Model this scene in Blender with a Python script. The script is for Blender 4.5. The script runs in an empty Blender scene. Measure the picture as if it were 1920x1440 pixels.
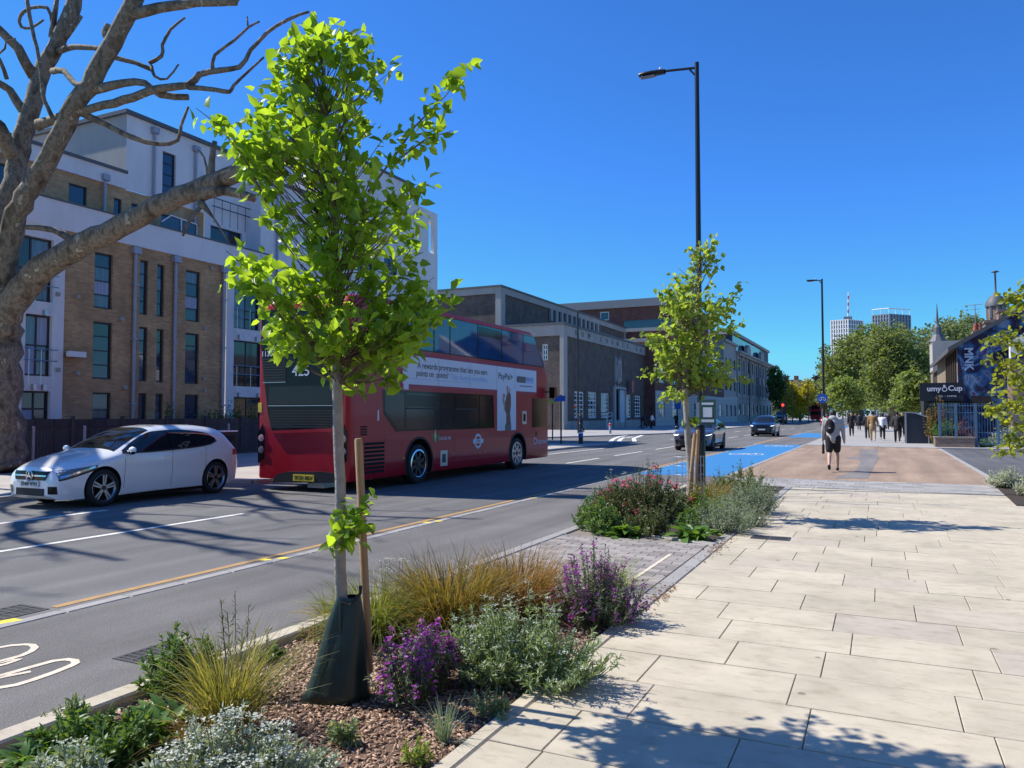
import bpy, bmesh, math, random
import numpy as np
from mathutils import Vector, Matrix
R = math.radians
random.seed(7); rng = np.random.default_rng(11)
scene = bpy.context.scene
COL = scene.collection
# ------------------------------------------------------------------ camera, sky, sun, exposure
FPX, CX0, CY0, CAMH = 1440.0, 960.0, 720.0, 1.62
YAW = math.atan((1650 - 960) / FPX); PITCH = math.atan((777 - 720) / FPX)
cd = bpy.data.cameras.new('camera'); cam = bpy.data.objects.new('camera', cd); COL.objects.link(cam)
cam.location = (0, 0, CAMH); cam.rotation_euler = (math.pi / 2 + PITCH, 0, YAW)
cd.sensor_width = 36; cd.lens = 36 * FPX / 1920; cd.clip_start = .05; cd.clip_end = 4000
scene.camera = cam
TOSUN = Vector((-.90, -.107, 1.0)).normalized()
ELEV = math.asin(TOSUN.z)
world = bpy.data.worlds.new('World'); scene.world = world; world.use_nodes = True
_nt = world.node_tree; _sky = _nt.nodes.new('ShaderNodeTexSky'); _sky.sky_type = 'NISHITA'
_sky.sun_disc = False; _sky.sun_elevation = ELEV; _sky.sun_rotation = math.atan2(TOSUN.x, TOSUN.y)
_sky.altitude = 2500; _sky.air_density = 1.0; _sky.dust_density = 0; _sky.ozone_density = 3.0
_gm = _nt.nodes.new('ShaderNodeGamma'); _gm.inputs['Gamma'].default_value = 1.0
_tn = _nt.nodes.new('ShaderNodeVectorMath'); _tn.operation = 'MULTIPLY'; _tn.inputs[1].default_value = (.46, 1.14, 1.95)
_bg = _nt.nodes['Background']; _bg.inputs['Strength'].default_value = .092
_nt.links.new(_sky.outputs[0], _gm.inputs['Color']); _nt.links.new(_gm.outputs[0], _tn.inputs[0]); _mn = _nt.nodes.new('ShaderNodeVectorMath'); _mn.operation = 'MINIMUM'; _mn.inputs[1].default_value = (8.2, 5.9, 8.2)
_nt.links.new(_tn.outputs[0], _mn.inputs[0]); _nt.links.new(_mn.outputs[0], _bg.inputs['Color'])
sd = bpy.data.lights.new('sun', 'SUN'); sun = bpy.data.objects.new('sun', sd); COL.objects.link(sun)
sd.energy = 5.0; sd.angle = R(.53); sd.color = (1, .95, .86)
sun.rotation_euler = (-TOSUN).to_track_quat('-Z', 'Y').to_euler(); sun.location = (-20, 0, 40)
vs = scene.view_settings; vs.view_transform = 'Standard'; vs.look = 'None'; vs.gamma = 1; vs.exposure = .35
vs.use_curve_mapping = False

# ------------------------------------------------------------------ pixel -> place helpers
_f = np.array([-math.sin(YAW) * math.cos(PITCH), math.cos(YAW) * math.cos(PITCH), math.sin(PITCH)])
_r = np.array([math.cos(YAW), math.sin(YAW), 0]); _u = np.cross(_r, _f); _C = np.array([0, 0, CAMH])
def ray(x, y): return _f + _r * (x - CX0) / FPX + _u * (CY0 - y) / FPX
def G(x, y, z=0.0):
    d = ray(x, y); return Vector(_C + d * ((z - CAMH) / d[2]))
def AX(x, y, X):
    d = ray(x, y); return Vector(_C + d * (X / d[0]))
def AY(x, y, Y):
    d = ray(x, y); return Vector(_C + d * (Y / d[1]))
def AD(x, y, D): return Vector(_C + ray(x, y) * D)

# ------------------------------------------------------------------ materials
def _new(name):
    m = bpy.data.materials.new(name); m.use_nodes = True; nt = m.node_tree
    return m, nt, nt.nodes, nt.links, nt.nodes['Principled BSDF']
def _n(nodes, t, **k):
    n = nodes.new(t)
    for a, b in k.items():
        if a.startswith('i_'): n.inputs[a[2:].replace('_', ' ')].default_value = b
        else: setattr(n, a, b)
    return n
def _ramp(nodes, stops):
    r = nodes.new('ShaderNodeValToRGB'); e = r.color_ramp.elements
    while len(e) < len(stops): e.new(.5)
    for i, (p, c) in enumerate(stops):
        e[i].position = p; e[i].color = (*c, 1) if len(c) == 3 else c
    return r
def c3(c, k=1.0): return tuple(min(1, x * k) for x in c)
def M(name, col, rough=.6, metal=0, var=.12, vs=3., bump=0, bs=60., spec=.5, coat=0, rnd=0, dirt=0, dirtc=(.05, .045, .04), ds=1.2, stretch=(1, 1, 1)):
    m, nt, N, L, b = _new(name)
    b.inputs['Roughness'].default_value = rough; b.inputs['Metallic'].default_value = metal
    b.inputs['Specular IOR Level'].default_value = spec; b.inputs['Coat Weight'].default_value = coat
    if coat: b.inputs['Coat Roughness'].default_value = .04
    tc = N.new('ShaderNodeTexCoord'); mp = N.new('ShaderNodeMapping'); mp.inputs['Scale'].default_value = stretch
    L.new(tc.outputs['Object'], mp.inputs['Vector'])
    n1 = _n(N, 'ShaderNodeTexNoise'); n1.inputs['Scale'].default_value = vs; n1.inputs['Detail'].default_value = 6
    n1.inputs['Roughness'].default_value = .65
    L.new(mp.outputs[0], n1.inputs['Vector'])
    rp = _ramp(N, [(.25, c3(col, 1 - var)), (.75, c3(col, 1 + var))]); L.new(n1.outputs['Fac'], rp.inputs[0])
    out = rp.outputs[0]
    if dirt:
        n2 = _n(N, 'ShaderNodeTexNoise'); n2.inputs['Scale'].default_value = ds; n2.inputs['Detail'].default_value = 9; n2.inputs['Roughness'].default_value = .7
        L.new(mp.outputs[0], n2.inputs['Vector'])
        r2 = _ramp(N, [(.45, (0, 0, 0)), (.75, (dirt, dirt, dirt))]); L.new(n2.outputs['Fac'], r2.inputs[0])
        mx = _n(N, 'ShaderNodeMix', data_type='RGBA'); L.new(r2.outputs[0], mx.inputs[0]); L.new(out, mx.inputs[6]); mx.inputs[7].default_value = (*dirtc, 1)
        out = mx.outputs[2]
    if rnd:
        oi = N.new('ShaderNodeObjectInfo'); h = N.new('ShaderNodeHueSaturation')
        mr = _n(N, 'ShaderNodeMapRange'); mr.inputs[3].default_value = 1 - rnd; mr.inputs[4].default_value = 1 + rnd
        L.new(oi.outputs['Random'], mr.inputs[0]); L.new(mr.outputs[0], h.inputs['Value']); L.new(out, h.inputs['Color']); out = h.outputs[0]
    L.new(out, b.inputs['Base Color'])
    if bump:
        n3 = _n(N, 'ShaderNodeTexNoise'); n3.inputs['Scale'].default_value = bs; n3.inputs['Detail'].default_value = 5
        L.new(mp.outputs[0], n3.inputs['Vector'])
        bp = N.new('ShaderNodeBump'); bp.inputs['Strength'].default_value = bump; bp.inputs['Distance'].default_value = .02
        L.new(n3.outputs['Fac'], bp.inputs['Height']); L.new(bp.outputs[0], b.inputs['Normal'])
    return m
def BRICK(name, c1, c2, mort, bw=.225, bh=.075, mo=.01, dirt=.25, bias=0.):
    m, nt, N, L, b = _new(name); b.inputs['Roughness'].default_value = .85
    g = N.new('ShaderNodeNewGeometry'); s = N.new('ShaderNodeSeparateXYZ'); L.new(g.outputs['Position'], s.inputs[0])
    ad = _n(N, 'ShaderNodeMath', operation='ADD'); L.new(s.outputs[0], ad.inputs[0]); L.new(s.outputs[1], ad.inputs[1])
    cb = N.new('ShaderNodeCombineXYZ'); L.new(ad.outputs[0], cb.inputs[0]); L.new(s.outputs[2], cb.inputs[1])
    t = N.new('ShaderNodeTexBrick'); L.new(cb.outputs[0], t.inputs['Vector'])
    t.inputs['Scale'].default_value = 1; t.inputs['Brick Width'].default_value = bw; t.inputs['Row Height'].default_value = bh
    t.inputs['Mortar Size'].default_value = mo; t.inputs['Bias'].default_value = bias
    t.inputs['Color1'].default_value = (*c1, 1); t.inputs['Color2'].default_value = (*c2, 1); t.inputs['Mortar'].default_value = (*mort, 1)
    n2 = _n(N, 'ShaderNodeTexNoise'); n2.inputs['Scale'].default_value = .9; n2.inputs['Detail'].default_value = 8
    L.new(g.outputs['Position'], n2.inputs['Vector'])
    r2 = _ramp(N, [(.3, (1 - dirt,) * 3), (.7, (1 + dirt * .4,) * 3)]); L.new(n2.outputs['Fac'], r2.inputs[0])
    mx = _n(N, 'ShaderNodeMix', data_type='RGBA', blend_type='MULTIPLY'); mx.inputs[0].default_value = 1
    L.new(t.outputs['Color'], mx.inputs[6]); L.new(r2.outputs[0], mx.inputs[7]); L.new(mx.outputs[2], b.inputs['Base Color'])
    bp = N.new('ShaderNodeBump'); bp.inputs['Strength'].default_value = .5; bp.inputs['Distance'].default_value = .01; bp.invert = True
    L.new(t.outputs['Fac'], bp.inputs['Height']); L.new(bp.outputs[0], b.inputs['Normal'])
    return m
def LEAF(name, col, col2=None, trans=.45, rough=.45, tint=(1.35, 1.25, .45), spec=.4):
    m, nt, N, L, b = _new(name); b.inputs['Roughness'].default_value = rough; b.inputs['Specular IOR Level'].default_value = spec
    col2 = col2 or c3(col, .55)
    g = N.new('ShaderNodeNewGeometry'); oi = N.new('ShaderNodeObjectInfo')
    ad = _n(N, 'ShaderNodeMath', operation='ADD'); L.new(g.outputs['Random Per Island'], ad.inputs[0]); L.new(oi.outputs['Random'], ad.inputs[1])
    fr = _n(N, 'ShaderNodeMath', operation='FRACT'); L.new(ad.outputs[0], fr.inputs[0])
    rp = _ramp(N, [(0, col2), (1, col)]); L.new(fr.outputs[0], rp.inputs[0]); L.new(rp.outputs[0], b.inputs['Base Color'])
    if trans:
        tr = N.new('ShaderNodeBsdfTranslucent'); mu = _n(N, 'ShaderNodeMix', data_type='RGBA', blend_type='MULTIPLY')
        mu.inputs[0].default_value = 1; L.new(rp.outputs[0], mu.inputs[6]); mu.inputs[7].default_value = (*tint, 1)
        mu2 = _n(N, 'ShaderNodeMix', data_type='RGBA', blend_type='MULTIPLY'); mu2.inputs[0].default_value = 1
        L.new(mu.outputs[2], mu2.inputs[6]); mu2.inputs[7].default_value = (1.6, 1.6, 1.6, 1); mu2.clamp_result = False
        L.new(mu2.outputs[2], tr.inputs['Color'])
        ms = N.new('ShaderNodeMixShader'); ms.inputs[0].default_value = trans
        L.new(b.outputs[0], ms.inputs[1]); L.new(tr.outputs[0], ms.inputs[2])
        L.new(ms.outputs[0], N['Material Output'].inputs['Surface'])
    return m
def GLASS(name, col=(.02, .03, .04), rough=.03, alpha=1.0, var=.3):
    m = M(name, col, rough, var=var, vs=.7, spec=.9)
    if alpha < 1:
        m.node_tree.nodes['Principled BSDF'].inputs['Alpha'].default_value = alpha
    return m
def EMIT(name, col, s=1.0):
    m, nt, N, L, b = _new(name); b.inputs['Base Color'].default_value = (*col, 1)
    b.inputs['Emission Color'].default_value = (*col, 1); b.inputs['Emission Strength'].default_value = s
    return m

# ------------------------------------------------------------------ object helpers
ORG = {}
def link(o):
    COL.objects.link(o); return o
def tag(o, label, cat=None, group=None, kind=None):
    if label: o['label'] = label
    if cat: o['category'] = cat
    if group: o['group'] = group
    if kind: o['kind'] = kind
    return o
def thing(name, label, cat, loc=(0, 0, 0), rotz=0, group=None, local=False):
    o = bpy.data.objects.new(name, None); link(o); o.empty_display_size = .2
    o.location = loc; o.rotation_euler = (0, 0, rotz); tag(o, label, cat, group)
    ORG[o.name] = Vector((0, 0, 0)) if local else Vector(loc)
    return o
def mobj(name, me, parent=None):
    o = bpy.data.objects.new(name, me); link(o)
    if parent is not None:
        o.parent = parent; ORG[o.name] = ORG[parent.name]
    return o
class MB:
    def __init__(s): s.v = []; s.f = []; s.mi = []
    def add(s, vs, fs, mi=0):
        k = len(s.v); s.v.extend([tuple(p) for p in vs]); s.f.extend([tuple(i + k for i in f) for f in fs]); s.mi.extend([mi] * len(fs)); return s
    def box(s, x0, x1, y0, y1, z0, z1, mi=0):
        if x0 > x1: x0, x1 = x1, x0
        if y0 > y1: y0, y1 = y1, y0
        if z0 > z1: z0, z1 = z1, z0
        return s.add([(x0, y0, z0), (x1, y0, z0), (x1, y1, z0), (x0, y1, z0), (x0, y0, z1), (x1, y0, z1), (x1, y1, z1), (x0, y1, z1)],
                     [(3, 2, 1, 0), (4, 5, 6, 7), (0, 1, 5, 4), (1, 2, 6, 5), (2, 3, 7, 6), (3, 0, 4, 7)], mi)
    def cbox(s, x0, x1, y0, y1, z0, z1, c=.01, mi=0):      # box with chamfered top edge
        t = z1 - c
        vs = [(x0, y0, z0), (x1, y0, z0), (x1, y1, z0), (x0, y1, z0), (x0, y0, t), (x1, y0, t), (x1, y1, t), (x0, y1, t),
              (x0 + c, y0 + c, z1), (x1 - c, y0 + c, z1), (x1 - c, y1 - c, z1), (x0 + c, y1 - c, z1)]
        fs = [(0, 1, 5, 4), (1, 2, 6, 5), (2, 3, 7, 6), (3, 0, 4, 7), (4, 5, 9, 8), (5, 6, 10, 9), (6, 7, 11, 10), (7, 4, 8, 11), (8, 9, 10, 11), (3, 2, 1, 0)]
        return s.add(vs, fs, mi)
    def prism(s, poly, z0, z1, mi=0, axis='z'):
        n = len(poly)
        if axis == 'z': A = [(p[0], p[1], z0) for p in poly] + [(p[0], p[1], z1) for p in poly]
        elif axis == 'x': A = [(z0, p[0], p[1]) for p in poly] + [(z1, p[0], p[1]) for p in poly]
        else: A = [(p[0], z0, p[1]) for p in poly] + [(p[0], z1, p[1]) for p in poly]
        fs = [tuple(range(n))[::-1], tuple(range(n, 2 * n))] + [(i, (i + 1) % n, n + (i + 1) % n, n + i) for i in range(n)]
        return s.add(A, fs, mi)
    def tube(s, pts, rad, n=8, cap=True, mi=0):
        pts = [Vector(p) for p in pts]; m = len(pts)
        if not hasattr(rad, '__len__'): rad = [rad] * m
        ref = None; V = []; F = []
        for i, p in enumerate(pts):
            t = (pts[min(i + 1, m - 1)] - pts[max(i - 1, 0)])
            t = t.normalized() if t.length > 1e-9 else Vector((0, 0, 1))
            if ref is None:
                ref = t.cross(Vector((0, 0, 1)));
                if ref.length < .1: ref = t.cross(Vector((1, 0, 0)))
            a = (ref - t * ref.dot(t)).normalized(); b = t.cross(a); ref = a
            for k in range(n):
                w = 2 * math.pi * k / n; V.append(p + (a * math.cos(w) + b * math.sin(w)) * rad[i])
        for i in range(m - 1):
            for k in range(n):
                k2 = (k + 1) % n; F.append((i * n + k, i * n + k2, (i + 1) * n + k2, (i + 1) * n + k))
        if cap: F.append(tuple(range(n))[::-1]); F.append(tuple((m - 1) * n + k for k in range(n)))
        return s.add(V, F, mi)
    def capsule(s, p0, r0, p1, r1, n=10):
        p0 = Vector(p0); p1 = Vector(p1); d = (p1 - p0); d = d.normalized() if d.length > 1e-6 else Vector((0, 0, 1))
        P = []; Q = []
        for a in (-80, -55, -25): P.append(p0 + d * r0 * math.sin(R(a))); Q.append(r0 * math.cos(R(a)))
        P += [p0, p1]; Q += [r0, r1]
        for a in (25, 55, 80): P.append(p1 + d * r1 * math.sin(R(a))); Q.append(r1 * math.cos(R(a)))
        return s.tube(P, Q, n)
    def ell(s, c, r, n=12, mi=0):
        V = []; F = []; m = n // 2 + 1
        for i in range(m):
            a = math.pi * i / (m - 1)
            for k in range(n):
                w = 2 * math.pi * k / n
                V.append((c[0] + r[0] * math.sin(a) * math.cos(w), c[1] + r[1] * math.sin(a) * math.sin(w), c[2] + r[2] * math.cos(a)))
        for i in range(m - 1):
            for k in range(n): F.append((i * n + k, (i + 1) * n + k, (i + 1) * n + (k + 1) % n, i * n + (k + 1) % n))
        return s.add(V, F, mi)
    def lathe(s, prof, c, axis='x', n=28, mi=0, closed=False):   # prof: (radius, along)
        V = []; F = []; m = len(prof)
        for (r, a) in prof:
            for k in range(n):
                w = 2 * math.pi * k / n; p, q = r * math.cos(w), r * math.sin(w)
                V.append({'x': (c[0] + a, c[1] + p, c[2] + q), 'y': (c[0] + p, c[1] + a, c[2] + q), 'z': (c[0] + p, c[1] + q, c[2] + a)}[axis])
        for i in range(m if closed else m - 1):
            j = (i + 1) % m
            for k in range(n): F.append((i * n + k, i * n + (k + 1) % n, j * n + (k + 1) % n, j * n + k))
        return s.add(V, F, mi)
    def grid(s, P, mi=0):                                         # P[i][j] points
        a = len(P); b = len(P[0]); V = [p for r in P for p in r]
        F = [(i * b + j, i * b + j + 1, (i + 1) * b + j + 1, (i + 1) * b + j) for i in range(a - 1) for j in range(b - 1)]
        return s.add(V, F, mi)
    def mesh(s, name, off=(0, 0, 0), smooth=False, fix=True):
        me = bpy.data.meshes.new(name); o = Vector(off)
        me.from_pydata([(x - o[0], y - o[1], z - o[2]) for x, y, z in s.v], [], s.f)
        if any(s.mi): me.polygons.foreach_set('material_index', s.mi)
        if fix:
            bm = bmesh.new(); bm.from_mesh(me); bmesh.ops.recalc_face_normals(bm, faces=bm.faces); bm.to_mesh(me); bm.free()
        if smooth: me.polygons.foreach_set('use_smooth', [True] * len(me.polygons))
        me.update(); return me
    def build(s, name, mats, parent=None, smooth=False, origin=None, label=None, cat=None, group=None, kind=None, fix=True):
        off = ORG[parent.name] if parent is not None else Vector(origin or (0, 0, 0))
        me = s.mesh(name, off, smooth, fix)
        for m in (mats if isinstance(mats, (list, tuple)) else [mats]): me.materials.append(m)
        o = mobj(name, me, parent)
        if parent is None: o.location = off; ORG[o.name] = off
        tag(o, label, cat, group, kind); return o
def smooth_angle(o, ang=40):
    me = o.data; me.polygons.foreach_set('use_smooth', [True] * len(me.polygons))
    bm = bmesh.new(); bm.from_mesh(me)
    for e in bm.edges:
        e.smooth = not (len(e.link_faces) == 2 and (e.calc_face_angle(0) > R(ang) or max(len(f.verts) for f in e.link_faces) > 10))
    bm.to_mesh(me); bm.free()
def npmesh(name, V, F, mats, parent=None, origin=None, midx=None, label=None, cat=None, group=None, kind=None, smooth=False):
    off = ORG[parent.name] if parent is not None else Vector(origin or (0, 0, 0))
    V = np.asarray(V, float) - np.array(off); me = bpy.data.meshes.new(name)
    F = np.asarray(F); k = F.shape[1]
    me.vertices.add(len(V)); me.vertices.foreach_set('co', V.ravel())
    me.loops.add(F.size); me.loops.foreach_set('vertex_index', F.ravel().astype(np.int32))
    me.polygons.add(len(F)); me.polygons.foreach_set('loop_start', np.arange(0, F.size, k, dtype=np.int32))
    if midx is not None: me.polygons.foreach_set('material_index', np.asarray(midx, np.int32))
    if smooth: me.polygons.foreach_set('use_smooth', np.ones(len(F), bool))
    me.update(calc_edges=True); me.validate()
    for m in (mats if isinstance(mats, (list, tuple)) else [mats]): me.materials.append(m)
    o = mobj(name, me, parent)
    if parent is None: o.location = off; ORG[o.name] = off
    tag(o, label, cat, group, kind); return o
def share(name, me, parent, loc, rotz=0, scale=None, rot=None):     # a further piece that shares mesh data; loc in world
    o = bpy.data.objects.new(name, me); COL.objects.link(o); o.parent = parent
    o.location = Vector(loc) - ORG[parent.name]; o.rotation_euler = rot if rot else (0, 0, rotz)
    if scale: o.scale = scale
    ORG[o.name] = ORG[parent.name]; return o
_scratch = bpy.data.scenes.new('scratch')
def evalmesh(o, *also):
    for q in (o, *also): _scratch.collection.objects.link(q)
    with bpy.context.temp_override(scene=_scratch, view_layer=_scratch.view_layers[0]): dg = bpy.context.evaluated_depsgraph_get()
    me = bpy.data.meshes.new_from_object(o.evaluated_get(dg))
    for q in (o, *also): _scratch.collection.objects.unlink(q)
    return me
_FONT = {}
def text(name, body, mat, parent, loc, size, face='+x', depth=.003, align='CENTER', bold=0, sx=1.0, label=None, fit=None):
    cu = bpy.data.curves.new(name, 'FONT'); cu.body = body; cu.size = size; cu.align_x = align; cu.align_y = 'CENTER'
    cu.extrude = depth; cu.offset = bold; cu.resolution_u = 3
    t = bpy.data.objects.new('tmp_text', cu); COL.objects.link(t)
    me = evalmesh(t); bpy.data.objects.remove(t); bpy.data.curves.remove(cu)
    rot = {'+x': Matrix(((0, 0, 1), (1, 0, 0), (0, 1, 0))), '-y': Matrix(((1, 0, 0), (0, 0, -1), (0, 1, 0))),
           '+y': Matrix(((-1, 0, 0), (0, 0, 1), (0, 1, 0))), '+z': Matrix.Identity(3)}[face] if isinstance(face, str) else face
    if fit:
        xs = [v.co.x for v in me.vertices]; sx = fit / max(1e-6, max(xs) - min(xs))
    me.transform(Matrix.Diagonal((sx, 1, 1, 1))); me.transform(rot.to_4x4())
    off = ORG[parent.name] if parent is not None else Vector((0, 0, 0))
    me.transform(Matrix.Translation(Vector(loc) - off)); me.materials.clear(); me.materials.append(mat)
    o = mobj(name, me, parent); tag(o, label); return o
def wall(mb, face, c, a0, a1, z0, z1, holes=(), depth=.12, mi=0):
    """wall rectangle with real openings; face 'x': plane X=c facing +X, a = Y ; face '-y': plane Y=c facing -Y, a = X"""
    holes = [h for h in holes if h[0] >= a0 - 1e-6 and h[1] <= a1 + 1e-6 and h[2] >= z0 - 1e-6 and h[3] <= z1 + 1e-6]
    As = sorted({a0, a1, *[v for h in holes for v in h[:2] if a0 < v < a1]}); Zs = sorted({z0, z1, *[v for h in holes for v in h[2:4] if z0 < v < z1]})
    sgn = -1 if face == 'x' else 1
    P = (lambda a, z, d=0: (c + sgn * d, a, z)) if face == 'x' else (lambda a, z, d=0: (a, c + sgn * d, z))
    for i in range(len(As) - 1):
        for j in range(len(Zs) - 1):
            am, zm = (As[i] + As[i + 1]) / 2, (Zs[j] + Zs[j + 1]) / 2
            if any(h[0] < am < h[1] and h[2] < zm < h[3] for h in holes): continue
            mb.add([P(As[i], Zs[j]), P(As[i + 1], Zs[j]), P(As[i + 1], Zs[j + 1]), P(As[i], Zs[j + 1])], [(0, 1, 2, 3)], mi)
    for h in holes:
        p = [(h[0], h[2]), (h[1], h[2]), (h[1], h[3]), (h[0], h[3])]
        for k in range(4):
            q, w = p[k], p[(k + 1) % 4]
            mb.add([P(*q), P(*w), P(*w, depth), P(*q, depth)], [(0, 1, 2, 3)], mi)
def window(parent, face, c, a0, a1, z0, z1, cols=1, rows=1, fm=None, gm=None, fw=.05, depth=.1, bar=.03, name='window', panes=True):
    """frame mesh (part) with one pane (sub-part) per light, set back in the reveal"""
    sgn = -1 if face == 'x' else 1
    d0, d1 = c + sgn * (depth - .05), c + sgn * depth
    def B(mb, x0, x1, y0, y1, e0=d0, e1=d1):
        mb.box(e0, e1, x0, x1, y0, y1) if face == 'x' else mb.box(x0, x1, e0, e1, y0, y1)
    mb = MB()
    B(mb, a0, a0 + fw, z0, z1); B(mb, a1 - fw, a1, z0, z1); B(mb, a0 + fw, a1 - fw, z0, z0 + fw); B(mb, a0 + fw, a1 - fw, z1 - fw, z1)
    e = c + sgn * (depth - .04)
    for i in range(1, cols):
        x = a0 + (a1 - a0) * i / cols; B(mb, x - bar / 2, x + bar / 2, z0 + fw, z1 - fw, e)
    for j in range(1, rows):
        y = z0 + (z1 - z0) * j / rows; B(mb, a0 + fw, a1 - fw, y - bar / 2, y + bar / 2, c + sgn * (depth - .037))
    f = mb.build(name, fm, parent)
    g0, g1 = c + sgn * (depth - .015), c + sgn * (depth + .005)
    if panes:
        for i in range(cols):
            for j in range(rows):
                p = MB(); w = (a1 - a0 - 2 * fw) / cols; h = (z1 - z0 - 2 * fw) / rows
                B(p, a0 + fw + i * w, a0 + fw + (i + 1) * w, z0 + fw + j * h, z0 + fw + (j + 1) * h, g0, g1)
                p.build('pane', random.choice(gm) if isinstance(gm, list) else gm, f)
    else:
        p = MB(); B(p, a0 + fw, a1 - fw, z0 + fw, z1 - fw, g0, g1); p.build('pane', gm, f)
    return f
def sheet(name, pts, z, m, parent=None, kind='structure', thick=0, label=None):
    mb = MB(); n = len(pts)
    if thick: mb.prism([(p[0], p[1]) for p in pts], z - thick, z)
    else: mb.add([(p[0], p[1], z) for p in pts], [tuple(range(n))])
    o = mb.build(name, m, parent, kind=None if parent else kind, label=label)
    return o
# ------------------------------------------------------------------ shared materials
def ASPHALT(name, c, sp=.5, scale=220):
    m, nt, N, L, b = _new(name); b.inputs['Roughness'].default_value = .88; b.inputs['Specular IOR Level'].default_value = .35
    g = N.new('ShaderNodeNewGeometry')
    def nz(s, d=4, r=.6):
        n = N.new('ShaderNodeTexNoise'); n.inputs['Scale'].default_value = s; n.inputs['Detail'].default_value = d; n.inputs['Roughness'].default_value = r
        L.new(g.outputs['Position'], n.inputs['Vector']); return n
    a = nz(.35, 8, .7); f = nz(scale, 2); v = N.new('ShaderNodeTexVoronoi'); v.inputs['Scale'].default_value = 95; L.new(g.outputs['Position'], v.inputs['Vector'])
    r1 = _ramp(N, [(.3, c3(c, .8)), (.7, c3(c, 1.2))]); L.new(a.outputs['Fac'], r1.inputs[0])
    r2 = _ramp(N, [(.3, (1 - sp,) * 3), (.72, (1 + sp * .9,) * 3)]); L.new(f.outputs['Fac'], r2.inputs[0])
    mx = _n(N, 'ShaderNodeMix', data_type='RGBA', blend_type='MULTIPLY'); mx.inputs[0].default_value = 1
    L.new(r1.outputs[0], mx.inputs[6]); L.new(r2.outputs[0], mx.inputs[7])
    # long oily tyre stains along the carriageway
    mp = N.new('ShaderNodeMapping'); mp.inputs['Scale'].default_value = (1.3, .09, 1); L.new(g.outputs['Position'], mp.inputs[0])
    st = N.new('ShaderNodeTexNoise'); st.inputs['Scale'].default_value = 1.5; st.inputs['Detail'].default_value = 7; L.new(mp.outputs[0], st.inputs['Vector'])
    r3 = _ramp(N, [(.35, (.78,) * 3), (.65, (1.08,) * 3)]); L.new(st.outputs['Fac'], r3.inputs[0])
    m2 = _n(N, 'ShaderNodeMix', data_type='RGBA', blend_type='MULTIPLY'); m2.inputs[0].default_value = 1
    L.new(mx.outputs[2], m2.inputs[6]); L.new(r3.outputs[0], m2.inputs[7]); L.new(m2.outputs[2], b.inputs['Base Color'])
    bp = N.new('ShaderNodeBump'); bp.inputs['Strength'].default_value = .55; bp.inputs['Distance'].default_value = .006
    L.new(v.outputs['Distance'], bp.inputs['Height']); L.new(bp.outputs[0], b.inputs['Normal'])
    return m
def SLAB(name, c, spots=True):
    m, nt, N, L, b = _new(name); b.inputs['Roughness'].default_value = .8; b.inputs['Specular IOR Level'].default_value = .3
    g = N.new('ShaderNodeNewGeometry'); oi = N.new('ShaderNodeObjectInfo')
    def nz(s, d=6, r=.65, st=None):
        n = N.new('ShaderNodeTexNoise'); n.inputs['Scale'].default_value = s; n.inputs['Detail'].default_value = d; n.inputs['Roughness'].default_value = r
        if st:
            mp = N.new('ShaderNodeMapping'); mp.inputs['Scale'].default_value = st; L.new(g.outputs['Position'], mp.inputs[0]); L.new(mp.outputs[0], n.inputs['Vector'])
        else: L.new(g.outputs['Position'], n.inputs['Vector'])
        return n
    def mul(a, r):
        mx = _n(N, 'ShaderNodeMix', data_type='RGBA', blend_type='MULTIPLY'); mx.inputs[0].default_value = 1
        L.new(a, mx.inputs[6]); L.new(r, mx.inputs[7]); return mx.outputs[2]
    tone = _ramp(N, [(0, c3(c, .93)), (.55, c), (.8, c3(c, 1.06)), (.88, (c[0] * .97, c[1] * .96, c[2] * 1.0)), (.94, (c[0] * .94, c[1] * .925, c[2] * .97)), (1, (c[0] * .9, c[1] * .885, c[2] * .95))])
    L.new(oi.outputs['Random'], tone.inputs[0]); out = tone.outputs[0]
    n1 = nz(1.6, 8); r1 = _ramp(N, [(.3, (.80, .80, .79)), (.62, (1.04, 1.04, 1.04))]); L.new(n1.outputs['Fac'], r1.inputs[0]); out = mul(out, r1.outputs[0])
    n2 = nz(5, 8, .7, (1, 2.2, 1)); r2 = _ramp(N, [(.32, (.80, .78, .75)), (.5, (1, 1, 1))]); L.new(n2.outputs['Fac'], r2.inputs[0]); out = mul(out, r2.outputs[0])
    n3 = nz(160, 2); r3 = _ramp(N, [(.3, (.93,) * 3), (.7, (1.05,) * 3)]); L.new(n3.outputs['Fac'], r3.inputs[0]); out = mul(out, r3.outputs[0])
    if spots:
        v = N.new('ShaderNodeTexVoronoi'); v.inputs['Scale'].default_value = 3.1; v.inputs['Randomness'].default_value = 1; L.new(g.outputs['Position'], v.inputs['Vector'])
        s1 = _ramp(N, [(.06, (.40, .38, .36)), (.09, (1, 1, 1))]); L.new(v.outputs['Distance'], s1.inputs[0])
        wn = nz(1.1, 3); s2 = _ramp(N, [(.46, (0,) * 3), (.52, (1,) * 3)]); L.new(wn.outputs['Fac'], s2.inputs[0])
        mx = _n(N, 'ShaderNodeMix', data_type='RGBA'); L.new(s2.outputs[0], mx.inputs[0]); mx.inputs[6].default_value = (1, 1, 1, 1); L.new(s1.outputs[0], mx.inputs[7])
        out = mul(out, mx.outputs[2])
    L.new(out, b.inputs['Base Color'])
    bp = N.new('ShaderNodeBump'); bp.inputs['Strength'].default_value = .25; bp.inputs['Distance'].default_value = .004
    L.new(n3.outputs['Fac'], bp.inputs['Height']); L.new(bp.outputs[0], b.inputs['Normal'])
    return m
m_road = ASPHALT('asphalt_road', (.168, .163, .160), .6)
m_track = ASPHALT('asphalt_track', (.172, .162, .155), .45)
m_side = ASPHALT('asphalt_side', (.13, .13, .135), .4)
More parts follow.
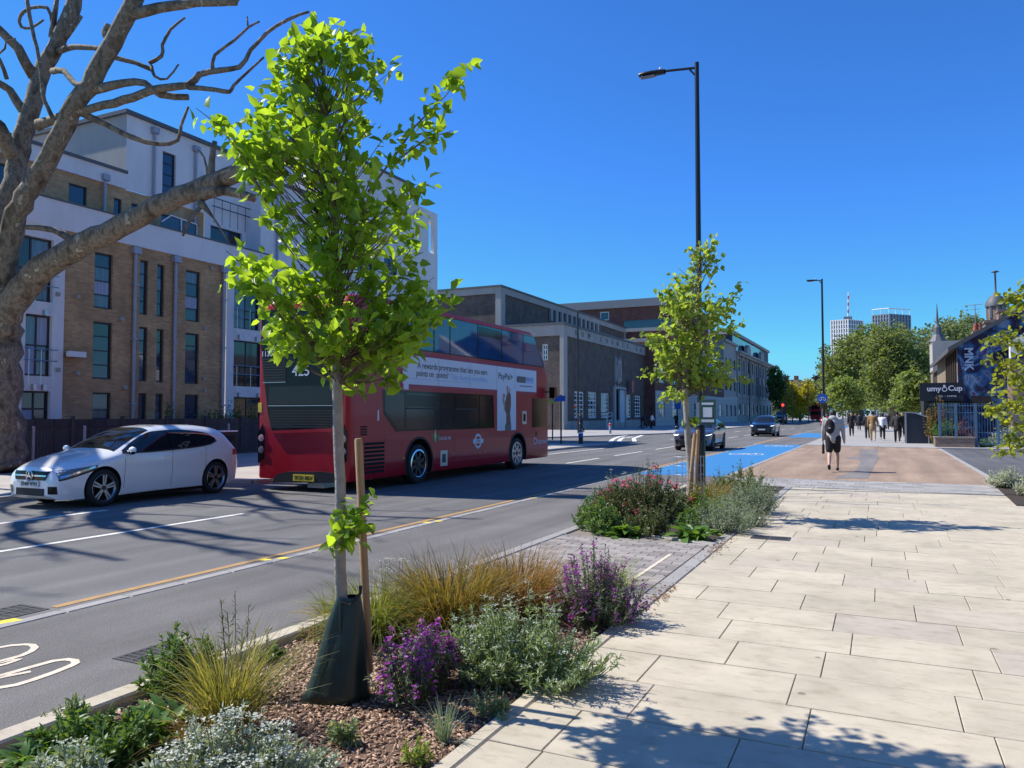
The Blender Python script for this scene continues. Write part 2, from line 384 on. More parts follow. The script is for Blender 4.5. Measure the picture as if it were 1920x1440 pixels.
m_tan = ASPHALT('resin_gravel', (.37, .265, .19), .55, 60)
m_patch = ASPHALT('asphalt_patch', (.24, .22, .21), .3)
m_blue = M('blue_surfacing', (.025, .20, .46), .8, var=.12, vs=6, bump=.2, bs=160, dirt=.3, dirtc=(.1, .2, .4))
m_slab = SLAB('cream_slab', (.55, .485, .37))
m_mortar = M('mortar', (.23, .2, .17), .95)
m_sett = M('grey_sett', (.33, .315, .30), .85, var=.12, vs=9, rnd=.22, bump=.3, bs=90)
m_block = M('grey_block', (.30, .27, .245), .88, var=.12, vs=7, rnd=.28, bump=.3, bs=120, dirt=.3, ds=3)
m_gran = M('granite', (.35, .33, .31), .8, var=.14, vs=70, rnd=.1, bump=.2, bs=160, dirt=.25, ds=2)
m_greypave = M('grey_paving', (.36, .345, .33), .85, var=.12, vs=.9, bump=.1)
m_farpave = M('beige_paving', (.42, .38, .33), .85, var=.12, vs=.8, bump=.1)
m_white = M('road_paint', (.78, .77, .72), .7, var=.12, vs=14, dirt=.45, dirtc=(.2, .2, .2), ds=9)
m_cream = M('cream_paint', (.72, .62, .48), .7, var=.12, vs=14, dirt=.4, dirtc=(.25, .22, .18), ds=9)
m_yellow = M('orange_line_paint', (.46, .27, .10), .75, var=.2, vs=18, dirt=.7, dirtc=(.2, .15, .1), ds=9)
m_yell2 = M('yellow_paint', (.85, .68, .06), .7, var=.1)
m_black = M('black_metal', (.012, .012, .013), .35, var=.1, spec=.5)
m_blackm = M('black_matt', (.02, .02, .021), .75, var=.2)
m_iron = M('cast_iron', (.06, .058, .056), .6, var=.2, vs=30)
m_ground = M('earth', (.2, .19, .17), .95)
m_mulchbed = M('mulch_bed', (.16, .095, .06), .95, var=.4, vs=60, bump=.8, bs=80)
m_soil = M('soil', (.05, .036, .026), .95, var=.4, vs=50, bump=.8, bs=60)
RZ = -.09; TZ = -.07

# ------------------------------------------------------------------ ground, road, pavements
sheet('ground', [(-1500, -1500), (1500, -1500), (1500, 1500), (-1500, 1500)], -.45, m_ground)
mb = MB()
for (x0, x1, y0, y1) in [(-13.9, -6.43, -40, 800), (-15.7, -13.9, 7.4, 14.4), (-70, -13.9, 34, 60)]:
    mb.add([(x0, y0, RZ), (x1, y0, RZ), (x1, y1, RZ), (x0, y1, RZ)], [(0, 1, 2, 3)])
mb.add([(-18.9, 60, RZ), (-13.9, 60, RZ), (-13.9, 800, RZ), (-18.9, 800, RZ)], [(0, 1, 2, 3)])
road = mb.build('road', m_road, kind='structure')
def sheet2(name, pts, m, z=0., th=.4): return sheet(name, pts, z, m, thick=th)
fp = MB()
fp.prism([(-14.05, -40), (-14.05, 7.5), (-15.6, 8.1), (-15.6, 13.8), (-14.05, 14.4), (-14.05, 36), (-13.4, 40.3), (-13.7, 41.0), (-16.5, 39.3), (-24, 37), (-70, 36), (-70, -40)], -.4, 0)
farpave = fp.build('pavement_far', m_farpave, kind='structure')
sheet2('pavement_court', [(-70, 45), (-27, 46.5), (-22, 50.2), (-19.2, 57.6), (-16.4, 68), (-16.2, 800), (-70, 800)], m_greypave)
# kerb stones along the far side
def kerbs(parent, path, w, z0, z1, step, m, gap=.012, seed=1):
    rr = random.Random(seed)
    for (a, b) in zip(path[:-1], path[1:]):
        a = Vector((*a, 0)); b = Vector((*b, 0)); d = b - a; ln = d.length; d.normalize(); nrm = Vector((-d.y, d.x, 0)); n = max(1, round(ln / step)); s = ln / n
        k = MB(); k.cbox(-w / 2, w / 2, 0, s - gap, z0, z1, .012); me = k.mesh('kerb_stone'); me.materials.append(m)
        for i in range(n):
            p = a + d * (i * s); share('kerb_stone', me, parent, (p.x, p.y, rr.uniform(-.002, .002)), math.atan2(d.y, d.x) - math.pi / 2)
kerbs(farpave, [(-13.97, -4), (-13.97, 7.4)], .15, -.3, .004, .92, m_gran)
kerbs(farpave, [(-13.97, 14.45), (-13.97, 36), (-13.3, 40.3)], .15, -.3, .004, .92, m_gran)
# raised cycle track with a flush granite edge
track = sheet('cycle_track', [(-6.28, -40), (-3.74, -40), (-3.74, 800), (-6.28, 800)], TZ, m_track)
kerbs(track, [(-6.36, 0), (-6.36, 46)], .14, -.3, TZ + .003, .62, m_gran, seed=4)
kerbs(track, [(-6.36, 46), (-6.36, 200)], .14, -.3, TZ + .003, 12, m_gran, seed=4)
kerbs(track, [(-3.65, 20.6), (-3.65, 44)], .16, -.3, .004, .6, m_gran, seed=5)
kerbs(track, [(-3.65, 44), (-3.65, 200)], .16, -.3, .004, 12, m_gran, seed=5)
def blue(y0, y1, name='blue_lane'):
    return sheet(name, [(-6.27, y0), (-3.75, y0), (-3.75, y1), (-6.27, y1)], TZ + .004, m_blue, track)
blue(21.3, 45); blue(60, 74); blue(96, 120)
# near pavement: mortar bed and single cream slabs
pave = sheet2('pavement', [(-1.9, -6), (14, -6), (14, 18.3), (-1.9, 18.3)], m_mortar, -.014)
pset = random.Random(3)
rows = [(4.59 + .5655 * k) for k in range(-6, 25)]
fixed = {6: [-1.36, -.50, .36, 1.22], 7: [-1.78, -.94, -.36, .50, 1.36], 8: [-1.08, -.21, .66, 1.52], 9: [-1.2, -.35, .5, 1.36], 5: [-1.25, -.37, .49, 1.35], 4: [-1.5, -.66, .2, 1.06]}
_sl = {}
def slab_mesh(w, d):
    k = (round(w, 2), round(d, 3))
    if k not in _sl:
        s = MB(); s.cbox(.003, k[0] - .003, .007, k[1] - .007, -.05, 0, .003); me = s.mesh('slab'); me.materials.append(m_slab); _sl[k] = me
    return _sl[k]
DRAIN = (-1.62, -.98, 10.85)
for i, y in enumerate(rows[:-1]):
    if y < 1.6: continue
    xs = [-1.79]; lim = 2.0 + .16 * max(y, 4) + (.9 if y < 5 else .2)
    if i in fixed: xs = [-1.79] + [q for q in fixed[i] if q > -1.75]; last = xs[-1]
    else: last = -1.79; xs.append(-1.79 + pset.choice([.3, .44, .58, .72, .86])); last = xs[-1]
    while last < lim: last += pset.choice([.86, .86, .86, .72, .58, .8]); xs.append(last)
    for a, b in zip(xs[:-1], xs[1:]):
        share('slab', slab_mesh(b - a, .5655), pave, (a, y, pset.uniform(-.0015, .0015)))
kerbs(pave, [(-1.845, 1.2), (-1.845, 6.45)], .10, -.2, .004, .9, m_slab, seed=9)
# block-paved crossing between the two beds, setts, tan crossing
bay = sheet2('pavement_blocks', [(-3.9, 6.5), (-1.9, 6.5), (-1.9, 9.75), (-3.9, 10.6)], m_mortar, -.012)
bb = MB(); bb.cbox(.003, .237, .004, .116, -.05, 0, .003); bme = bb.mesh('paving_block'); bme.materials.append(m_block)
for j in range(27):
    y = 6.52 + j * .12
    for i in range(8):
        x = -3.88 + i * .24 + (.12 if j % 2 else 0)
        if x + .24 > -1.89: continue
        share('paving_block', bme, bay, (x, y, pset.uniform(-.002, .002)))
hb2 = MB(); hb2.cbox(.003, .117, .004, .116, -.05, 0, .003); hme = hb2.mesh('paving_block'); hme.materials.append(m_block)
for j in range(27):
    y = 6.52 + j * .12
    if j % 2:
        for x in (-3.88, -2.08): share('paving_block', hme, bay, (x, y, 0))
kerbs(pave, [(-1.875, 6.47), (-1.875, 18.28)], .16, -.2, .002, .9, m_gran, seed=19)
k = MB(); k.box(-3.1, -2.2, 7.1, 7.14, -.004, .003); k.box(-2.24, -2.2, 7.14, 8.9, -.004, .003); k.build('white_line', m_cream, bay)
setts = sheet2('pavement_setts', [(-3.57, 18.3), (14, 18.3), (14, 20.6), (-3.57, 20.6)], m_mortar, -.01)
sb = MB(); sb.cbox(.004, .396, .004, .226, -.05, 0, .006); sme = sb.mesh('sett'); sme.materials.append(m_sett)
for j in range(10):
    for i in range(17):
        share('sett', sme, setts, (-3.56 + i * .4 + (.2 if j % 2 else 0) - (.1 if j % 3 == 0 else 0), 18.31 + j * .23, pset.uniform(-.002, .002)))
tan = sheet2('pavement_crossing', [(-3.57, 20.6), (2.45, 20.6), (2.45, 42), (-3.57, 43.5)], m_tan, -.004)
pp = [G(*p) for p in [(1613, 842), (1646, 842.5), (1644, 855), (1648, 858), (1633, 885), (1627, 897), (1566, 897), (1570, 893), (1602, 884), (1615, 866), (1610, 862), (1588, 860), (1585, 857), (1612, 857)]]
sheet('tar_patch', pp, .001, m_patch, tan)
sheet2('pavement_beyond', [(-3.57, 43.5), (2.45, 42), (12, 42), (12, 400), (-3.57, 400)], m_greypave, .03)
kerbs(tan, [(2.45, 41.9), (-3.57, 43.4)], .16, -.3, .034, .9, m_gran, seed=8)
sheet2('side_road', [(2.45, 20.6), (60, 20.6), (60, 42), (2.45, 42)], m_side, -.03)
kerbs(tan, [(2.52, 20.6), (2.52, 41.8)], .14, -.3, 0, .9, m_greypave, seed=2)
# planting beds
bedA = sheet2('planting_bed', [(-3.9, -4), (-1.9, -4), (-1.9, 6.5), (-3.9, 6.5)], m_mulchbed, -.03)
bedB = sheet2('planting_bed', [(-3.9, 10.6), (-1.9, 9.75), (-1.85, 18.3), (-3.9, 18.3)], m_soil, -.03)
bedC = sheet2('planting_bed', [(2.15, 16.2), (7, 16.2), (7, 23.2), (3.0, 23.2), (2.35, 21.5)], m_soil, .02)
kerbs(bedA, [(-3.95, -2), (-3.95, 6.5)], .15, -.3, .035, .9, m_slab, seed=11)
kerbs(bedA, [(-3.95, 6.5), (-3.95, 10.6)], .15, -.3, .012, .9, m_gran, seed=12)
kerbs(bedB, [(-3.95, 10.6), (-3.95, 18.3)], .15, -.3, .035, .9, m_slab, seed=13)
kerbs(bedB, [(-3.9, 10.62), (-1.86, 9.78)], .14, -.3, .012, .9, m_gran, seed=14)
kerbs(bedA, [(-3.88, 6.46), (-1.9, 6.46)], .1, -.3, .006, .9, m_gran, seed=15)
# bark chips, far too many to count
def chips(name, label, x0, x1, y0, y1, n, z, parent=None):
    V = []; F = []
    P = rng.uniform((x0, y0), (x1, y1), (n, 2)); s = rng.uniform(.004, .015, n); a = rng.uniform(0, 6.28, n); e = rng.uniform(.25, .8, n)
    for i in range(n):
        ca, sa = math.cos(a[i]), math.sin(a[i]); l, w, h = s[i] * 1.3, s[i] * e[i], s[i] * .25
        tx, ty = rng.uniform(-.5, .5, 2); zz = z + rng.uniform(0, .012); k = len(V)
        for (u, v, t) in ((-l, -w, 0), (l, -w * .6, 0), (l * .8, w, 0), (-l * .9, w * .7, 0), (-l, -w, h), (l, -w * .6, h), (l * .8, w, h), (-l * .9, w * .7, h)):
            V.append((P[i, 0] + u * ca - v * sa, P[i, 1] + u * sa + v * ca, zz + t + u * tx + v * ty))
        for q in ((4, 5, 6, 7), (0, 1, 5, 4), (1, 2, 6, 5), (2, 3, 7, 6), (3, 0, 4, 7)): F.append([k + t for t in q])
    m = LEAF('bark_chip', (.58, .40, .28), (.2, .115, .075), 0, .85)
    npmesh(name, V, F, m, label=label, cat='mulch', kind='stuff', origin=((x0 + x1) / 2, (y0 + y1) / 2, z))
chips('bark_mulch', 'brown bark chip mulch covering the near planting bed', -3.86, -1.92, 1.9, 6.4, 22000, -.028)

# ------------------------------------------------------------------ painted markings (thin sheets on the road)
def strip(name, pts, w, z, m, parent):
    mb = MB(); P = [Vector((p[0], p[1], 0)) for p in pts]; A = []
    for i, p in enumerate(P):
        t = (P[min(i + 1, len(P) - 1)] - P[max(i - 1, 0)]).normalized(); nn = Vector((-t.y, t.x, 0)) * w / 2
        A.append([(p.x - nn.x, p.y - nn.y, z), (p.x + nn.x, p.y + nn.y, z)])
    mb.grid(A); return mb.build(name, m, parent)
for (a, b) in [(4.0, 10.0), (25.1, 28.6), (30.5, 34.6), (37, 41), (43.5, 47), (50, 54), (57, 61), (64, 68), (72, 76), (80, 84), (90, 94), (100, 104)]:
    strip('lane_dash', [(-9.93, a), (-9.93, b)], .11, RZ + .004, m_white, road)
for (a, b) in [(52, 55), (58, 61), (64, 67), (70, 73), (77, 81), (86, 90)]:
    strip('lane_dash', [(-12.9, a), (-12.9, b)], .12, RZ + .004, m_white, road)
strip('edge_line', [(-12.47, -6), (-12.47, 9.3)], .12, RZ + .004, m_white, road)
strip('edge_line', [(-12.9, 29), (-12.6, 37)], .12, RZ + .004, m_white, road)
strip('yellow_line', [(-6.64, 4.45), (-6.62, 12), (-6.60, 42)], .10, RZ + .004, m_yellow, road)
strip('yellow_line', [(-6.62, 46), (-6.62, 75)], .13, RZ + .004, m_yellow, road)
for (x, y) in [(-6, 1169), (22, 1164), (497, 1050), (530, 1047), (801, 980), (822, 977.5), (1000, 934), (1014, 931)]:
    g = G(x, y, TZ); sheet('yellow_mark', [(g.x - .07, g.y - .05), (g.x + .05, g.y - .05), (g.x + .07, g.y + .05), (g.x - .05, g.y + .05)], TZ + .005, m_yell2, track)
# junction markings by the court
for pts in ([(1143, 829), (1150, 823), (1160, 819), (1182, 815.5)], [(1160, 828), (1164, 823), (1172, 820)], [(1190, 828), (1188, 822), (1204, 816)], [(1163, 828.5), (1190, 828.5)], [(1172, 821), (1186, 819)]):
    strip('junction_line', [G(*p, RZ)[:2] for p in pts], .28, RZ + .004, m_white, road)
# near cycle symbol, far cycle symbols
for pts, w in (([(-40, 1222), (20, 1211), (48, 1209), (60, 1210), (66, 1215), (58, 1222), (40, 1230), (10, 1238), (-30, 1250)], .05), ([(-40, 1258), (10, 1246), (28, 1240), (38, 1237), (22, 1238), (2, 1243), (-20, 1247)], .04),
               ([(-60, 1283), (0, 1268), (60, 1251), (100, 1240), (125, 1237), (140, 1239), (142, 1244), (130, 1250), (100, 1262), (60, 1276), (30, 1285), (0, 1290), (-40, 1294)], .055), ([(-40, 1280), (10, 1269), (58, 1260)], .045)):
    strip('cycle_symbol', [G(*p, TZ)[:2] for p in pts], w, TZ + .004, m_cream, track)
def bike(cx, cy):
    mb = MB()
    def ring(x, y, rx, ry):
        P = [[(x + rx * k * math.cos(t), y + ry * k * math.sin(t), TZ + .008) for k in (1, .82)] for t in np.linspace(0, 2 * math.pi, 21)]; mb.grid(P)
    def ln(a, b, w=.09):
        a = Vector((*a, 0)); b = Vector((*b, 0)); t = (b - a).normalized(); n = Vector((-t.y, t.x, 0)) * w * .35; z = TZ + .009
        mb.add([(*(a - n)[:2], z), (*(a + n)[:2], z), (*(b + n)[:2], z), (*(b - n)[:2], z)], [(0, 1, 2, 3)])
    ring(cx - .38, cy, .33, .62); ring(cx + .38, cy, .33, .62)
    for a, b in (((-.38, 0), (-.05, .5)), ((-.05, .5), (.3, .5)), ((.3, .5), (.38, 0)), ((-.05, .5), (0, 0)), ((0, 0), (.3, .5)), ((.3, .5), (.28, .95)), ((.28, .95), (.45, .95)), ((-.15, .8), (.08, .8)), ((-.38, 0), (0, 0))):
        ln((cx + a[0], cy + a[1]), (cx + b[0], cy + b[1]))
    mb.build('cycle_symbol', m_white, track)
for (x, y) in [(1402, 851), (1462, 836)]:
    g = G(x, y, TZ); bike(g.x, g.y - .4)
# drain gratings
def grate(name, label, c, w, l, z, n=6, parent=None, diag=True):
    t = thing(name, label, 'drain', (c[0], c[1], z))
    f = MB(); x, y = c[0], c[1]
    f.box(x - w, x + w, y - l, y - l + .03, z - .03, z + .006); f.box(x - w, x + w, y + l - .03, y + l, z - .03, z + .006)
    f.box(x - w, x - w + .03, y - l + .03, y + l - .03, z - .03, z + .006); f.box(x + w - .03, x + w, y - l + .03, y + l - .03, z - .03, z + .006); f.build('frame', m_iron, t)
    p = MB(); p.add([(x - w + .02, y - l + .02, z + .002), (x + w - .02, y - l + .02, z + .002), (x + w - .02, y + l - .02, z + .002), (x - w + .02, y + l - .02, z + .002)], [(0, 1, 2, 3)]); p.build('pit', m_blackm, t)
    for i in range(n):
        q = MB(); yy = y - l + (i + 1) * 2 * l / (n + 1); q.box(x - w + .03, x + w - .03, yy - .012, yy + .012, z - .01, z + .005); q.build('bar', m_iron, t)
    q = MB(); q.box(x - .012, x + .012, y - l + .03, y + l - .03, z - .01, z + .0065); q.build('bar', m_iron, t)
g = G(285, 1226, TZ); grate('drain_grating', 'black iron drain grating in cycle track beside green leafy plant', (g.x, g.y), .15, .2, TZ)
g = G(12, 1150, RZ); grate('drain_grating', 'dark iron drain grating at road edge at left of picture', (g.x, g.y), .2, .25, RZ)
g = G(1445, 1009, 0); grate('drain_grating', 'grey slotted drain cover in cream slabs beside silver shrub', (g.x, g.y), .24, .14, .002, 5)
# ------------------------------------------------------------------ buildings
m_ybrick = BRICK('yellow_brick', (.62, .37, .16), (.44, .25, .10), (.42, .31, .20), dirt=.3)
m_dbrick = BRICK('dark_brick', (.17, .125, .10), (.11, .08, .065), (.12, .1, .09), bw=.3, bh=.1, dirt=.35)
m_rbrick = BRICK('red_brick', (.24, .085, .06), (.16, .055, .04), (.15, .1, .08), bw=.4, bh=.12, dirt=.3)
m_bbrick = BRICK('brown_brick', (.27, .17, .125), (.20, .12, .09), (.28, .25, .22), dirt=.3)
m_render = M('white_render', (.74, .73, .72), .8, var=.05, vs=.7, dirt=.35, dirtc=(.42, .4, .38), ds=.9, stretch=(1, 1, .35), bump=.05)
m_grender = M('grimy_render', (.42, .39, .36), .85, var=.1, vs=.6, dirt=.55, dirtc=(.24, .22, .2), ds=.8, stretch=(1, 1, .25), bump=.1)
m_stone = M('portland_stone', (.38, .36, .335), .85, var=.12, vs=.8, dirt=.5, dirtc=(.2, .19, .18), ds=.7, stretch=(1, 1, .4), bump=.1)
m_frame = M('dark_frame', (.022, .026, .034), .45, var=.1)
m_wframe = M('white_frame', (.78, .77, .75), .6, var=.05)
m_glassA = GLASS('window_glass', (.022, .045, .085), .04)
m_glassB = GLASS('window_glass_dim', (.018, .024, .03), .05)
m_glassC = M('net_curtain_glass', (.11, .15, .20), .12, var=.5, vs=1.4, spec=.8, stretch=(1, 9, .4))
m_curtain = M('curtain', (.34, .40, .50), .9, var=.3, vs=1.2, stretch=(1, 14, .3))
m_pipe = M('grey_pipe', (.33, .35, .40), .45, var=.1, metal=.2)
m_lead = M('lead_grey', (.10, .11, .125), .6, var=.15)
m_steel = M('brushed_steel', (.45, .46, .48), .35, metal=.9, var=.05)
m_roofgrey = M('roof_grey', (.22, .23, .24), .7, var=.1)
XA = -27.0
def zx(px, py, X): return AX(px, py, X).z
def yx(px, X, py=600): return AX(px, py, X).y
def rect(pl, pr, pt, pb, X):
    pm = (pl + pr) / 2; ym = (pt + pb) / 2
    return (yx(pl, X, ym), yx(pr, X, ym), zx(pm, pb, X), zx(pm, pt, X))
ap = thing('apartment_building', 'brown brick and white apartment block behind the white car', 'building', (-33, 24, 0))
zb0, zb1 = zx(200, 450, XA), zx(200, 401, XA)          # parapet band
yL, y118, y423, y503 = yx(-160, XA), yx(118, XA), yx(423, XA), yx(503, XA)
wb = [rect(177, 211, 475, 579, XA), rect(174, 210, 604, 711, XA), rect(173, 208, 736, 802, XA), rect(262, 277, 488, 590, XA), rect(260, 276, 613, 715, XA), rect(259, 274, 737, 803, XA),
      rect(294, 308, 496, 594, XA), rect(293, 307, 617, 717, XA), rect(291, 305, 738, 804, XA), rect(348, 375, 508, 603, XA), rect(347, 373, 625, 720, XA), rect(346, 372, 740, 805, XA)]
wl = [rect(20, 98, 443, 563, XA), rect(45, 95, 590, 705, XA), rect(38, 92, 733, 800, XA), rect(-130, -60, 430, 545, XA), rect(-130, -60, 575, 690, XA)]
wr = [rect(437, 487, 532, 618, XA), rect(436, 490, 640, 725, XA), rect(436, 492, 745, 800, XA)]
b = MB(); wall(b, 'x', XA, y118, y423, 0, zb0, wb, .14); b.build('brick_wall', m_ybrick, ap)
b = MB(); wall(b, 'x', XA + .06, yL, y118, 0, zb0, wl, .2); b.box(XA - .2, XA + .06, y118 - .001, y118, 0, zb0); b.build('rendered_wall', m_render, ap)
b = MB(); wall(b, 'x', XA + .06, y423, y503, 0, zb0, wr, .2); b.box(XA - 8, XA + .06, y503, y503 + .02, 0, zb0); b.build('rendered_wall', m_render, ap)
b = MB(); b.box(XA - 1.7, XA + .10, yL, y503 + .03, zb0, zb1); b.build('parapet', m_render, ap)
b = MB(); b.box(XA - .3, XA + .14, yL, y503 + .05, zb1, zb1 + .06); b.build('coping', m_lead, ap)
for i, h in enumerate(wb):
    r = 4 if i % 3 < 2 else 2
    window(ap, 'x', XA, *h, 1, r, m_frame, [m_glassA, m_glassA, m_glassB, m_glassC] if i not in (9, 0) else [m_curtain, m_glassC, m_glassA], .07, .14, .05)
for h in wl: window(ap, 'x', XA + .06, *h, 2, 2, m_frame, [m_glassA, m_glassB, m_curtain, m_glassC], .07, .2, .06)
for h in wr: window(ap, 'x', XA + .06, *h, 2, 1, m_frame, [m_glassB, m_glassB, m_glassC], .06, .2, .05)
b = MB(); b.box(-27.35, -27.3, wb[3][0] + .08, wb[3][1], 1, 3); 
for h in (wr[0], wr[1], wl[0], wl[1]):
    b = MB(); z = h[2]
    for k in (.55, .95): b.tube([(XA + .22, h[0] - .12, z + k), (XA + .22, h[1] + .12, z + k)], .022, 6)
    for yy in (h[0] + .05, (h[0] + h[1]) / 2, h[1] - .05): b.tube([(XA + .22, yy, z - .35), (XA + .22, yy, z + .95)], .018, 6)
    for yy in (h[0] + .3, h[1] - .3): b.box(XA + .06, XA + .2, yy - .06, yy + .06, z - .5, z - .3)
    b.build('balcony_rail', m_steel, ap)
for px in (249, 325, 416):
    y = yx(px, XA); b = MB(); b.tube([(XA + .1, y, .2), (XA + .1, y, zb0 - .25)], .07, 8); b.box(XA + .01, XA + .24, y - .17, y + .17, zb0 - .32, zb0 - .06)
    for z in (2, 4.6, 6.8): b.box(XA, XA + .2, y - .1, y + .1, z, z + .07)
    b.build('drainpipe', m_pipe, ap)
for (px, py, s) in ((323 / 3, 400 + 455 / 3, .14), (108, 400 + 880 / 3, .14), (228, 598, .16), (234, 726, .16), (384, 616, .12), (384, 732, .12), (146, 556, .12), (146, 700, .12), (396, 503, .12), (382, 710, .12)):
    p = AX(px, py, XA + .06); b = MB(); b.box(XA + .0, XA + .13, p.y - s / 2, p.y + s / 2, p.z - s / 2, p.z + s / 2); b.build('wall_vent', m_grender, ap)
p = AX(124, 669, XA); b = MB(); b.tube([(XA, p.y, p.z + .1), (XA + .25, p.y, p.z + .1)], .03, 6); b.box(XA + .15, XA + .35, p.y - .1, p.y + .55, p.z, p.z + .2); b.build('security_camera', m_wframe, ap)
# set-back top storeys
XB = -28.6
z_bt, z_ft = zx(200, 345, XB), zx(200, 316, XB)
y380, y235, y480 = yx(382, XB, 400), yx(235, XB, 300), yx(505, XB, 400)
zt = zx(235, 213, XB)
ws = [rect(129, 163, 347, 385, XB), rect(213, 228, 372, 403, XB), rect(246, 259, 382, 404, XB), rect(-18, 18, 305, 347, XB), rect(302, 332, 404, 445, XB)]
b = MB(); wall(b, 'x', XB, yL, y380, zb1 - .4, z_bt, ws, .12); b.build('brick_wall', m_ybrick, ap)
for h in ws: window(ap, 'x', XB, *h, 1, 1, m_frame, m_glassA, .06, .12)
b = MB(); b.box(XB - 5, XB + .12, yL, y235, z_bt, z_ft); b.build('fascia', m_render, ap)
b = MB(); b.box(XB - 5.1, XB + .2, yL, y235, z_ft, z_ft + .12); b.build('coping', m_lead, ap)
wu = [rect(303, 328, 287, 368, XB), rect(393, 452, 346, 420, XB)]; wu2 = [rect(393, 452, 430, 470, XB)]
b = MB(); wall(b, 'x', XB + .05, y235, y480, z_bt, zt, wu, .15); wall(b, 'x', XB + .05, y380, y480, zb1 - .4, z_bt, wu2, .15); b.build('rendered_wall', m_render, ap)
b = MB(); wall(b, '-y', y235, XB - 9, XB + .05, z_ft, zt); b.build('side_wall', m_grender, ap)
b = MB(); b.box(XB - 9, XB + .2, y235 - .15, y480 + .1, zt, zt + .16); b.build('roof', m_lead, ap)
window(ap, 'x', XB + .05, *wu[0], 1, 4, m_frame, m_glassA, .06, .15, .05); window(ap, 'x', XB + .05, *wu[1], 3, 1, m_frame, m_glassB, .06, .15, .05); window(ap, 'x', XB + .05, *wu2[0], 1, 1, m_frame, m_glassB, .06, .15)
b = MB(); h = wu[1]
for k in (.6, 1.): b.tube([(XB + .3, h[0] - .1, h[2] + k), (XB + .3, h[1] + .5, h[2] + k)], .025, 6)
for t in np.linspace(0, 1, 5): b.tube([(XB + .3, h[0] + t * (h[1] - h[0]), h[2] - .2), (XB + .3, h[0] + t * (h[1] - h[0]), h[2] + 1)], .015, 5)
b.build('balcony_rail', m_frame, ap)
for px, p0, p1 in ((193, 328, 398), (285, 240, 372), (363, 275, 420)):
    y = yx(px, XB, 340); b = MB(); za, zb = zx(px, p1, XB), zx(px, p0, XB); b.tube([(XB + .14, y, za), (XB + .14, y, zb - .2)], .06, 8); b.box(XB + .05, XB + .27, y - .15, y + .15, zb - .25, zb); b.build('drainpipe', m_pipe, ap)
# small pitched glass screen on the terrace
p = [AX(x, y, XA - .25) for x, y in ((302, 436), (302, 416), (320, 404), (368, 421), (368, 446))]
b = MB(); b.prism([(q.y, q.z) for q in p], XA - .28, XA - .25, axis='x'); b.build('terrace_screen', m_glassA, ap)
b = MB(); b.tube([(XA - .22, q.y, q.z) for q in p[1:]] , .03, 6); q = AX(340, 411, XA - .22); b.tube([(XA - .22, q.y, q.z), (XA - .22, q.y, q.z - .75)], .03, 6); b.build('screen_frame', m_wframe, ap)
# taller wing beyond
XW = -27.6
wg = thing('apartment_wing', 'tall pale grey apartment wing rising behind the bus and sapling', 'building', (-33, 36, 0))
y0, y1, y2 = y503 + .03, yx(773, XW, 400), yx(821, XW, 400)
zt1, zt2 = zx(773, 350, XW), zx(800, 392, XW)
whs = [(0, .1, 0, .1), rect(660, 700, 560, 600, XW), rect(660, 700, 470, 510, XW), rect(575, 625, 560, 610, XW), rect(720, 745, 480, 515, XW), rect(720, 745, 565, 600, XW)]
ym = yx(650, XW, 400); zlo = zx(650, 395, XW)
b = MB(); wall(b, 'x', XW, y0, ym, 0, zlo, whs, .15); wall(b, '-y', y0, XW - 9, XW, 0, zlo); b.build('rendered_wall', m_render, wg); b = MB(); wall(b, 'x', XW + .002, ym, y1, 0, zt1, whs, .15); wall(b, '-y', ym, XW - 9, XW, zlo, zt1); b.build('rendered_wall', m_render, wg)
for h in whs[1:]: window(wg, 'x', XW, *h, 2, 1, m_frame, m_glassB, .06, .15, .05)
b = MB(); ys = yx(804, XW, 440); b.box(XW - 6, XW - .01, y1, ys, 0, zt2); b.box(XW - 6, XW - .01, ys, y2 - .01, 0, zx(805, 473, XW)); b.box(XW - 2, XW - .02, ys, y2 - .01, zx(810, 415, XW), zt2 - .01)
b.box(XW - .3, XW - .03, y2 - .45, y2, 0, zt2 - .02); b.build('end_wall', m_render, wg)
b = MB(); b.box(XW - 9, XW + .1, ym - .1, y1 + .1, zt1, zt1 + .15); b.build('roof', m_lead, wg)
b = MB(); b.box(XW - 9, XW + .1, y0, ym - .1, zlo, zlo + .15); b.build('roof', m_lead, wg)
y = yx(517, XW, 500); b = MB(); b.tube([(XW + .1, y, 0), (XW + .1, y, zlo)], .06, 8); b.build('drainpipe', m_pipe, wg)
for z in (3.0, 5.8, 8.6): b = MB(); b.box(XW, XW + .02, y0, y1, z, z + .05); b.build('joint_band', m_grender, wg)

# railings and close-boarded fence in front of the flats
XR = -22.6
m_fence = M('dark_fence', (.035, .033, .034), .8, var=.3, vs=8, bump=.2)
m_rail = M('black_rail', (.03, .03, .033), .5, var=.15); m_railp = M('grey_post', (.42, .40, .40), .6, var=.1)
m_panel = M('dark_boards', (.075, .06, .052), .85, var=.3, vs=4, rnd=.2, bump=.3, stretch=(1, 1, .2))
fe = thing('metal_railing', 'black metal bar railing with pale posts behind the white car', 'railing', (XR, 20, 0))
z1 = 1.22; ya, yb = 11.5, 31
bar = MB(); bar.box(-.008, .008, -.008, .008, .06, z1 - .02); bme2 = bar.mesh('bar'); bme2.materials.append(m_rail)
for i in range(int((yb - ya) / .105)): share('bar', bme2, fe, (XR, ya + i * .105, 0))
b = MB(); b.box(XR - .015, XR + .015, ya, yb, z1 - .06, z1 - .02); b.build('top_rail', m_rail, fe)
b = MB(); b.box(XR - .015, XR + .015, ya, yb, .1, .14); b.build('bottom_rail', m_rail, fe)
pm = MB(); pm.box(-.03, .03, -.03, .03, 0, z1 + .05); pme = pm.mesh('post'); pme.materials.append(m_railp)
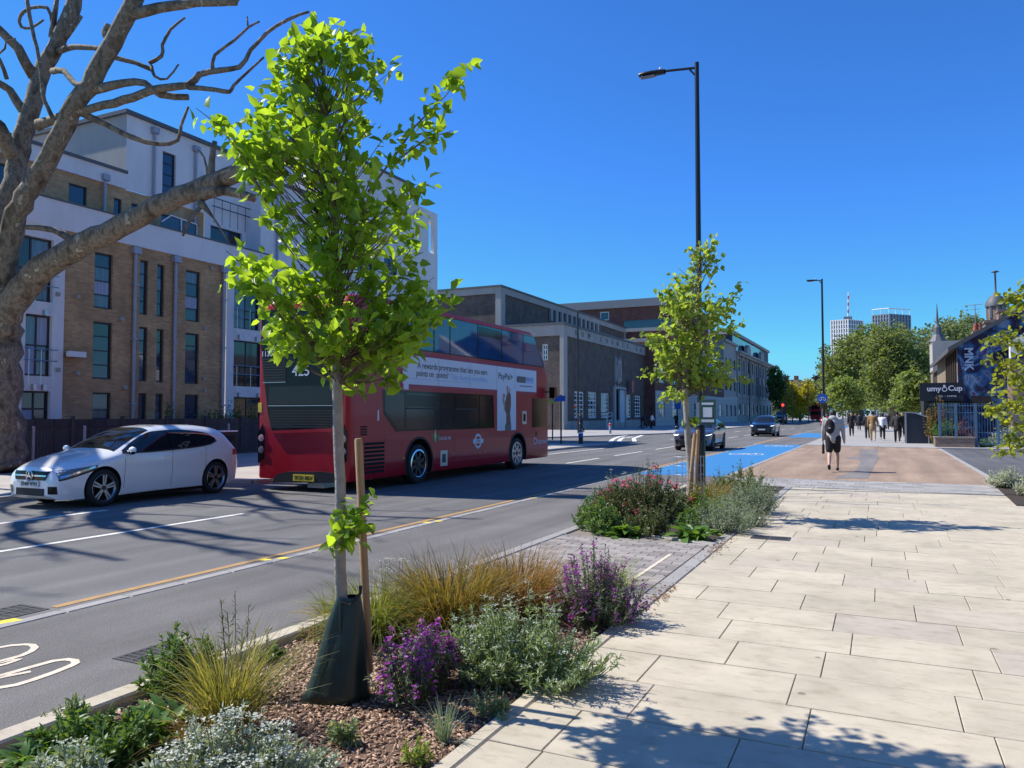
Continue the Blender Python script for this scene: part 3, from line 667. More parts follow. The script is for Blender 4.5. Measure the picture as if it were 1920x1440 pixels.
for px in (61, 157, 259, 348, 427): share('post', pme, fe, (XR + .03, AX(px, 830, XR).y, 0))
XF = -24.6
fb = thing('board_fence', 'dark close-boarded panel fence behind the black railing', 'fence', (XF, 22, 0))
pn = MB(); pn.box(-.02, .02, .01, .62, 0, 1.46); pnm = pn.mesh('panel'); pnm.materials.append(m_panel)
for i in range(34): share('panel', pnm, fb, (XF, 13.2 + i * .63, random.uniform(-.015, .015)))
ps = MB(); ps.box(-.05, .05, -.05, .05, 0, 1.56); psm = ps.mesh('post'); psm.materials.append(m_panel)
for i in range(12): share('post', psm, fb, (XF + .04, 13.2 + i * 1.89, 0))
b = MB(); b.box(XF + .03, XF + .06, 13.2, 34.6, 1.2, 1.24); b.build('rail', m_panel, fb)

# ------------------------------------------------------------------ county court
XC = -30.0; YC = 75.0
co = thing('court_building', 'dark brick county court with stone frame and white grid windows', 'courthouse', (-36, 92, 0))
yc1 = yx(1229, XC, 700); ztc, zbc = zx(1057, 609, XC), zx(1057, 629, XC)
wc = [rect(*q, XC) for q in ((1077, 1096, 734, 784), (1103, 1120, 735, 784), (1127, 1143, 737, 784), (1172, 1184, 740, 783), (1190, 1202, 742, 782), (1207, 1219, 743, 782))]
door = rect(1152, 1170, 730, 797, XC)
b = MB(); wall(b, 'x', XC, YC, yc1, 0, zbc, wc + [door], .3); b.build('brick_wall', m_dbrick, co)
q = AY(1016, 676, YC); q2 = AY(1027, 645, YC); wsid = (q.x, q2.x, q.z, q2.z)
b = MB(); wall(b, '-y', YC, XC - 16, XC, 0, zbc, [wsid], .3); b.build('brick_wall', m_dbrick, co)
for h in wc: window(co, 'x', XC, *h, 3, 6, m_wframe, m_glassB, .22, .2, .12, panes=False)
window(co, '-y', YC, *wsid, 2, 3, m_wframe, m_glassB, .15, .2, .1, panes=False)
b = MB(); b.box(XC - .3, XC + .15, YC - .15, YC + .9, 0, zbc + .002); b.build('corner_pier', m_stone, co)
b = MB(); b.box(XC - .3, XC + .15, yc1 - .7, yc1, 0, zbc); b.build('corner_pier', m_stone, co)
b = MB(); b.box(XC - .3, XC + .16, YC - .16, yc1, zbc, ztc); b.box(XC - 16, XC - .3, YC - .16, YC + .3, zbc, ztc); b.build('stone_band', m_stone, co)
b = MB(); b.box(XC - 16, XC + .3, YC - .3, yc1 + .1, ztc, ztc + .25); b.build('coping', m_lead, co)
b = MB(); b.box(XC - .05, XC + .08, YC + .9, yc1 - .7, 0, .9); b.build('plinth', m_stone, co)
m_letter = M('letter_metal', (.17, .165, .16), .6)
s = 'BOW COUNTY COURT'
ly0, ly1 = yx(1077, XC), yx(1222, XC)
for i, ch in enumerate(s):
    if ch != ' ':
        y = ly0 + (ly1 - ly0) * i / (len(s) - 1); text('letter', ch, m_letter, co, (XC + .18, y, (zbc + ztc) / 2), .85, '+x', .03)
# carved coat of arms: crown, shield and two supporters in relief
c = AX(1157, 690, XC); b = MB()
def relief(b, poly, d, o=0): b.prism([(c.y + u, c.z + v) for u, v in poly], XC - .02, XC + d + o, axis='x')
relief(b, [(-.7, -1.5), (0, -2.1), (.7, -1.5), (.8, .3), (-.8, .3)], .28)
relief(b, [(-.5, .35), (.5, .35), (.7, 1.1), (.35, .85), (0, 1.35), (-.35, .85), (-.7, 1.1)], .3)
for sg in (-1, 1):
    relief(b, [(sg * .85, -1.7), (sg * 1.15, -1.9), (sg * 1.3, -.4), (sg * 1.2, .9), (sg * 1.0, 1.5), (sg * .8, 1.1), (sg * .95, .3), (sg * .85, -.6)], .22)
relief(b, [(-1.2, -2.0), (-.6, -2.45), (0, -2.2), (.6, -2.45), (1.2, -2.0), (1.0, -2.5), (0, -2.7), (-1.0, -2.5)], .18)
for u in (-.35, .1, .45):
    b.box(XC + .28, XC + .34, c.y + u, c.y + u + .1, c.z - 1.3, c.z + .1)
b.build('coat_of_arms', m_stone, co)
b = MB(); d = door
b.box(XC - .28, XC - .25, d[0], d[1], d[2], d[3]); b.build('door', M('door_dark', (.03, .03, .03), .4), co)
b = MB(); b.box(XC - .2, XC + .25, d[0] - .7, d[0], 0, d[3] + .3); b.box(XC - .2, XC + .25, d[1], d[1] + .25, 0, d[3] + .3); b.box(XC - .2, XC + .26, d[0], d[1], d[3], d[3] + .3); b.build('door_surround', m_grender, co)
b = MB(); b.box(XC - .1, XC + .12, (d[0] + d[1]) / 2, d[1] - .02, d[2] + .3, d[3] - .1); b.build('door_leaf', M('pale_blue_door', (.45, .50, .58), .5), co)
p = AX(1177, 725, XC); b = MB(); b.box(XC + .6, XC + .7, p.y - .55, p.y + .55, p.z - .8, p.z + .8); b.build('wall_sign', M('crimson_sign', (.35, .03, .06), .5), co)
b = MB(); b.box(XC, XC + .6, p.y - .05, p.y + .05, p.z + .7, p.z + .75); b.build('sign_bracket', m_black, co)
# upper hall behind
XU = -39.9; YU = 80.
ztu, zbu = zx(938, 538, XU), zx(938, 550, XU); yu1 = yx(1171, XU, 620)
b = MB(); b.box(XU - 14, XU, YU, yu1, 0, zbu); b.build('upper_hall', m_dbrick, co)
b = MB(); b.box(XU - 14, XU + .2, YU - .2, yu1, zbu, ztu); b.box(XU - .5, XU + .25, YU - .2, YU + .9, 0, zbu); b.box(XU - .5, XU + .2, yu1 - .6, yu1 + .02, 0, zbu); b.build('stone_frame', m_stone, co)
ys0, ys1 = yx(1031, XU, 590), yx(1118, XU, 600); zs0 = zx(1074, 614, XU)
b = MB(); b.box(XU, XU + .06, ys0, ys1, zs0, zbu); b.build('clerestory_glass', m_glassB, co)
for i in range(11):
    y = ys0 + (ys1 - ys0) * i / 10; b = MB(); b.box(XU + .06, XU + .35, y - .35, y + .35, zs0, zbu); b.build('fin', m_stone, co)
b = MB(); b.box(XU - 14, XU + .35, YU - .35, yu1 + .1, ztu, ztu + .2); b.build('coping', m_lead, co)
# white tubular ramp rail by the court door
rl = thing('ramp_railing', 'white tubular handrail on ramp at court door', 'handrail', (-29, 92, 0))
b = MB(); P = [G(1138, 804), G(1165, 797), G(1187, 795)]
for z in (.35, .85, 1.35, 1.75): b.tube([(p.x, p.y, z + .35 * i) for i, p in enumerate(P)], .05, 6)
b.build('rail', m_wframe, rl)
for t in np.linspace(0, 1, 8):
    p = P[0].lerp(P[1], t * 2) if t < .5 else P[1].lerp(P[2], t * 2 - 1); b = MB(); b.tube([(p.x, p.y, 0), (p.x, p.y, 1.75 + .7 * t)], .05, 6); b.build('post', m_wframe, rl)

# ------------------------------------------------------------------ red brick block and older frontages down the street
YR = 131.
rb = thing('red_brick_block', 'large dark red brick block with grey roof behind county court', 'building', (-45, 140, 0))
zr0 = AY(1250, 572, YR).z; zr1 = AY(1250, 557, YR).z; xr0, xr1 = AY(1040, 600, YR).x, AY(1262, 600, YR).x
q1, q2 = AY(1125, 601, YR), AY(1142, 584, YR); hw = (q1.x, q2.x, q1.z, q2.z)
b = MB(); wall(b, '-y', YR, xr0, xr1, 0, zr0, [hw], .2); b.box(xr1 - .02, xr1, YR + .01, YR + 30, 0, zr0); b.build('brick_wall', m_rbrick, rb)
window(rb, '-y', YR, *hw, 1, 1, m_wframe, m_glassA, .15, .15)
b = MB(); b.box(xr0, xr1 + .4, YR - .4, YR + 30, zr0, zr1); b.build('roof', m_roofgrey, rb)
za = AY(1210, 619, YR).z; b = MB(); b.box(xr0, xr1 + .2, YR - .25, YR - .01, za - .2, za + .4); b.build('string_course', m_stone, rb)
b = MB(); b.box(AY(1170, 615, YR).x, xr1, YR - .1, YR - .005, za + .4, za + 1.8)
b.build('window_strip', m_glassA, rb)
XS = -28.5
def front(name, label, pa, pb, ptop, m, floors, gm=None, ground=None, gtop=None, wcols=4, fm=m_wframe):
    t = thing(name, label, 'building', (XS - 4, (yx(pa, XS, 700) + yx(pb, XS, 700)) / 2, 0)); y0, y1 = yx(pa, XS, 700), yx(pb, XS, 700); zt = zx(pa, ptop, XS)
    hs = []
    for (z0, z1) in floors:
        for k in range(wcols):
            w = (y1 - y0) / wcols; hs.append((y0 + k * w + w * .3, y0 + k * w + w * .72, z0, z1))
    zg = gtop if gtop else 0
    b = MB(); wall(b, 'x', XS, y0, y1, zg, zt, [h for h in hs if h[2] > zg], .2); b.box(XS - 10, XS - .001, y0, y0 + .05, 0, zt); b.build('front_wall', m, t)
    if ground:
        b = MB(); wall(b, 'x', XS + .05, y0, y1, 0, zg, [h for h in hs if h[3] < zg], .25); b.build('ground_floor_wall', ground, t)
        for k in range(1, 8): b = MB(); b.box(XS + .05, XS + .09, y0, y1, zg * k / 8 - .04, zg * k / 8 + .0); b.build('rusticated_joint', m_grender, t)
    for h in hs: window(t, 'x', XS if h[2] > zg else XS + .05, *h, 2, 2, fm, gm or m_glassB, .1, .15, .08, panes=False)
    b = MB(); b.box(XS - 10, XS + .5, y0, y1, zt, zt + .5); b.build('cornice', m_stone, t)
    return t, y0, y1, zt
m_wground = M('painted_ground', (.50, .48, .47), .75, var=.06, dirt=.25, dirtc=(.4, .38, .36))
front('brick_frontage', 'red brown brick frontage with white ground floor behind second sapling', 1228, 1357, 640, m_rbrick, [(1.2, 3.6), (6.2, 8.4), (10.2, 12.2)], ground=m_wground, gtop=5.0, wcols=7)
front('white_frontage', 'narrow pale rendered frontage left of ornate stone building', 1357, 1381, 640, m_stone, [(1.2, 3.6), (6.6, 8.6), (11.2, 13.4)], ground=m_wground, gtop=5.2, wcols=3, fm=m_frame)
zc = zx(1381, 660, XS)
t, y0, y1, zt = front('stone_building', 'ornate grey stone building with heavy cornice and glass rooftop storey', 1381, 1446, 662, m_stone, [(1.4, 4.0), (6.3, 9.4), (11.4, 14.2)], ground=m_stone, gtop=5.4, wcols=9, fm=m_frame)
for k in range(10):
    y = y0 + (y1 - y0) * k / 9; b = MB(); b.box(XS, XS + .35, y - .45, y + .45, 5.5, zt - .3); b.build('pilaster', m_stone, t)
b = MB(); b.box(XS, XS + .25, y0, y1, 5.4, 6.0); b.build('string_course', m_stone, t)
b = MB(); b.box(XS, XS + 1.2, y0 - .8, y1 + .8, zt, zt + .45); b.box(XS, XS + .8, y0 - .4, y1 + .4, zt - .5, zt); b.build('cornice', m_stone, t)
for k in (1, 4, 7):
    y = y0 + (y1 - y0) * (k + .5) / 9; b = MB(); b.box(XS, XS + .12, y - 1.1, y + 1.1, 9.5, 11.2); b.build('brick_panel', m_rbrick, t)
b = MB(); zr = zx(1381, 626, XS); b.box(XS - 8, XS - .8, y0, y1, zt + .4, zr); b.build('rooftop_glass', m_glassA, t)
b = MB(); b.box(XS - 8.5, XS - .4, y0 - .4, y1 + .4, zr, zr + .7); b.build('rooftop_slab', m_stone, t)
for k in (2.5, 6.):
    y = y0 + (y1 - y0) * k / 9; b = MB(); b.prism([(y - 3, zt + .45), (y + 3, zt + .45), (y + 2.6, zt + 2.2), (y + 1.2, zt + 3), (y - 1.2, zt + 3), (y - 2.6, zt + 2.2)], XS - .5, XS + .3, axis='x'); b.build('dormer_gable', m_stone, t)
y = y0 + (y1 - y0) * .25; b = MB(); b.tube([(XS + .5, y, 0), (XS + .5, y, zt)], .12, 6); b.build('drainpipe', m_black, t)
lr = thing('far_terrace', 'low far terrace roofline with chimneys above the street trees', 'building', (-30, 420, 0))
b = MB(); p, q = AY(1470, 712, 420.), AY(1500, 712, 420.); b.box(p.x - 10, q.x, 420, 440, 0, p.z); b.build('wall', m_bbrick, lr)
for x in (p.x, q.x - 3): b = MB(); b.box(x, x + 2, 421, 424, p.z, p.z + 2); b.build('chimney', m_rbrick, lr)
# ------------------------------------------------------------------ two far towers
def tower(label, pl, pr, pt, pc, D, m, ncol, nrow, white):
    A, B, Cc = AD(pl, pt, D), AD(pr, pt, D), AD(pc, pt, D * .985)
    h = A.z; t = thing('tower_block', label, 'tower', ((A.x + B.x) / 2, A.y, 0))
    back = A + (B - Cc); b = MB(); b.prism([(A.x, A.y), (Cc.x, Cc.y), (B.x, B.y), (back.x, back.y)], 0, h); b.build('glass_core', m, t)
    b = MB()
    for (P, Q, n) in ((A, Cc, ncol[0]), (Cc, B, ncol[1])):
        d = (Q - P); d.z = 0; L_ = d.length; d.normalize(); nn = Vector((d.y, -d.x, 0))
        for i in range(n + 1):
            o = P + d * (L_ * i / n)
            fn = MB(); w = .45 if white else .3; s = o - d * w + nn * .6; e = o + d * w; fn.prism([(s.x, s.y), ((o + d * w + nn * .6).x, (o + d * w + nn * .6).y), (e.x, e.y), ((o - d * w).x, (o - d * w).y)], 0, h + (.5 if white else 0)); fn.build('fin', m_wframe if white else m_pipe, t)
        for j in range(nrow + 1):
            z = h * (1 - .45 * j / nrow); fl = MB(); a_, b_ = P + nn * .4, Q + nn * .4; fl.prism([(a_.x, a_.y), (b_.x, b_.y), (Q.x, Q.y), (P.x, P.y)], z - .35, z + .35); fl.build('floor_band', m_wframe if white else m_roofgrey, t)
    return t, A, B, Cc, h
m_tglass = GLASS('tower_glass', (.09, .13, .19), .15); m_tglass2 = GLASS('tower_glass_blue', (.10, .16, .22), .12)
t, A, B, Cc, h = tower('white finned tower block with red mast above far trees', 1558, 1617, 602, 1590, 620, m_tglass, (7, 6), 10, True)
p0, p1 = AD(1590, 600, 625), AD(1591, 548, 625); b = MB()
for k in range(8): b.tube([p0.lerp(p1, k / 8), p0.lerp(p1, (k + 1) / 8)], .6, 6, mi=k % 2)
b.build('mast', [M('mast_red', (.6, .05, .05), .5), m_wframe], t); b = MB(); b.box(p0.x - 3, p0.x + 3, p0.y - 3, p0.y + 3, h, h + 4); b.build('mast_base', m_roofgrey, t)
t, A, B, Cc, h = tower('blue glass tower block with open rooftop frame above far trees', 1636, 1706, 592, 1667, 520, m_tglass2, (6, 7), 12, False)
b = MB()
for q in (A, Cc, B, A.lerp(Cc, .5), Cc.lerp(B, .33), Cc.lerp(B, .66)): b.tube([(q.x, q.y, h), (q.x, q.y, h + 4)], .25, 5)
for P, Q in ((A, Cc), (Cc, B)): b.tube([(P.x, P.y, h + 4), (Q.x, Q.y, h + 4)], .35, 5)
b.build('rooftop_frame', m_wframe, t)

# ------------------------------------------------------------------ pub with mural gable on the right
def MURAL(name):
    m, nt, N, L, b = _new(name); b.inputs['Roughness'].default_value = .7
    g = N.new('ShaderNodeNewGeometry'); n = N.new('ShaderNodeTexNoise'); n.inputs['Scale'].default_value = .8; n.inputs['Detail'].default_value = 6; n.inputs['Distortion'].default_value = 1.6
    L.new(g.outputs['Position'], n.inputs['Vector'])
    r = _ramp(N, [(.3, (.004, .004, .012)), (.40, (.03, .008, .05)), (.46, (.01, .02, .07)), (.54, (.04, .14, .30)), (.60, (.22, .30, .42)), (.64, (.10, .05, .18)), (.75, (.008, .008, .03))]); L.new(n.outputs['Fac'], r.inputs[0])
    v = N.new('ShaderNodeTexVoronoi'); v.inputs['Scale'].default_value = 1.1; v.feature = 'DISTANCE_TO_EDGE'; mp = N.new('ShaderNodeMapping'); mp.inputs['Scale'].default_value = (1.8, 1, .5); L.new(g.outputs['Position'], mp.inputs[0]); L.new(mp.outputs[0], v.inputs['Vector'])
    r2 = _ramp(N, [(0, (.35, .42, .6)), (.03, (1, 1, 1)), (1, (1, 1, 1))]); L.new(v.outputs['Distance'], r2.inputs[0])
    mx = _n(N, 'ShaderNodeMix', data_type='RGBA', blend_type='MULTIPLY'); mx.inputs[0].default_value = .8; L.new(r.outputs[0], mx.inputs[6]); L.new(r2.outputs[0], mx.inputs[7]); L.new(mx.outputs[2], b.inputs['Base Color'])
    return m
YP = 52.
m_mural = MURAL('mural_paint'); m_slate = M('slate', (.09, .09, .095), .7, var=.2, vs=3, bump=.2); m_cream2 = M('cream_plaster', (.26, .20, .14), .85, var=.15, vs=1, dirt=.4)
pub = thing('pub_building', 'corner pub with dark purple and blue mural gable wall', 'pub', (9, 58, 0))
E0 = AY(1795, 650, YP); ap_ = AY(1930, 574, YP); x1 = AY(1990, 650, YP).x + 2
sl = (ap_.z - E0.z) / (ap_.x - E0.x)
b = MB(); b.prism([(E0.x, 0), (x1, 0), (x1, E0.z + 1), (ap_.x, ap_.z), (E0.x, E0.z)], YP, YP + .3, axis='y'); b.build('mural_wall', m_mural, pub)
b = MB(); b.prism([(E0.x - .5, E0.z - .3 - .02), (ap_.x, ap_.z + .02), (ap_.x, ap_.z + .25), (E0.x - .5, E0.z - .05)], YP - .25, YP + 18, axis='y'); b.build('roof', m_slate, pub)
b = MB(); b.box(E0.x + .02, E0.x + .3, YP + .3, YP + 18, 0, E0.z); b.build('front_wall', m_cream2, pub)
for i in range(6): b = MB(); y = YP + 1 + i * 1.4; b.box(E0.x - .08, E0.x + .02, y, y + .25, 3.4, E0.z - .1); b.build('timber', M('dark_timber', (.05, .035, .025), .8), pub)
p = AY(1816, 673, YP); text('mural_lettering', 'MNK', M('pale_lettering', (.55, .62, .70), .6), pub, (p.x, YP - .02, p.z), .60, Matrix(((0, 1, 0), (0, 0, -1), (-1, 0, 0))), .01, bold=.02)
for (a, b_, c_, d_) in ((1862, 1878, 690, 722), (1820, 1858, 742, 765)):
    q1, q2 = AY(a, d_, YP), AY(b_, c_, YP); window(pub, '-y', YP - .12, q1.x, q2.x, q1.z, q2.z, 2, 2, m_frame, m_glassB, .06, .05, .05, panes=False)
# chimneys, cupola and aerial
def ch(pl, pr, pt, pb, Y, m=m_bbrick, pots=0):
    a, c_ = AY(pl, pt, Y), AY(pr, pb, Y); b = MB(); b.box(a.x, c_.x, Y, Y + .9, c_.z, a.z); b.box(a.x - .06, c_.x + .06, Y - .06, Y + .96, a.z - .18, a.z - .04); o = b.build('chimney', m, pub)
    for i in range(pots):
        q = MB(); x = a.x + (c_.x - a.x) * (i + .5) / pots; q.lathe([(.13, 0), (.1, .45), (.12, .5)], (x, Y + .45, a.z), 'z', 10); q.build('chimney_pot', M('terracotta', (.36, .1, .06), .8), o)
ch(1847, 1868, 600, 628, YP + 2); ch(1872, 1896, 580, 612, YP + 3); ch(1826, 1844, 619, 650, YP + 5, pots=2)
c = AY(1868, 600, YP + 6); zt = AY(1868, 575, YP + 6).z; b = MB(); b.lathe([(.5, 0), (.5, zt - c.z)], (c.x, c.y, c.z), 'z', 8); b.build('cupola_drum', m_bbrick, pub)
b = MB(); b.lathe([(.62, 0), (.6, .25), (.4, .6), (.12, .85), (.06, 1.0), (.05, 2.2), (.25, 2.25), (.05, 2.35)], (c.x, c.y, zt), 'z', 12); b.build('cupola_dome', m_lead, pub, smooth=True)
for i in range(8):
    w = i * math.pi / 4; b = MB(); b.box(c.x + .5 * math.cos(w) - .06, c.x + .5 * math.cos(w) + .06, c.y + .5 * math.sin(w) - .06, c.y + .5 * math.sin(w) + .06, c.z + .1, zt); b.build('cupola_column', m_stone, pub)
a = AY(1829, 610, YP + 5); b = MB(); zt = AY(1829, 572, YP + 5).z; b.tube([(a.x, a.y, a.z), (a.x, a.y, zt)], .025, 5)
for k, w in ((0, .55), (.3, .4)): b.tube([(a.x - w, a.y, zt - k), (a.x + w * .8, a.y, zt - k + .05)], .018, 4)
for k in range(5): b.tube([(a.x - .4 + k * .18, a.y - .15, zt), (a.x - .4 + k * .18, a.y + .15, zt)], .012, 4)
b.build('aerial', m_pipe, pub)
# gabled turret house beyond
th = thing('turret_house', 'weathered stone corner turret with spire beyond the mural pub', 'building', (6, 72, 0))
p, q = AY(1748, 640, 72.), AY(1772, 692, 72.); b = MB(); b.box(p.x, q.x + 3, 72, 76, q.z - .1, p.z); b.build('turret', m_grender, th)
b = MB(); b.box(p.x + .35, q.x + 3, 72.3, 82, 0, q.z); b.build('wall', m_cream2, th)
cx = (p.x + q.x) / 2; b = MB(); b.lathe([(.7, 0), (.35, .6), (.3, 1.2), (.12, 1.5), (.02, 3.2)], (cx, 72.8, p.z), 'z', 10); b.build('spire', m_lead, th)
b = MB(); b.prism([(q.x, q.z + 1.2), (q.x + 2.6, p.z - .3), (q.x + 3, p.z - .3), (q.x + 3, p.z - .6), (q.x, q.z + .9)], 71.9, 80, axis='y'); b.build('roof', m_lead, th)
for k in range(4): b = MB(); b.box(p.x + .3, p.x + .4, 73 + k * 1.5, 73.3 + k * 1.5, 1, q.z); b.build('timber', m_frame, th)
# shop sign on the low front extension
YS = 48.
sh = thing('cafe_front', 'single storey black cafe front with white lettered sign', 'cafe', (4, 49, 0))
p, q = AY(1725, 752, YS), AY(1806, 717, YS); b = MB(); b.box(p.x, q.x, YS, YS + .25, p.z, q.z); sg = b.build('fascia_sign', M('sign_black', (.012, .012, .02), .5), sh)
m_sgn = M('sign_lettering', (.75, .75, .78), .6)
c = AY(1753, 731, YS); text('lettering', 'umy', m_sgn, sg, (c.x - .05, YS - .02, c.z + .05), .40, '-y', .01, bold=.008)
c = AY(1791, 730, YS); text('lettering', 'Cup', m_sgn, sg, (c.x, YS - .02, c.z + .05), .40, '-y', .01, bold=.008)
c = AY(1771, 730, YS); b = MB(); b.lathe([(.13, 0), (.13, .02)], (c.x, YS - .03, c.z), 'y', 16); b.lathe([(.09, 0), (.13, 0)], (c.x, YS - .035, c.z), 'y', 16); b.box(c.x - .06, c.x + .04, YS - .03, YS - .02, c.z + .13, c.z + .24); b.build('cup_emblem', m_sgn, sg)
c = AY(1780, 743, YS); text('lettering', 'TEA  •  COFFEE', m_sgn, sg, (c.x - .1, YS - .02, c.z), .13, '-y', .005)
b = MB(); b.box(p.x + .2, q.x, YS + .3, YP, 0, q.z - .1); b.build('shop_wall', m_blackm, sh)
for i in range(3): b = MB(); w = (q.x - p.x - .4) / 3; b.box(p.x + .25 + i * w, p.x + .2 + (i + 1) * w, YS + .2, YS + .29, .5, p.z - .1); b.build('shop_window', m_glassB, sh)
# brick and white side building at the right edge
sbg = thing('brick_side_building', 'brown brick building with white upper wall at right edge', 'building', (13, 55, 0))
p, q = AY(1895, 672, 50.), AY(2020, 636, 50.); b = MB(); b.prism([(p.x, p.z), (q.x, p.z + 2), (q.x, q.z + 2), (p.x, q.z)], 50, 50.6, axis='y'); b.build('white_wall', m_wframe, sbg)
b = MB(); b.box(p.x + .05, q.x, 50.05, 51.9, 0, p.z + 2 * 0); b.build('brick_wall', m_bbrick, sbg)
b = MB(); b.box(p.x + .4, q.x, 50.1, 51.8, p.z, p.z + .02); b.build('ledge', m_lead, sbg)
# brick terrace on the near side, to the right of and behind the camera (unseen; added for reflections, height raised to block sky light)
ot = thing('unseen_brick_terrace', 'unseen brown brick terrace added on the near side behind the camera', 'building', (14, 0, 0))
b = MB(); b.box(12.5, 20, -60, 15.5, 0, 11.5); b.build('wall', m_dbrick, ot)
b = MB(); b.box(12.2, 20.4, -60.2, 15.6, 11.5, 12); b.build('parapet', m_dbrick, ot)
for i in range(12):
    for z in (1.0, 4.6, 8.2):
        y = -38 + i * 4.4; b = MB(); b.box(12.44, 12.52, y, y + 1.4, z, z + 2.1); b.build('window', m_wframe if (i + int(z)) % 3 == 0 else m_glassB, ot)
# ------------------------------------------------------------------ vehicles: shared builders
def pchip(xs, ys):
    o = np.argsort(xs); x = np.array(xs, float)[o]; y = np.array(ys, float)[o]; h = np.diff(x); d = np.diff(y) / h; m = np.zeros(len(x))
    for i in range(1, len(x) - 1):
        m[i] = 0 if d[i - 1] * d[i] <= 0 else (h[i] + h[i - 1]) * 3 / ((2 * h[i] + h[i - 1]) / d[i - 1] + (h[i] + 2 * h[i - 1]) / d[i])
    m[0], m[-1] = d[0], d[-1]
    def f(t):
        t = min(max(t, x[0]), x[-1]); i = min(int(np.searchsorted(x, t, 'right')) - 1, len(h) - 1); i = max(i, 0); s = (t - x[i]) / h[i]
        return float(y[i] * (1 + 2 * s) * (1 - s) ** 2 + m[i] * h[i] * s * (1 - s) ** 2 + y[i + 1] * s * s * (3 - 2 * s) + m[i + 1] * h[i] * s * s * (s - 1))
    return f
m_tyre = M('tyre_rubber', (.018, .018, .018), .8, var=.2, vs=20); m_rim = M('alloy', (.42, .43, .45), .3, metal=.85, var=.05); m_rimd = M('dark_alloy', (.05, .05, .055), .35, metal=.6)
m_chrome = M('chrome', (.75, .76, .78), .12, metal=1, var=.02); m_cglass = GLASS('car_glass', (.012, .015, .018), .03); m_lampg = GLASS('lamp_glass', (.16, .17, .19), .08); m_well = M('wheel_well', (.008, .008, .008), .9)
m_redlamp = M('red_lamp', (.35, .01, .012), .15, spec=.8); m_plate_w = M('plate_white', (.75, .75, .72), .5); m_plate_y = M('plate_yellow', (.80, .58, .05), .5); m_txtk = M('plate_black', (.01, .01, .01), .5); m_gloss = M('gloss_black', (.006, .006, .007), .12, spec=.28); m_trim = M('black_trim', (.015, .015, .016), .6)
m_drl = EMIT('lit_headlamp', (.85, .92, 1.0), 1.6)
def wheel(root, x, y, z, r, w, sgn, spokes=5, rimm=None, twin=True, rr=.70):
    """x = outer face, sgn = outward direction"""
    t = MB(); a = sgn
    t.lathe([(r * .70, -a * w), (r * .93, -a * w), (r, -a * w * .85), (r, -a * .03), (r * .96, -a * .005), (r * .82, a * .005), (r * .74, -a * .008), (r * .70, -a * .04)], (x, y, z), 'x', 36)
    wo = t.build('wheel', m_tyre, root, smooth=True)
    b = MB(); b.lathe([(r * rr, -a * .10), (r * .10, -a * .085)], (x, y, z), 'x', 24); b.build('hub_well', m_well, wo)
    b = MB(); b.lathe([(r * .75, -a * .004), (r * (rr + .03), a * .002), (r * (rr - .03), -a * .03), (r * (rr - .03), -a * .1)], (x, y, z), 'x', 36)
    for k in range(spokes):
        for off in ((-.13, .13) if twin else (0,)):
            w0 = 2 * math.pi * k / spokes + .4
            c0 = (math.cos(w0 + off * 2.6), math.sin(w0 + off * 2.6)); c1 = (math.cos(w0 + off), math.sin(w0 + off)); wd = r * (.045 if twin else .09); nrm = (-c1[1], c1[0])
            P = [(c0[0] * r * .13, c0[1] * r * .13), (c1[0] * r * (rr - .01), c1[1] * r * (rr - .01))]
            q = [(P[0][0] - nrm[0] * wd, P[0][1] - nrm[1] * wd), (P[0][0] + nrm[0] * wd, P[0][1] + nrm[1] * wd), (P[1][0] + nrm[0] * wd, P[1][1] + nrm[1] * wd), (P[1][0] - nrm[0] * wd, P[1][1] - nrm[1] * wd)]
            b.prism([(y + u, z + v) for u, v in q], x - a * .05, x - a * .012, axis='x')
    b.build('rim', rimm or m_rim, wo)
    b = MB(); b.lathe([(0.001, a * .0), (r * .13, -a * .002), (r * .15, -a * .05)], (x, y, z), 'x', 16); b.build('hub_cap', m_rimd, wo)
    return wo
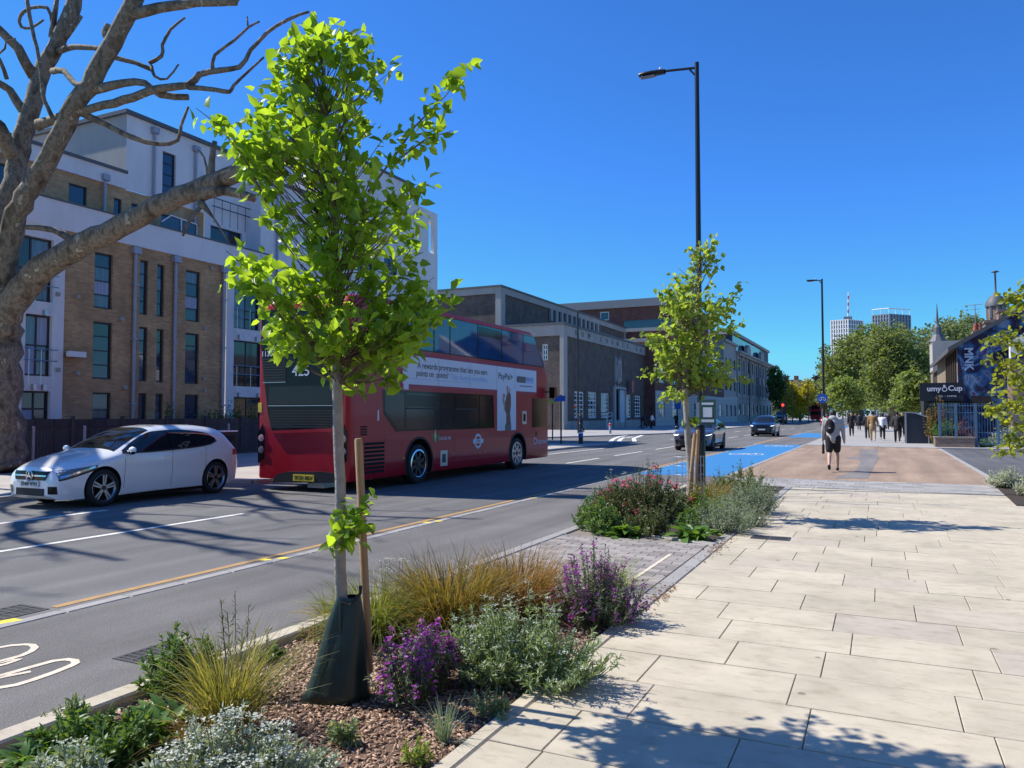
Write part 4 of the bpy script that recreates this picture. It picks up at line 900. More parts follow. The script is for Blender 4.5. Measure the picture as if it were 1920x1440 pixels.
class Loft:
    """smooth vehicle body: plan half-width W(y), roofline T(y), underside B(y), shoulder S(y), tumblehome"""
    def __init__(s, top, bot, wid, sh, tum=.5, p=3.2, belt=.92, pr=None):
        s.T = pchip(*zip(*top)); s.B = pchip(*zip(*bot)); s.W = pchip(*zip(*wid)); s.S = pchip(*zip(*sh)); s.tum = tum; s.p = p; s.belt = belt; s.y0 = min(t[0] for t in top); s.y1 = max(t[0] for t in top)
        s.P = pchip(*zip(*pr)) if pr else (lambda y: p)
    def hw(s, y, z):
        W, T, B, S = s.W(y), s.T(y), s.B(y), min(s.S(y), s.T(y) - .06)
        if z <= S:
            q = (S - z) / max(S - B, .01); return W * (1 - .07 * q ** 2)
        p = s.P(y); q = min(1, (z - S) / (T - S)); x = W * max(0, 1 - q ** p) ** (1 / p)
        return max(0, x - max(0, z - s.belt) * s.tum * (x / W))
    def topz(s, y, x):
        lo, hi = min(s.S(y), s.T(y) - .06), s.T(y)
        for _ in range(24):
            m = (lo + hi) / 2
            if s.hw(y, m) > abs(x): lo = m
            else: hi = m
        return lo
    def fronty(s, x, z, front=True):
        a, b = (0, s.y1) if front else (0, s.y0)
        for _ in range(26):
            m = (a + b) / 2
            if s.T(m) - .004 > z and s.hw(m, z) > abs(x): a = m
            else: b = m
        return a
    def body(s, root, paint, wells, r, name='body', ns=72, nr=22, wd=.30):
        b = MB(); ys = np.concatenate([np.linspace(s.y0, s.y0 + .25, 10)[:-1], np.linspace(s.y0 + .25, s.y1 - .25, ns), np.linspace(s.y1 - .25, s.y1, 10)[1:]]); rings = []
        for y in ys:
            B, S, T, p = s.B(y), min(s.S(y), s.T(y) - .06), s.T(y), s.P(y); zs = [B + (S - B) * k / 8 for k in range(9)]
            for k in range(1, nr): zs.append(S + (T - S) * (math.sin(math.pi / 2 * k / nr)) ** (2 / p))
            h = [(s.hw(y, z), z) for z in zs]
            ring = [(-s.W(y) * .6, B - .0), (0, B), (s.W(y) * .6, B)] + h + [(0, T)] + [(-x, z) for x, z in h[::-1]]
            rings.append([(x, y, z) for x, z in ring])
        n = len(rings[0]); V = [p for r_ in rings for p in r_]; F = []
        for i in range(len(rings) - 1):
            for k in range(n): F.append((i * n + k, i * n + (k + 1) % n, (i + 1) * n + (k + 1) % n, (i + 1) * n + k))
        F.append(tuple(range(n))); F.append(tuple((len(rings) - 1) * n + k for k in range(n)))
        b.add(V, F); o = b.build(name, [paint, m_well], root, smooth=True)
        cut = MB(); W = max(s.W(y) for y in ys)
        for (wy, wz) in wells:
            for sg in (-1, 1):
                cut.lathe([(.001, 0), (r, 0), (r, wd + .3), (.001, wd + .3)], (sg * (W - wd) if sg > 0 else -(W + .3), wy, wz), 'x', 40)
        co_ = cut.build('tmp_cut', m_well); co_.location = o.matrix_world.translation if False else (0, 0, 0)
        return s._cut(o, co_, root)
    def _cut(s, o, c, root):
        o.parent = None; md = o.modifiers.new('b', 'BOOLEAN'); md.operation = 'DIFFERENCE'; md.object = c; md.solver = 'EXACT'
        me = evalmesh(o, c); o.modifiers.clear(); old = o.data; o.data = me; bpy.data.objects.remove(c); o.parent = root
        smooth_angle(o, 38); return o
    def side(s, name, yl, zl, zu, m, root, sg=1, off=.004, nu=24, nv=6, th=0):
        """panel following the flank between two height curves over [y0,y1]"""
        b = MB(); P = []
        for i in range(nu + 1):
            y = yl[0] + (yl[1] - yl[0]) * i / nu; a, c = zl(y), zu(y); P.append([(sg * (s.hw(y, a + (c - a) * j / nv) + off), y, a + (c - a) * j / nv) for j in range(nv + 1)])
        b.grid(P); return b.build(name, m, root, smooth=True)
    def topp(s, name, y0, y1, xw, m, root, off=.004, nu=16, nv=16):
        b = MB(); P = []
        for i in range(nu + 1):
            y = y0 + (y1 - y0) * i / nu; w = xw(y); P.append([(w * (2 * j / nv - 1), y, s.topz(y, w * (2 * j / nv - 1)) + off) for j in range(nv + 1)])
        b.grid(P); return b.build(name, m, root, smooth=True)
    def front(s, name, poly_l, m, root, off=.006, front=True, nu=18, nv=6, th=0):
        """panel on nose/tail: poly_l = (z0,z1,xl(z),xr(z))"""
        z0, z1, xl, xr = poly_l; b = MB(); P = []; sg = 1 if front else -1
        for j in range(nv + 1):
            z = z0 + (z1 - z0) * j / nv; P.append([(xl(z) + (xr(z) - xl(z)) * i / nu, s.fronty(xl(z) + (xr(z) - xl(z)) * i / nu, z, front) + sg * off, z) for i in range(nu + 1)])
        b.grid(P); return b.build(name, m, root, smooth=True)
def lin(a, b):
    return lambda t: a[1] + (b[1] - a[1]) * (t - a[0]) / (b[0] - a[0])
def cst(v): return lambda t: v
def mirror(root, c, x, y, z, paint, s=1):
    for sg in (-1, 1):
        b = MB(); b.ell((sg * (x + .13), y, z + .03), (.095, .05, .06), 14); b.box(sg * (x - .02), sg * (x + .08), y - .03, y + .01, z - .02, z + .02); o = b.build('wing_mirror', paint, root, smooth=True)
        q = MB(); q.ell((sg * (x + .13), y + .01, z - .02), (.088, .046, .036), 12); q.build('mirror_base', m_gloss, o)

def make_car(name, label, loc, rot, paint, shape, plate, rim=m_rim, lit=False, red_glass=None, twin=True, star=False):
    L = shape; root = thing(name, label, 'car', loc, rot, local=True)
    lo = Loft(L['top'], L['bot'], L['wid'], L['sh'], L['tum'], 3.2, L['belt'], L['p'])
    wy, wr = L['wy'], L['wr']; lo.body(root, paint, [(wy[0], wr + .01), (wy[1], wr + .01)], wr + .045)
    W = max(w for _, w in L['wid'])
    for sg in (-1, 1):
        for yy in wy: wheel(root, sg * (W - .02), yy, wr, wr, .21, sg, 5, rim, twin)
    # glazing
    g = L['glass']; zl = pchip(*zip(*g['low'])); zu = pchip(*zip(*g['up']))
    for sg in (-1, 1):
        lo.side('window_pillar', (g['spans'][0][0], g['spans'][-1][1]), zl, zu, m_gloss, root, sg, .004, 30)
        for (a, b_) in g['spans']: lo.side('side_window', (a, b_), zl, zu, (red_glass or m_cglass), root, sg, .006)
        lo.side('window_trim', (g['spans'][0][0] - .02, g['spans'][-1][1] + .02), lambda y: zl(y) - .03, lambda y: zl(y) + .0, m_trim, root, sg, .007, 24, 1)
    ws = L['ws']; lo.topp('windscreen', ws[0], ws[1], lin((ws[0], ws[2]), (ws[1], ws[3])), m_cglass, root, .006)
    rw = L['rw']; lo.topp('rear_window', rw[0], rw[1], lin((rw[0], rw[2]), (rw[1], rw[3])), m_cglass, root, .006)
    # door seams and handles
    for sg in (-1, 1):
        for (y, z0, z1) in L['seams']: 
            o = lo.side('door_seam', (y - .004, y + .004), cst(z0), cst(z1), m_trim, root, sg, .003, 1, 10)
        for (y, z) in L['handles']:
            b = MB(); x = lo.hw(y, z); b.box(sg * (x - .01), sg * (x + .028), y - .1, y + .1, z - .014, z + .014); b.build('door_handle', paint, root)
        lo.side('sill_trim', (wy[1] + wr + .08, wy[0] - wr - .08), cst(L['sill'][0]), cst(L['sill'][1]), m_trim if L.get('clad') else paint, root, sg, .012, 20, 2)
        h = L['lamp']; o = lo.side('headlight', (h[0], h[1]), lin((h[0], h[2]), (h[1], h[4])), lin((h[0], h[3]), (h[1], h[5])), m_lampg, root, sg, .006, 14, 4)
        k = .5; lo.side('lamp_strip', (h[0] + .05, h[1] - .02), lambda y: lin((h[0], h[2]), (h[1], h[4]))(y) + .035, lambda y: lin((h[0], h[2]), (h[1], h[4]))(y) + .065, m_drl if lit else m_chrome, o, sg, .010, 10, 1)
        lo.side('lamp_shadow', (h[0] + .0, h[1]), lin((h[0], h[2] - .012), (h[1], h[4] - .012)), lin((h[0], h[2] + .012), (h[1], h[4] + .012)), m_gloss, o, sg, .009, 10, 1)
        t = L['tail']; lo.side('tail_light', (t[0], t[1]), cst(t[2]), cst(t[3]), m_redlamp, root, sg, .006, 10, 4)
        if L.get('clad'):
            for yy in wy:
                b = MB(); P = []
                for a in np.linspace(-.15, math.pi + .15, 25):
                    P.append([(sg * (lo.hw(yy + (wr + d) * math.cos(a), wr + .01 + (wr + d) * math.sin(a)) + .014), yy + (wr + d) * math.cos(a), wr + .01 + (wr + d) * math.sin(a)) for d in (.045, .10)])
                b.grid(P); b.build('arch_trim', m_trim, root)
    gr = L['grille']; o = lo.front('grille', gr, m_gloss, root, .008)
    for zz in np.linspace(gr[0] + .04, gr[1] - .04, 3)[1:2]:
        lo.front('grille_bar', (zz - .012, zz + .012, lambda z: gr[2](z) * .96, lambda z: gr[3](z) * .96), m_chrome if star else m_trim, o, .016, True, 18, 1)
    lg = L['lower']; lo.front('lower_intake', lg, m_trim, root, .007)
    for sg in (-1, 1):
        iv = L['vent']; lo.front('side_intake', (iv[0], iv[1], (lambda z: iv[2]) if sg > 0 else (lambda z: -iv[3]), (lambda z: iv[3]) if sg > 0 else (lambda z: -iv[2])), m_gloss, root, .008, True, 8, 3)
    py = lo.fronty(0, plate[1]) + .012; b = MB(); b.box(-.26, .26, py, py + .012, plate[1] - .055, plate[1] + .055); po = b.build('number_plate', m_plate_w, root)
    if plate[0]: text('plate_lettering', plate[0], m_txtk, po, (0, py + .014, plate[1]), .085, '+y', .001, fit=.44 if len(plate[0]) > 5 else .22, bold=.003)
    ry = lo.fronty(0, .62, False); b = MB(); b.box(-.26, .26, ry - .02, ry - .008, .57, .68); b.build('rear_plate', m_plate_y, root)
    mirror(root, None, lo.hw(L['mir'][0], L['mir'][1]), L['mir'][0], L['mir'][1], paint)
    if star:
        z = (gr[0] + gr[1]) / 2; y = lo.fronty(0, z) + .02; b = MB()
        b.lathe([(.085, -.006), (.10, 0), (.085, .006), (.078, 0)], (0, y + .01, z), 'y', 28, closed=True)
        for k in range(3):
            a = math.pi / 2 + k * 2 * math.pi / 3; c_, s_ = math.cos(a), math.sin(a); b.prism([(-s_ * .018, z + c_ * .018), (c_ * .088, z + s_ * .088), (s_ * .018, z - c_ * .018)], y + .005, y + .016, axis='y')
        b.build('star_emblem', m_chrome, o)
    # cabin floor shadow blocker and exhaust-side underside
    b = MB(); b.box(-W * .8, W * .8, wy[1], wy[0], .12, .2); b.build('underbody', m_well, root)
    return root, lo
HATCH = dict(top=[(2.21, .50), (2.205, .60), (2.17, .69), (2.05, .745), (1.8, .83), (1.4, .925), (1.12, .985), (.76, 1.16), (.42, 1.30), (.06, 1.39), (-.4, 1.425), (-1.0, 1.42), (-1.45, 1.385), (-1.70, 1.345), (-1.77, 1.305), (-1.9, 1.13), (-2.0, 1.0), (-2.10, .93), (-2.18, .82), (-2.21, .6)],
    bot=[(2.21, .24), (2.1, .17), (1.4, .17), (0, .19), (-1.5, .19), (-2.1, .27), (-2.21, .4)], wid=[(2.21, .50), (2.18, .62), (2.08, .74), (1.9, .815), (1.55, .868), (1.0, .89), (0, .89), (-1.2, .898), (-1.7, .88), (-2.0, .82), (-2.14, .72), (-2.21, .56)],
    sh=[(2.21, .42), (1.9, .58), (1.3, .72), (.9, .78), (-1.2, .86), (-1.9, .84), (-2.21, .52)], p=[(2.21, 2.6), (1.5, 3.0), (.95, 3.2), (.6, 3.8), (0, 4.6), (-1.6, 4.2), (-2.21, 3)], tum=.46, belt=.90, wy=(1.36, -1.37), wr=.33,
    glass=dict(low=[(-1.42, 1.10), (-1.2, 1.035), (-.6, .985), (.7, .945), (.96, .945)], up=[(-1.42, 1.13), (-1.25, 1.235), (-1.0, 1.29), (-.5, 1.33), (.1, 1.305), (.5, 1.185), (.96, .96)], spans=[(-1.41, -1.02), (-1.0, -.21), (-.17, .94)]),
    ws=(1.06, .16, .71, .56), rw=(-1.79, -1.97, .55, .64), seams=[(.93, .30, .84), (-.19, .24, .95), (-1.06, .42, .98)], handles=[(-.08, .83), (-.98, .86)], sill=(.20, .235), lamp=(1.50, 2.14, .68, .745, .50, .665), tail=(-2.14, -1.86, .78, .90),
    grille=(.50, .655, lambda z: -.42 - (z - .5) * .5, lambda z: .42 + (z - .5) * .5), lower=(.235, .36, lambda z: -.40, lambda z: .40), vent=(.27, .40, .50, .67), mir=(.84, .95))
SUVS = dict(top=[(2.2, .62), (2.19, .80), (2.14, .90), (1.95, .97), (1.4, 1.06), (.98, 1.12), (.6, 1.34), (.25, 1.53), (-.1, 1.60), (-.7, 1.62), (-1.5, 1.58), (-1.85, 1.50), (-2.05, 1.2), (-2.15, 1.0), (-2.2, .8)],
    bot=[(2.2, .32), (2.0, .22), (1.4, .21), (-1.5, .22), (-2.1, .3), (-2.2, .45)], wid=[(2.2, .60), (2.17, .70), (2.05, .80), (1.8, .87), (1.4, .90), (0, .90), (-1.4, .91), (-1.9, .87), (-2.12, .78), (-2.2, .65)],
    sh=[(2.2, .55), (1.8, .78), (1.0, .90), (-1.5, .98), (-2.2, .65)], p=[(2.2, 3), (1.4, 3.4), (.9, 3.6), (0, 5), (-1.7, 4.5), (-2.2, 3)], tum=.40, belt=1.04, wy=(1.32, -1.35), wr=.35,
    glass=dict(low=[(-1.7, 1.2), (-1.3, 1.11), (.6, 1.06), (.75, 1.06)], up=[(-1.7, 1.24), (-1.5, 1.38), (-1, 1.47), (-.3, 1.49), (.2, 1.38), (.75, 1.08)], spans=[(-1.68, -1.02), (-.98, -.32), (-.28, .73)]),
    ws=(.92, .06, .74, .6), rw=(-1.86, -2.06, .58, .64), seams=[(.95, .4, .95), (-.3, .35, 1.05), (-1.1, .5, 1.05)], handles=[(-.18, .95), (-1.02, .97)], sill=(.24, .36), lamp=(1.72, 2.15, .83, .90, .76, .84), tail=(-2.15, -1.85, .95, 1.1),
    grille=(.66, .86, lambda z: -.38, lambda z: .38), lower=(.34, .52, lambda z: -.48, lambda z: .48), vent=(.36, .56, .56, .68), mir=(.66, 1.06), clad=True)
CROSS = dict(SUVS, top=[(2.2, .55), (2.19, .72), (2.13, .83), (1.95, .90), (1.4, 1.0), (.98, 1.06), (.6, 1.27), (.25, 1.44), (-.1, 1.52), (-.6, 1.545), (-1.2, 1.48), (-1.7, 1.32), (-2.0, 1.16), (-2.12, 1.0), (-2.2, .8)],
    glass=dict(low=[(-1.5, 1.2), (-1.2, 1.10), (.6, 1.0), (.75, 1.0)], up=[(-1.5, 1.22), (-1.2, 1.33), (-.8, 1.40), (-.3, 1.42), (.2, 1.31), (.75, 1.02)], spans=[(-1.48, -1.0), (-.96, -.32), (-.28, .73)]),
    rw=(-1.5, -1.95, .58, .64), lamp=(1.70, 2.16, .75, .82, .68, .75), grille=(.58, .70, lambda z: -.5, lambda z: .5), lower=(.32, .50, lambda z: -.5 - (z - .32) * .4, lambda z: .5 + (z - .32) * .4), vent=(.34, .52, .60, .72))
m_cwhite = M('white_car_paint', (.86, .86, .86), .25, var=.02, coat=1.0); m_cgrey = M('grey_car_paint', (.09, .09, .10), .3, metal=.5, var=.03, coat=1.0); m_cblack = M('black_car_paint', (.008, .008, .01), .2, var=.03, coat=1.0); m_cred = M('red_car_paint', (.32, .015, .02), .3, var=.03, coat=1.0)
CARX = -13.0 - .9
make_car('parked_car', 'white hatchback parked on far side of road beside plane tree', (CARX, 10.98, RZ), math.pi, m_cwhite, HATCH, ('KN68 WVH', .435), star=True)[0].scale = (1, .975, 1.05)
g = G(1297, 845, RZ); make_car('oncoming_car', 'dark grey crossover car coming towards camera behind second sapling', (-7.98, 38.1, RZ), math.pi, m_cgrey, CROSS, ('EA20', .52), rim=m_rimd, lit=True)
make_car('oncoming_car', 'black sport utility car with lit headlights coming along the road', (-8.25, 63.8, RZ), math.pi, m_cblack, SUVS, ('', .55), lit=True)
# ------------------------------------------------------------------ red double-deck bus
BX1, BX0, BY0, BY1 = -10.3, -12.88, 13.38, 24.5
BC = (BX0 + BX1) / 2; BH = (BX1 - BX0) / 2
m_bred = M('bus_red', (.40, .007, .018), .3, var=.05, vs=1.5, spec=.35, coat=.2, dirt=.12, dirtc=(.2, .03, .03)); m_broof = M('bus_roof_red', (.36, .02, .07), .45, var=.08)
m_bgl = GLASS('bus_upper_glass', (.012, .06, .17), .04); m_bgl2 = M('bus_lower_glass', (.012, .010, .010), .08, var=.6, vs=1.6, spec=.42); m_ad = M('advert_white', (.70, .73, .80), .5, var=.02)
m_adt = M('advert_print', (.15, .14, .13), .6); m_adb = M('advert_blue', (.42, .56, .80), .6); m_skin1 = M('print_brown', (.20, .085, .05), .6, var=.3, vs=9); m_skin2 = M('print_light', (.50, .30, .22), .6, var=.2, vs=9)
bus = thing('double_deck_bus', 'red double-decker bus with white advert panel on its side', 'bus', (BC, (BY0 + BY1) / 2, RZ))
def S(px, py): p = AX(px, py, BX1); return (p.y, p.z)
def Rr(px, py): p = AY(px, py, BY0); return (p.x, p.z)
# body: rounded section swept along the length, windscreen end raked
Tt = pchip([13.38, 13.42, 13.55, 13.9, 15, 21.6, 22.5, 23.1, 23.6, 24.0, 24.3, 24.45, 24.5], [3.95, 4.12, 4.24, 4.30, 4.31, 4.31, 4.27, 4.14, 3.90, 3.55, 3.12, 2.75, 1.2])
Ww = pchip([13.38, 13.40, 13.46, 13.6, 24.0, 24.3, 24.42, 24.5], [BH - .09, BH - .045, BH - .012, BH, BH, BH - .004, BH - .03, BH - .14])
b = MB(); ring = []
ysb = list(np.linspace(13.38, 13.6, 8)) + list(np.linspace(13.8, 21.5, 24)) + list(np.linspace(21.7, 24.5, 22))
for y in ysb:
    w, T = Ww(y), Tt(y); r = .17; z0 = .17; P = [(0, z0), (w * .5, z0), (w - .03, z0), (w, z0 + .05)]
    for k in range(1, 12): P.append((w, z0 + .05 + (T - r - z0 - .05) * k / 12))
    for a in np.linspace(0, 90, 7): P.append((w - r + r * math.cos(R(a)), T - r + r * math.sin(R(a))))
    P.append((w * .5, T + .03)); top = (0, T + .04)
    full = P + [top] + [(-x, z) for x, z in P[::-1][:-1]]
    ring.append([(BC + x, y, z) for x, z in full])
n = len(ring[0]); V = [p for q in ring for p in q]; F = [(i * n + k, i * n + (k + 1) % n, (i + 1) * n + (k + 1) % n, (i + 1) * n + k) for i in range(len(ring) - 1) for k in range(n)]
F.append(tuple(range(n))); F.append(tuple((len(ring) - 1) * n + k for k in range(n)))
b.add(V, F); bo = b.build('body', [m_bred, m_well], bus, smooth=True)
wr_, wf_ = S(786, 876), S(971, 853); WZ = RZ + .49
WYS = (wr_[0], wf_[0])
ct = MB()
for wy in WYS:
    for xc in (BX1 - .5, BX0 - .3): ct.lathe([(.001, 0), (.60, 0), (.60, .8), (.001, .8)], (xc, wy, WZ + .02), 'x', 40)
cto = ct.build('tmp_cut', m_well); cto.location = -ORG[bus.name]; cto.location = (0, 0, 0); bo.parent = None; cto.data.transform(Matrix.Translation(-ORG[bus.name]))
Loft._cut(None, bo, cto, bus)
for wy in WYS:
    for sg, x in ((1, BX1 - .02), (-1, BX0 + .02)):
        wheel(bus, x, wy, WZ, .485, .28, sg, 8, m_rim if wy == WYS[1] else m_rimd, False, .60)
    b = MB(); b.box(BX0 + .55, BX1 - .55, wy - .5, wy + .5, .1, .9); b.build('axle', m_well, bus)
    b = MB(); P = [[(BX1 + .012, wy + (.60 + d) * math.cos(a), WZ + .02 + (.60 + d) * math.sin(a)) for d in (0, .05)] for a in np.linspace(-.42, math.pi + .42, 33)]; b.grid(P); b.build('arch_trim', m_trim, bus)
b = MB(); b.lathe([(.36, 0), (.325, .01), (.31, 0)], (BX1 - .012, WYS[0], WZ), 'x', 36); b.build('rim_ring', m_chrome, bus)
def panel(name, pts, m, par=None, d=.006, d0=-.01): b = MB(); b.prism(pts, BX1 + d0, BX1 + d, axis='x'); return b.build(name, m, par or bus)
def rpanel(name, pts, m, par=None, d=.006): b = MB(); b.prism(pts, BY0 - d, BY0 + .05, axis='y'); return b.build(name, m, par or bus)
def quadS(a, b_, c_, d_): return [S(*a), S(*b_), S(*c_), S(*d_)]
# upper deck glazing: one black band, separate panes
zt_, zb_ = S(900, 610)[1], S(900, 671)[1]
yA = BY0 + .75; yB = S(1019, 690)[0]; yBt = S(999, 633)[0]
panel('glazing_band', [(yA, zb_ - .03), (yB, zb_ - .03), (yB + .02, zb_ + .1), (yBt + .12, zt_ - .02), (yBt - .1, zt_ + .03), (yA, zt_ + .03)], m_gloss, d=.004)
_m0 = S(813, 640)[0]; mull = [yA + .02, yA + (_m0 - yA) * .36, yA + (_m0 - yA) * .7] + [S(px, 640)[0] for px in (813, 843, 895, 940, 980)] + [yBt + .1]
for i in range(len(mull) - 1):
    a, c_ = mull[i] + .035, mull[i + 1] - .035; lo_, hi_ = zb_ + .0, zt_ - .0
    pts = [(a, lo_), (c_ if i < len(mull) - 2 else yB - .03, lo_), (c_, hi_), (a, hi_)]
    o = panel('upper_window', pts, m_bgl, d=.009)
    if i in (2, 5): panel('top_light', [(a + .04, hi_ - .30), (c_ - .04, hi_ - .30), (c_ - .04, hi_ - .04), (a + .04, hi_ - .04)], m_bgl2, o, .013)
panel('roof_band', [(BY0 + .4, zt_ + .05), (yBt, zt_ + .05), (yBt - .3, zt_ + .13), (BY0 + .4, zt_ + .13)], m_broof, d=.005)
# advert (T-side shape)
A0, A1 = S(755, 690)[0], S(1005, 715)[0]; az1, az0 = S(880, 680)[1], S(880, 727.5)[1]; t0, t1 = S(932, 750)[0], S(967, 752)[0]; tz0 = S(950, 807)[1]
ad = panel('advert_panel', [(A0, az0), (t0, az0), (t0, tz0), (t1, tz0), (t1, az0), (A1, az0), (A1, az1), (A0, az1)], m_ad, d=.010)
panel('advert_frame', [(A0 - .06, az0 - .06), (A1 + .06, az0 - .06), (A1 + .06, az1 + .06), (A0 - .06, az1 + .06)], m_broof, d=.005)
for px in (822, 881, 931, 965):
    y = S(px, 700)[0]; panel('panel_seam', [(y - .008, az0 + .01), (y + .008, az0 + .01), (y + .008, az1 - .01), (y - .008, az1 - .01)], m_pipe, ad, .012)
def adtext(body, pl, pr, py, size, m, bold=.004):
    a, c_ = S(pl, py), S(pr, py); z = S((pl + pr) / 2, py)[1]; text('advert_lettering', body, m, ad, (BX1 + .012, (a[0] + c_[0]) / 2, z), size, '+x', .001, bold=bold, fit=c_[0] - a[0])
def Sp(px, py): return S(px, py)
adtext('A rewards programme that lets you earn', 782, 913, 691.8, .215, m_adt); adtext('points on  points?', 780, 840, 702.3, .215, m_adt); adtext('This changes everything.', 844, 914, 709.8, .2, m_adb)
adtext('PayPal+', 934, 961, 706.5, .26, m_adt, .005)
y0_, z_ = S(969, 711); y1_, _ = S(985, 711); y2_ = S(1000, 713)[0]
panel('advert_button', [(y0_, z_ - .1), (y1_, z_ - .1), (y1_, z_ + .1), (y0_, z_ + .1), (y0_ - .05, z_)], m_adt, ad, .013); panel('advert_button', [(y1_, z_ - .1), (y2_, z_ - .1), (y2_, z_ + .1), (y1_, z_ + .1)], m_adb, ad, .013)
adtext('PayPal', 986, 999, 712, .11, m_adt, 0); _q = S(986, 724.5); panel('advert_small_print', [(_q[0] - .5, _q[1] - .015), (_q[0] + .5, _q[1] - .015), (_q[0] + .5, _q[1] + .015), (_q[0] - .5, _q[1] + .015)], m_adt, ad, .012)
y = S(790, 711.5); y2 = S(883, 722); panel('advert_line', [(S(760, 712)[0], az0 + .13), (y2[0], az0 + .13), (y2[0], az0 + .145), (S(760, 712)[0], az0 + .145)], m_adb, ad, .012)
def prt(name, pts, m, d): panel(name, [S(740 + x / 6.4, 640 + y / 6.4) for x, y in pts], m, ad, d)
prt('printed_forearm', [(1325, 1070), (1390, 1068), (1392, 1000), (1380, 860), (1335, 860), (1335, 980), (1322, 1010)], m_skin1, .0125)
prt('printed_cuff', [(1320, 1071), (1394, 1069), (1394, 1010), (1320, 1012)], m_adt, .0135)
prt('printed_hand', [(1335, 865), (1380, 865), (1392, 760), (1390, 650), (1372, 600), (1340, 640), (1330, 690), (1310, 780), (1318, 830)], m_skin1, .0140)
for pts in ([(1290, 720), (1312, 800), (1325, 780), (1312, 690), (1325, 640), (1300, 622), (1290, 660)], [(1342, 640), (1356, 640), (1362, 560), (1352, 530), (1340, 545)], [(1360, 620), (1376, 618), (1384, 570), (1374, 560)]): prt('printed_finger', pts, m_skin2, .0150)
# lower deck glazing
lz1, lz0 = S(830, 736)[1], S(830, 806)[1]
panel('lower_glazing', [(S(742, 807)[0], lz0), (S(927, 804)[0], lz0), (S(925, 742)[0], lz1), (S(717, 730)[0], lz1), (S(719, 760)[0], lz1 - .55)], m_gloss, d=.005)
for (a, c_, sl) in ((720, 757, 1), (761, 822, 0), (826, 848, 0), (852, 896, 0), (899, 925, 0)):
    ya_, yb_ = S(a, 770)[0], S(c_, 770)[0]
    o = panel('lower_window', [(ya_ + (.55 if sl else 0), lz0 + .05), (yb_, lz0 + .05), (yb_, lz1 - .05), (ya_ + (.03 if sl else 0), lz1 - .05)] + ([(ya_ + .03, lz1 - .5)] if sl else []), m_bgl2, d=.009)
    if a in (761, 852): panel('top_light', [(ya_ + .06, lz1 - .38), (yb_ - .06, lz1 - .38), (yb_ - .06, lz1 - .10), (ya_ + .06, lz1 - .10)], m_gloss, o, .014); panel('window_bar', [(ya_, lz1 - .44), (yb_, lz1 - .44), (yb_, lz1 - .41), (ya_, lz1 - .41)], m_trim, o, .016)
dz1, dz0 = S(1011, 747)[1], S(1011, 801)[1]; panel('cab_window', [(S(998, 770)[0], dz0), (S(1025, 770)[0], dz0), (S(1025, 770)[0], dz1), (S(998, 770)[0], dz1)], m_bgl2, d=.009)
# small fittings
def sq(name, px, py, w, h, m, d=.008, par=None): y, z = S(px, py); return panel(name, [(y - w / 2, z - h / 2), (y + w / 2, z - h / 2), (y + w / 2, z + h / 2), (y - w / 2, z + h / 2)], m, par, d)
for (px, py, w, h) in ((832, 859, .36, .40), (983, 783, .32, .42)):
    o = sq('filler_surround', px, py, w, h, m_steel); sq('filler_recess', px, py, w * .5, h * .55, m_gloss, .012, o)
for px, py in ((756, 859), (849, 851), (909, 846)): sq('side_marker', px, py, .10, .045, M('amber', (.7, .2, .02), .3), .012)
sq('small_plate', 761, 724, .22, .16, m_ad, .008); sq('handle_recess', 709, 779, .05, .24, m_wframe, .008); sq('side_light_recess', 1006, 813, .12, .15, m_gloss)
for k in range(8):
    y0_, z0_ = S(683, 829); y1_, z1_ = S(720, 886); z = z0_ + (z1_ - z0_) * (k + .5) / 8; h = abs(z1_ - z0_) / 8
    panel('vent_slot', [(y0_, z - h * .32), (y1_, z - h * .32), (y1_, z + h * .32), (y0_, z + h * .32)], m_well, d=.006)
for k in range(4):
    y0_, z0_ = S(676, 798); y1_, z1_ = S(688, 817); z = z0_ + (z1_ - z0_) * (k + .5) / 4; h = abs(z1_ - z0_) / 4
    panel('vent_slot', [(y0_, z - h * .3), (y1_, z - h * .3), (y1_, z + h * .3), (y0_, z + h * .3)], m_well, d=.006)
for (pa, pb) in (((657, 806), (727, 797)), ):
    pass
for y in (S(722, 850)[0], S(852, 850)[0]): panel('panel_seam', [(y - .006, .22), (y + .006, .22), (y + .006, lz0 - .06), (y - .006, lz0 - .06)], m_broof, d=.003)
panel('skirt_seam', [(WYS[0] + .7, S(830, 866)[1]), (WYS[1] - .7, S(830, 866)[1]), (WYS[1] - .7, S(830, 866)[1] + .014), (WYS[0] + .7, S(830, 866)[1] + .014)], m_broof, d=.003)
y, z = S(896, 827); b = MB(); b.lathe([(.21, 0), (.21, .014), (.145, .014), (.145, 0)], (BX1 - .004, y, z), 'x', 32); o = b.build('roundel', m_ad, bus)
b = MB(); b.box(BX1, BX1 + .018, y - .30, y + .30, z - .06, z + .06); b.build('roundel_bar', m_ad, o); text('roundel_lettering', 'BUSES', m_adt, o, (BX1 + .019, y, z), .09, '+x', .001)
y, z = S(1016, 827); text('operator_lettering', 'Stagecoach', m_ad, bus, (BX1 + .004, y + .0, z), .19, '+x', .002, fit=.95); b = MB(); y, z = S(1003, 827); b.lathe([(.11, 0), (.11, .01), (.08, .01)], (BX1 - .002, y, z), 'x', 20); b.build('operator_emblem', m_ad, bus)
y, z = S(816, 822)
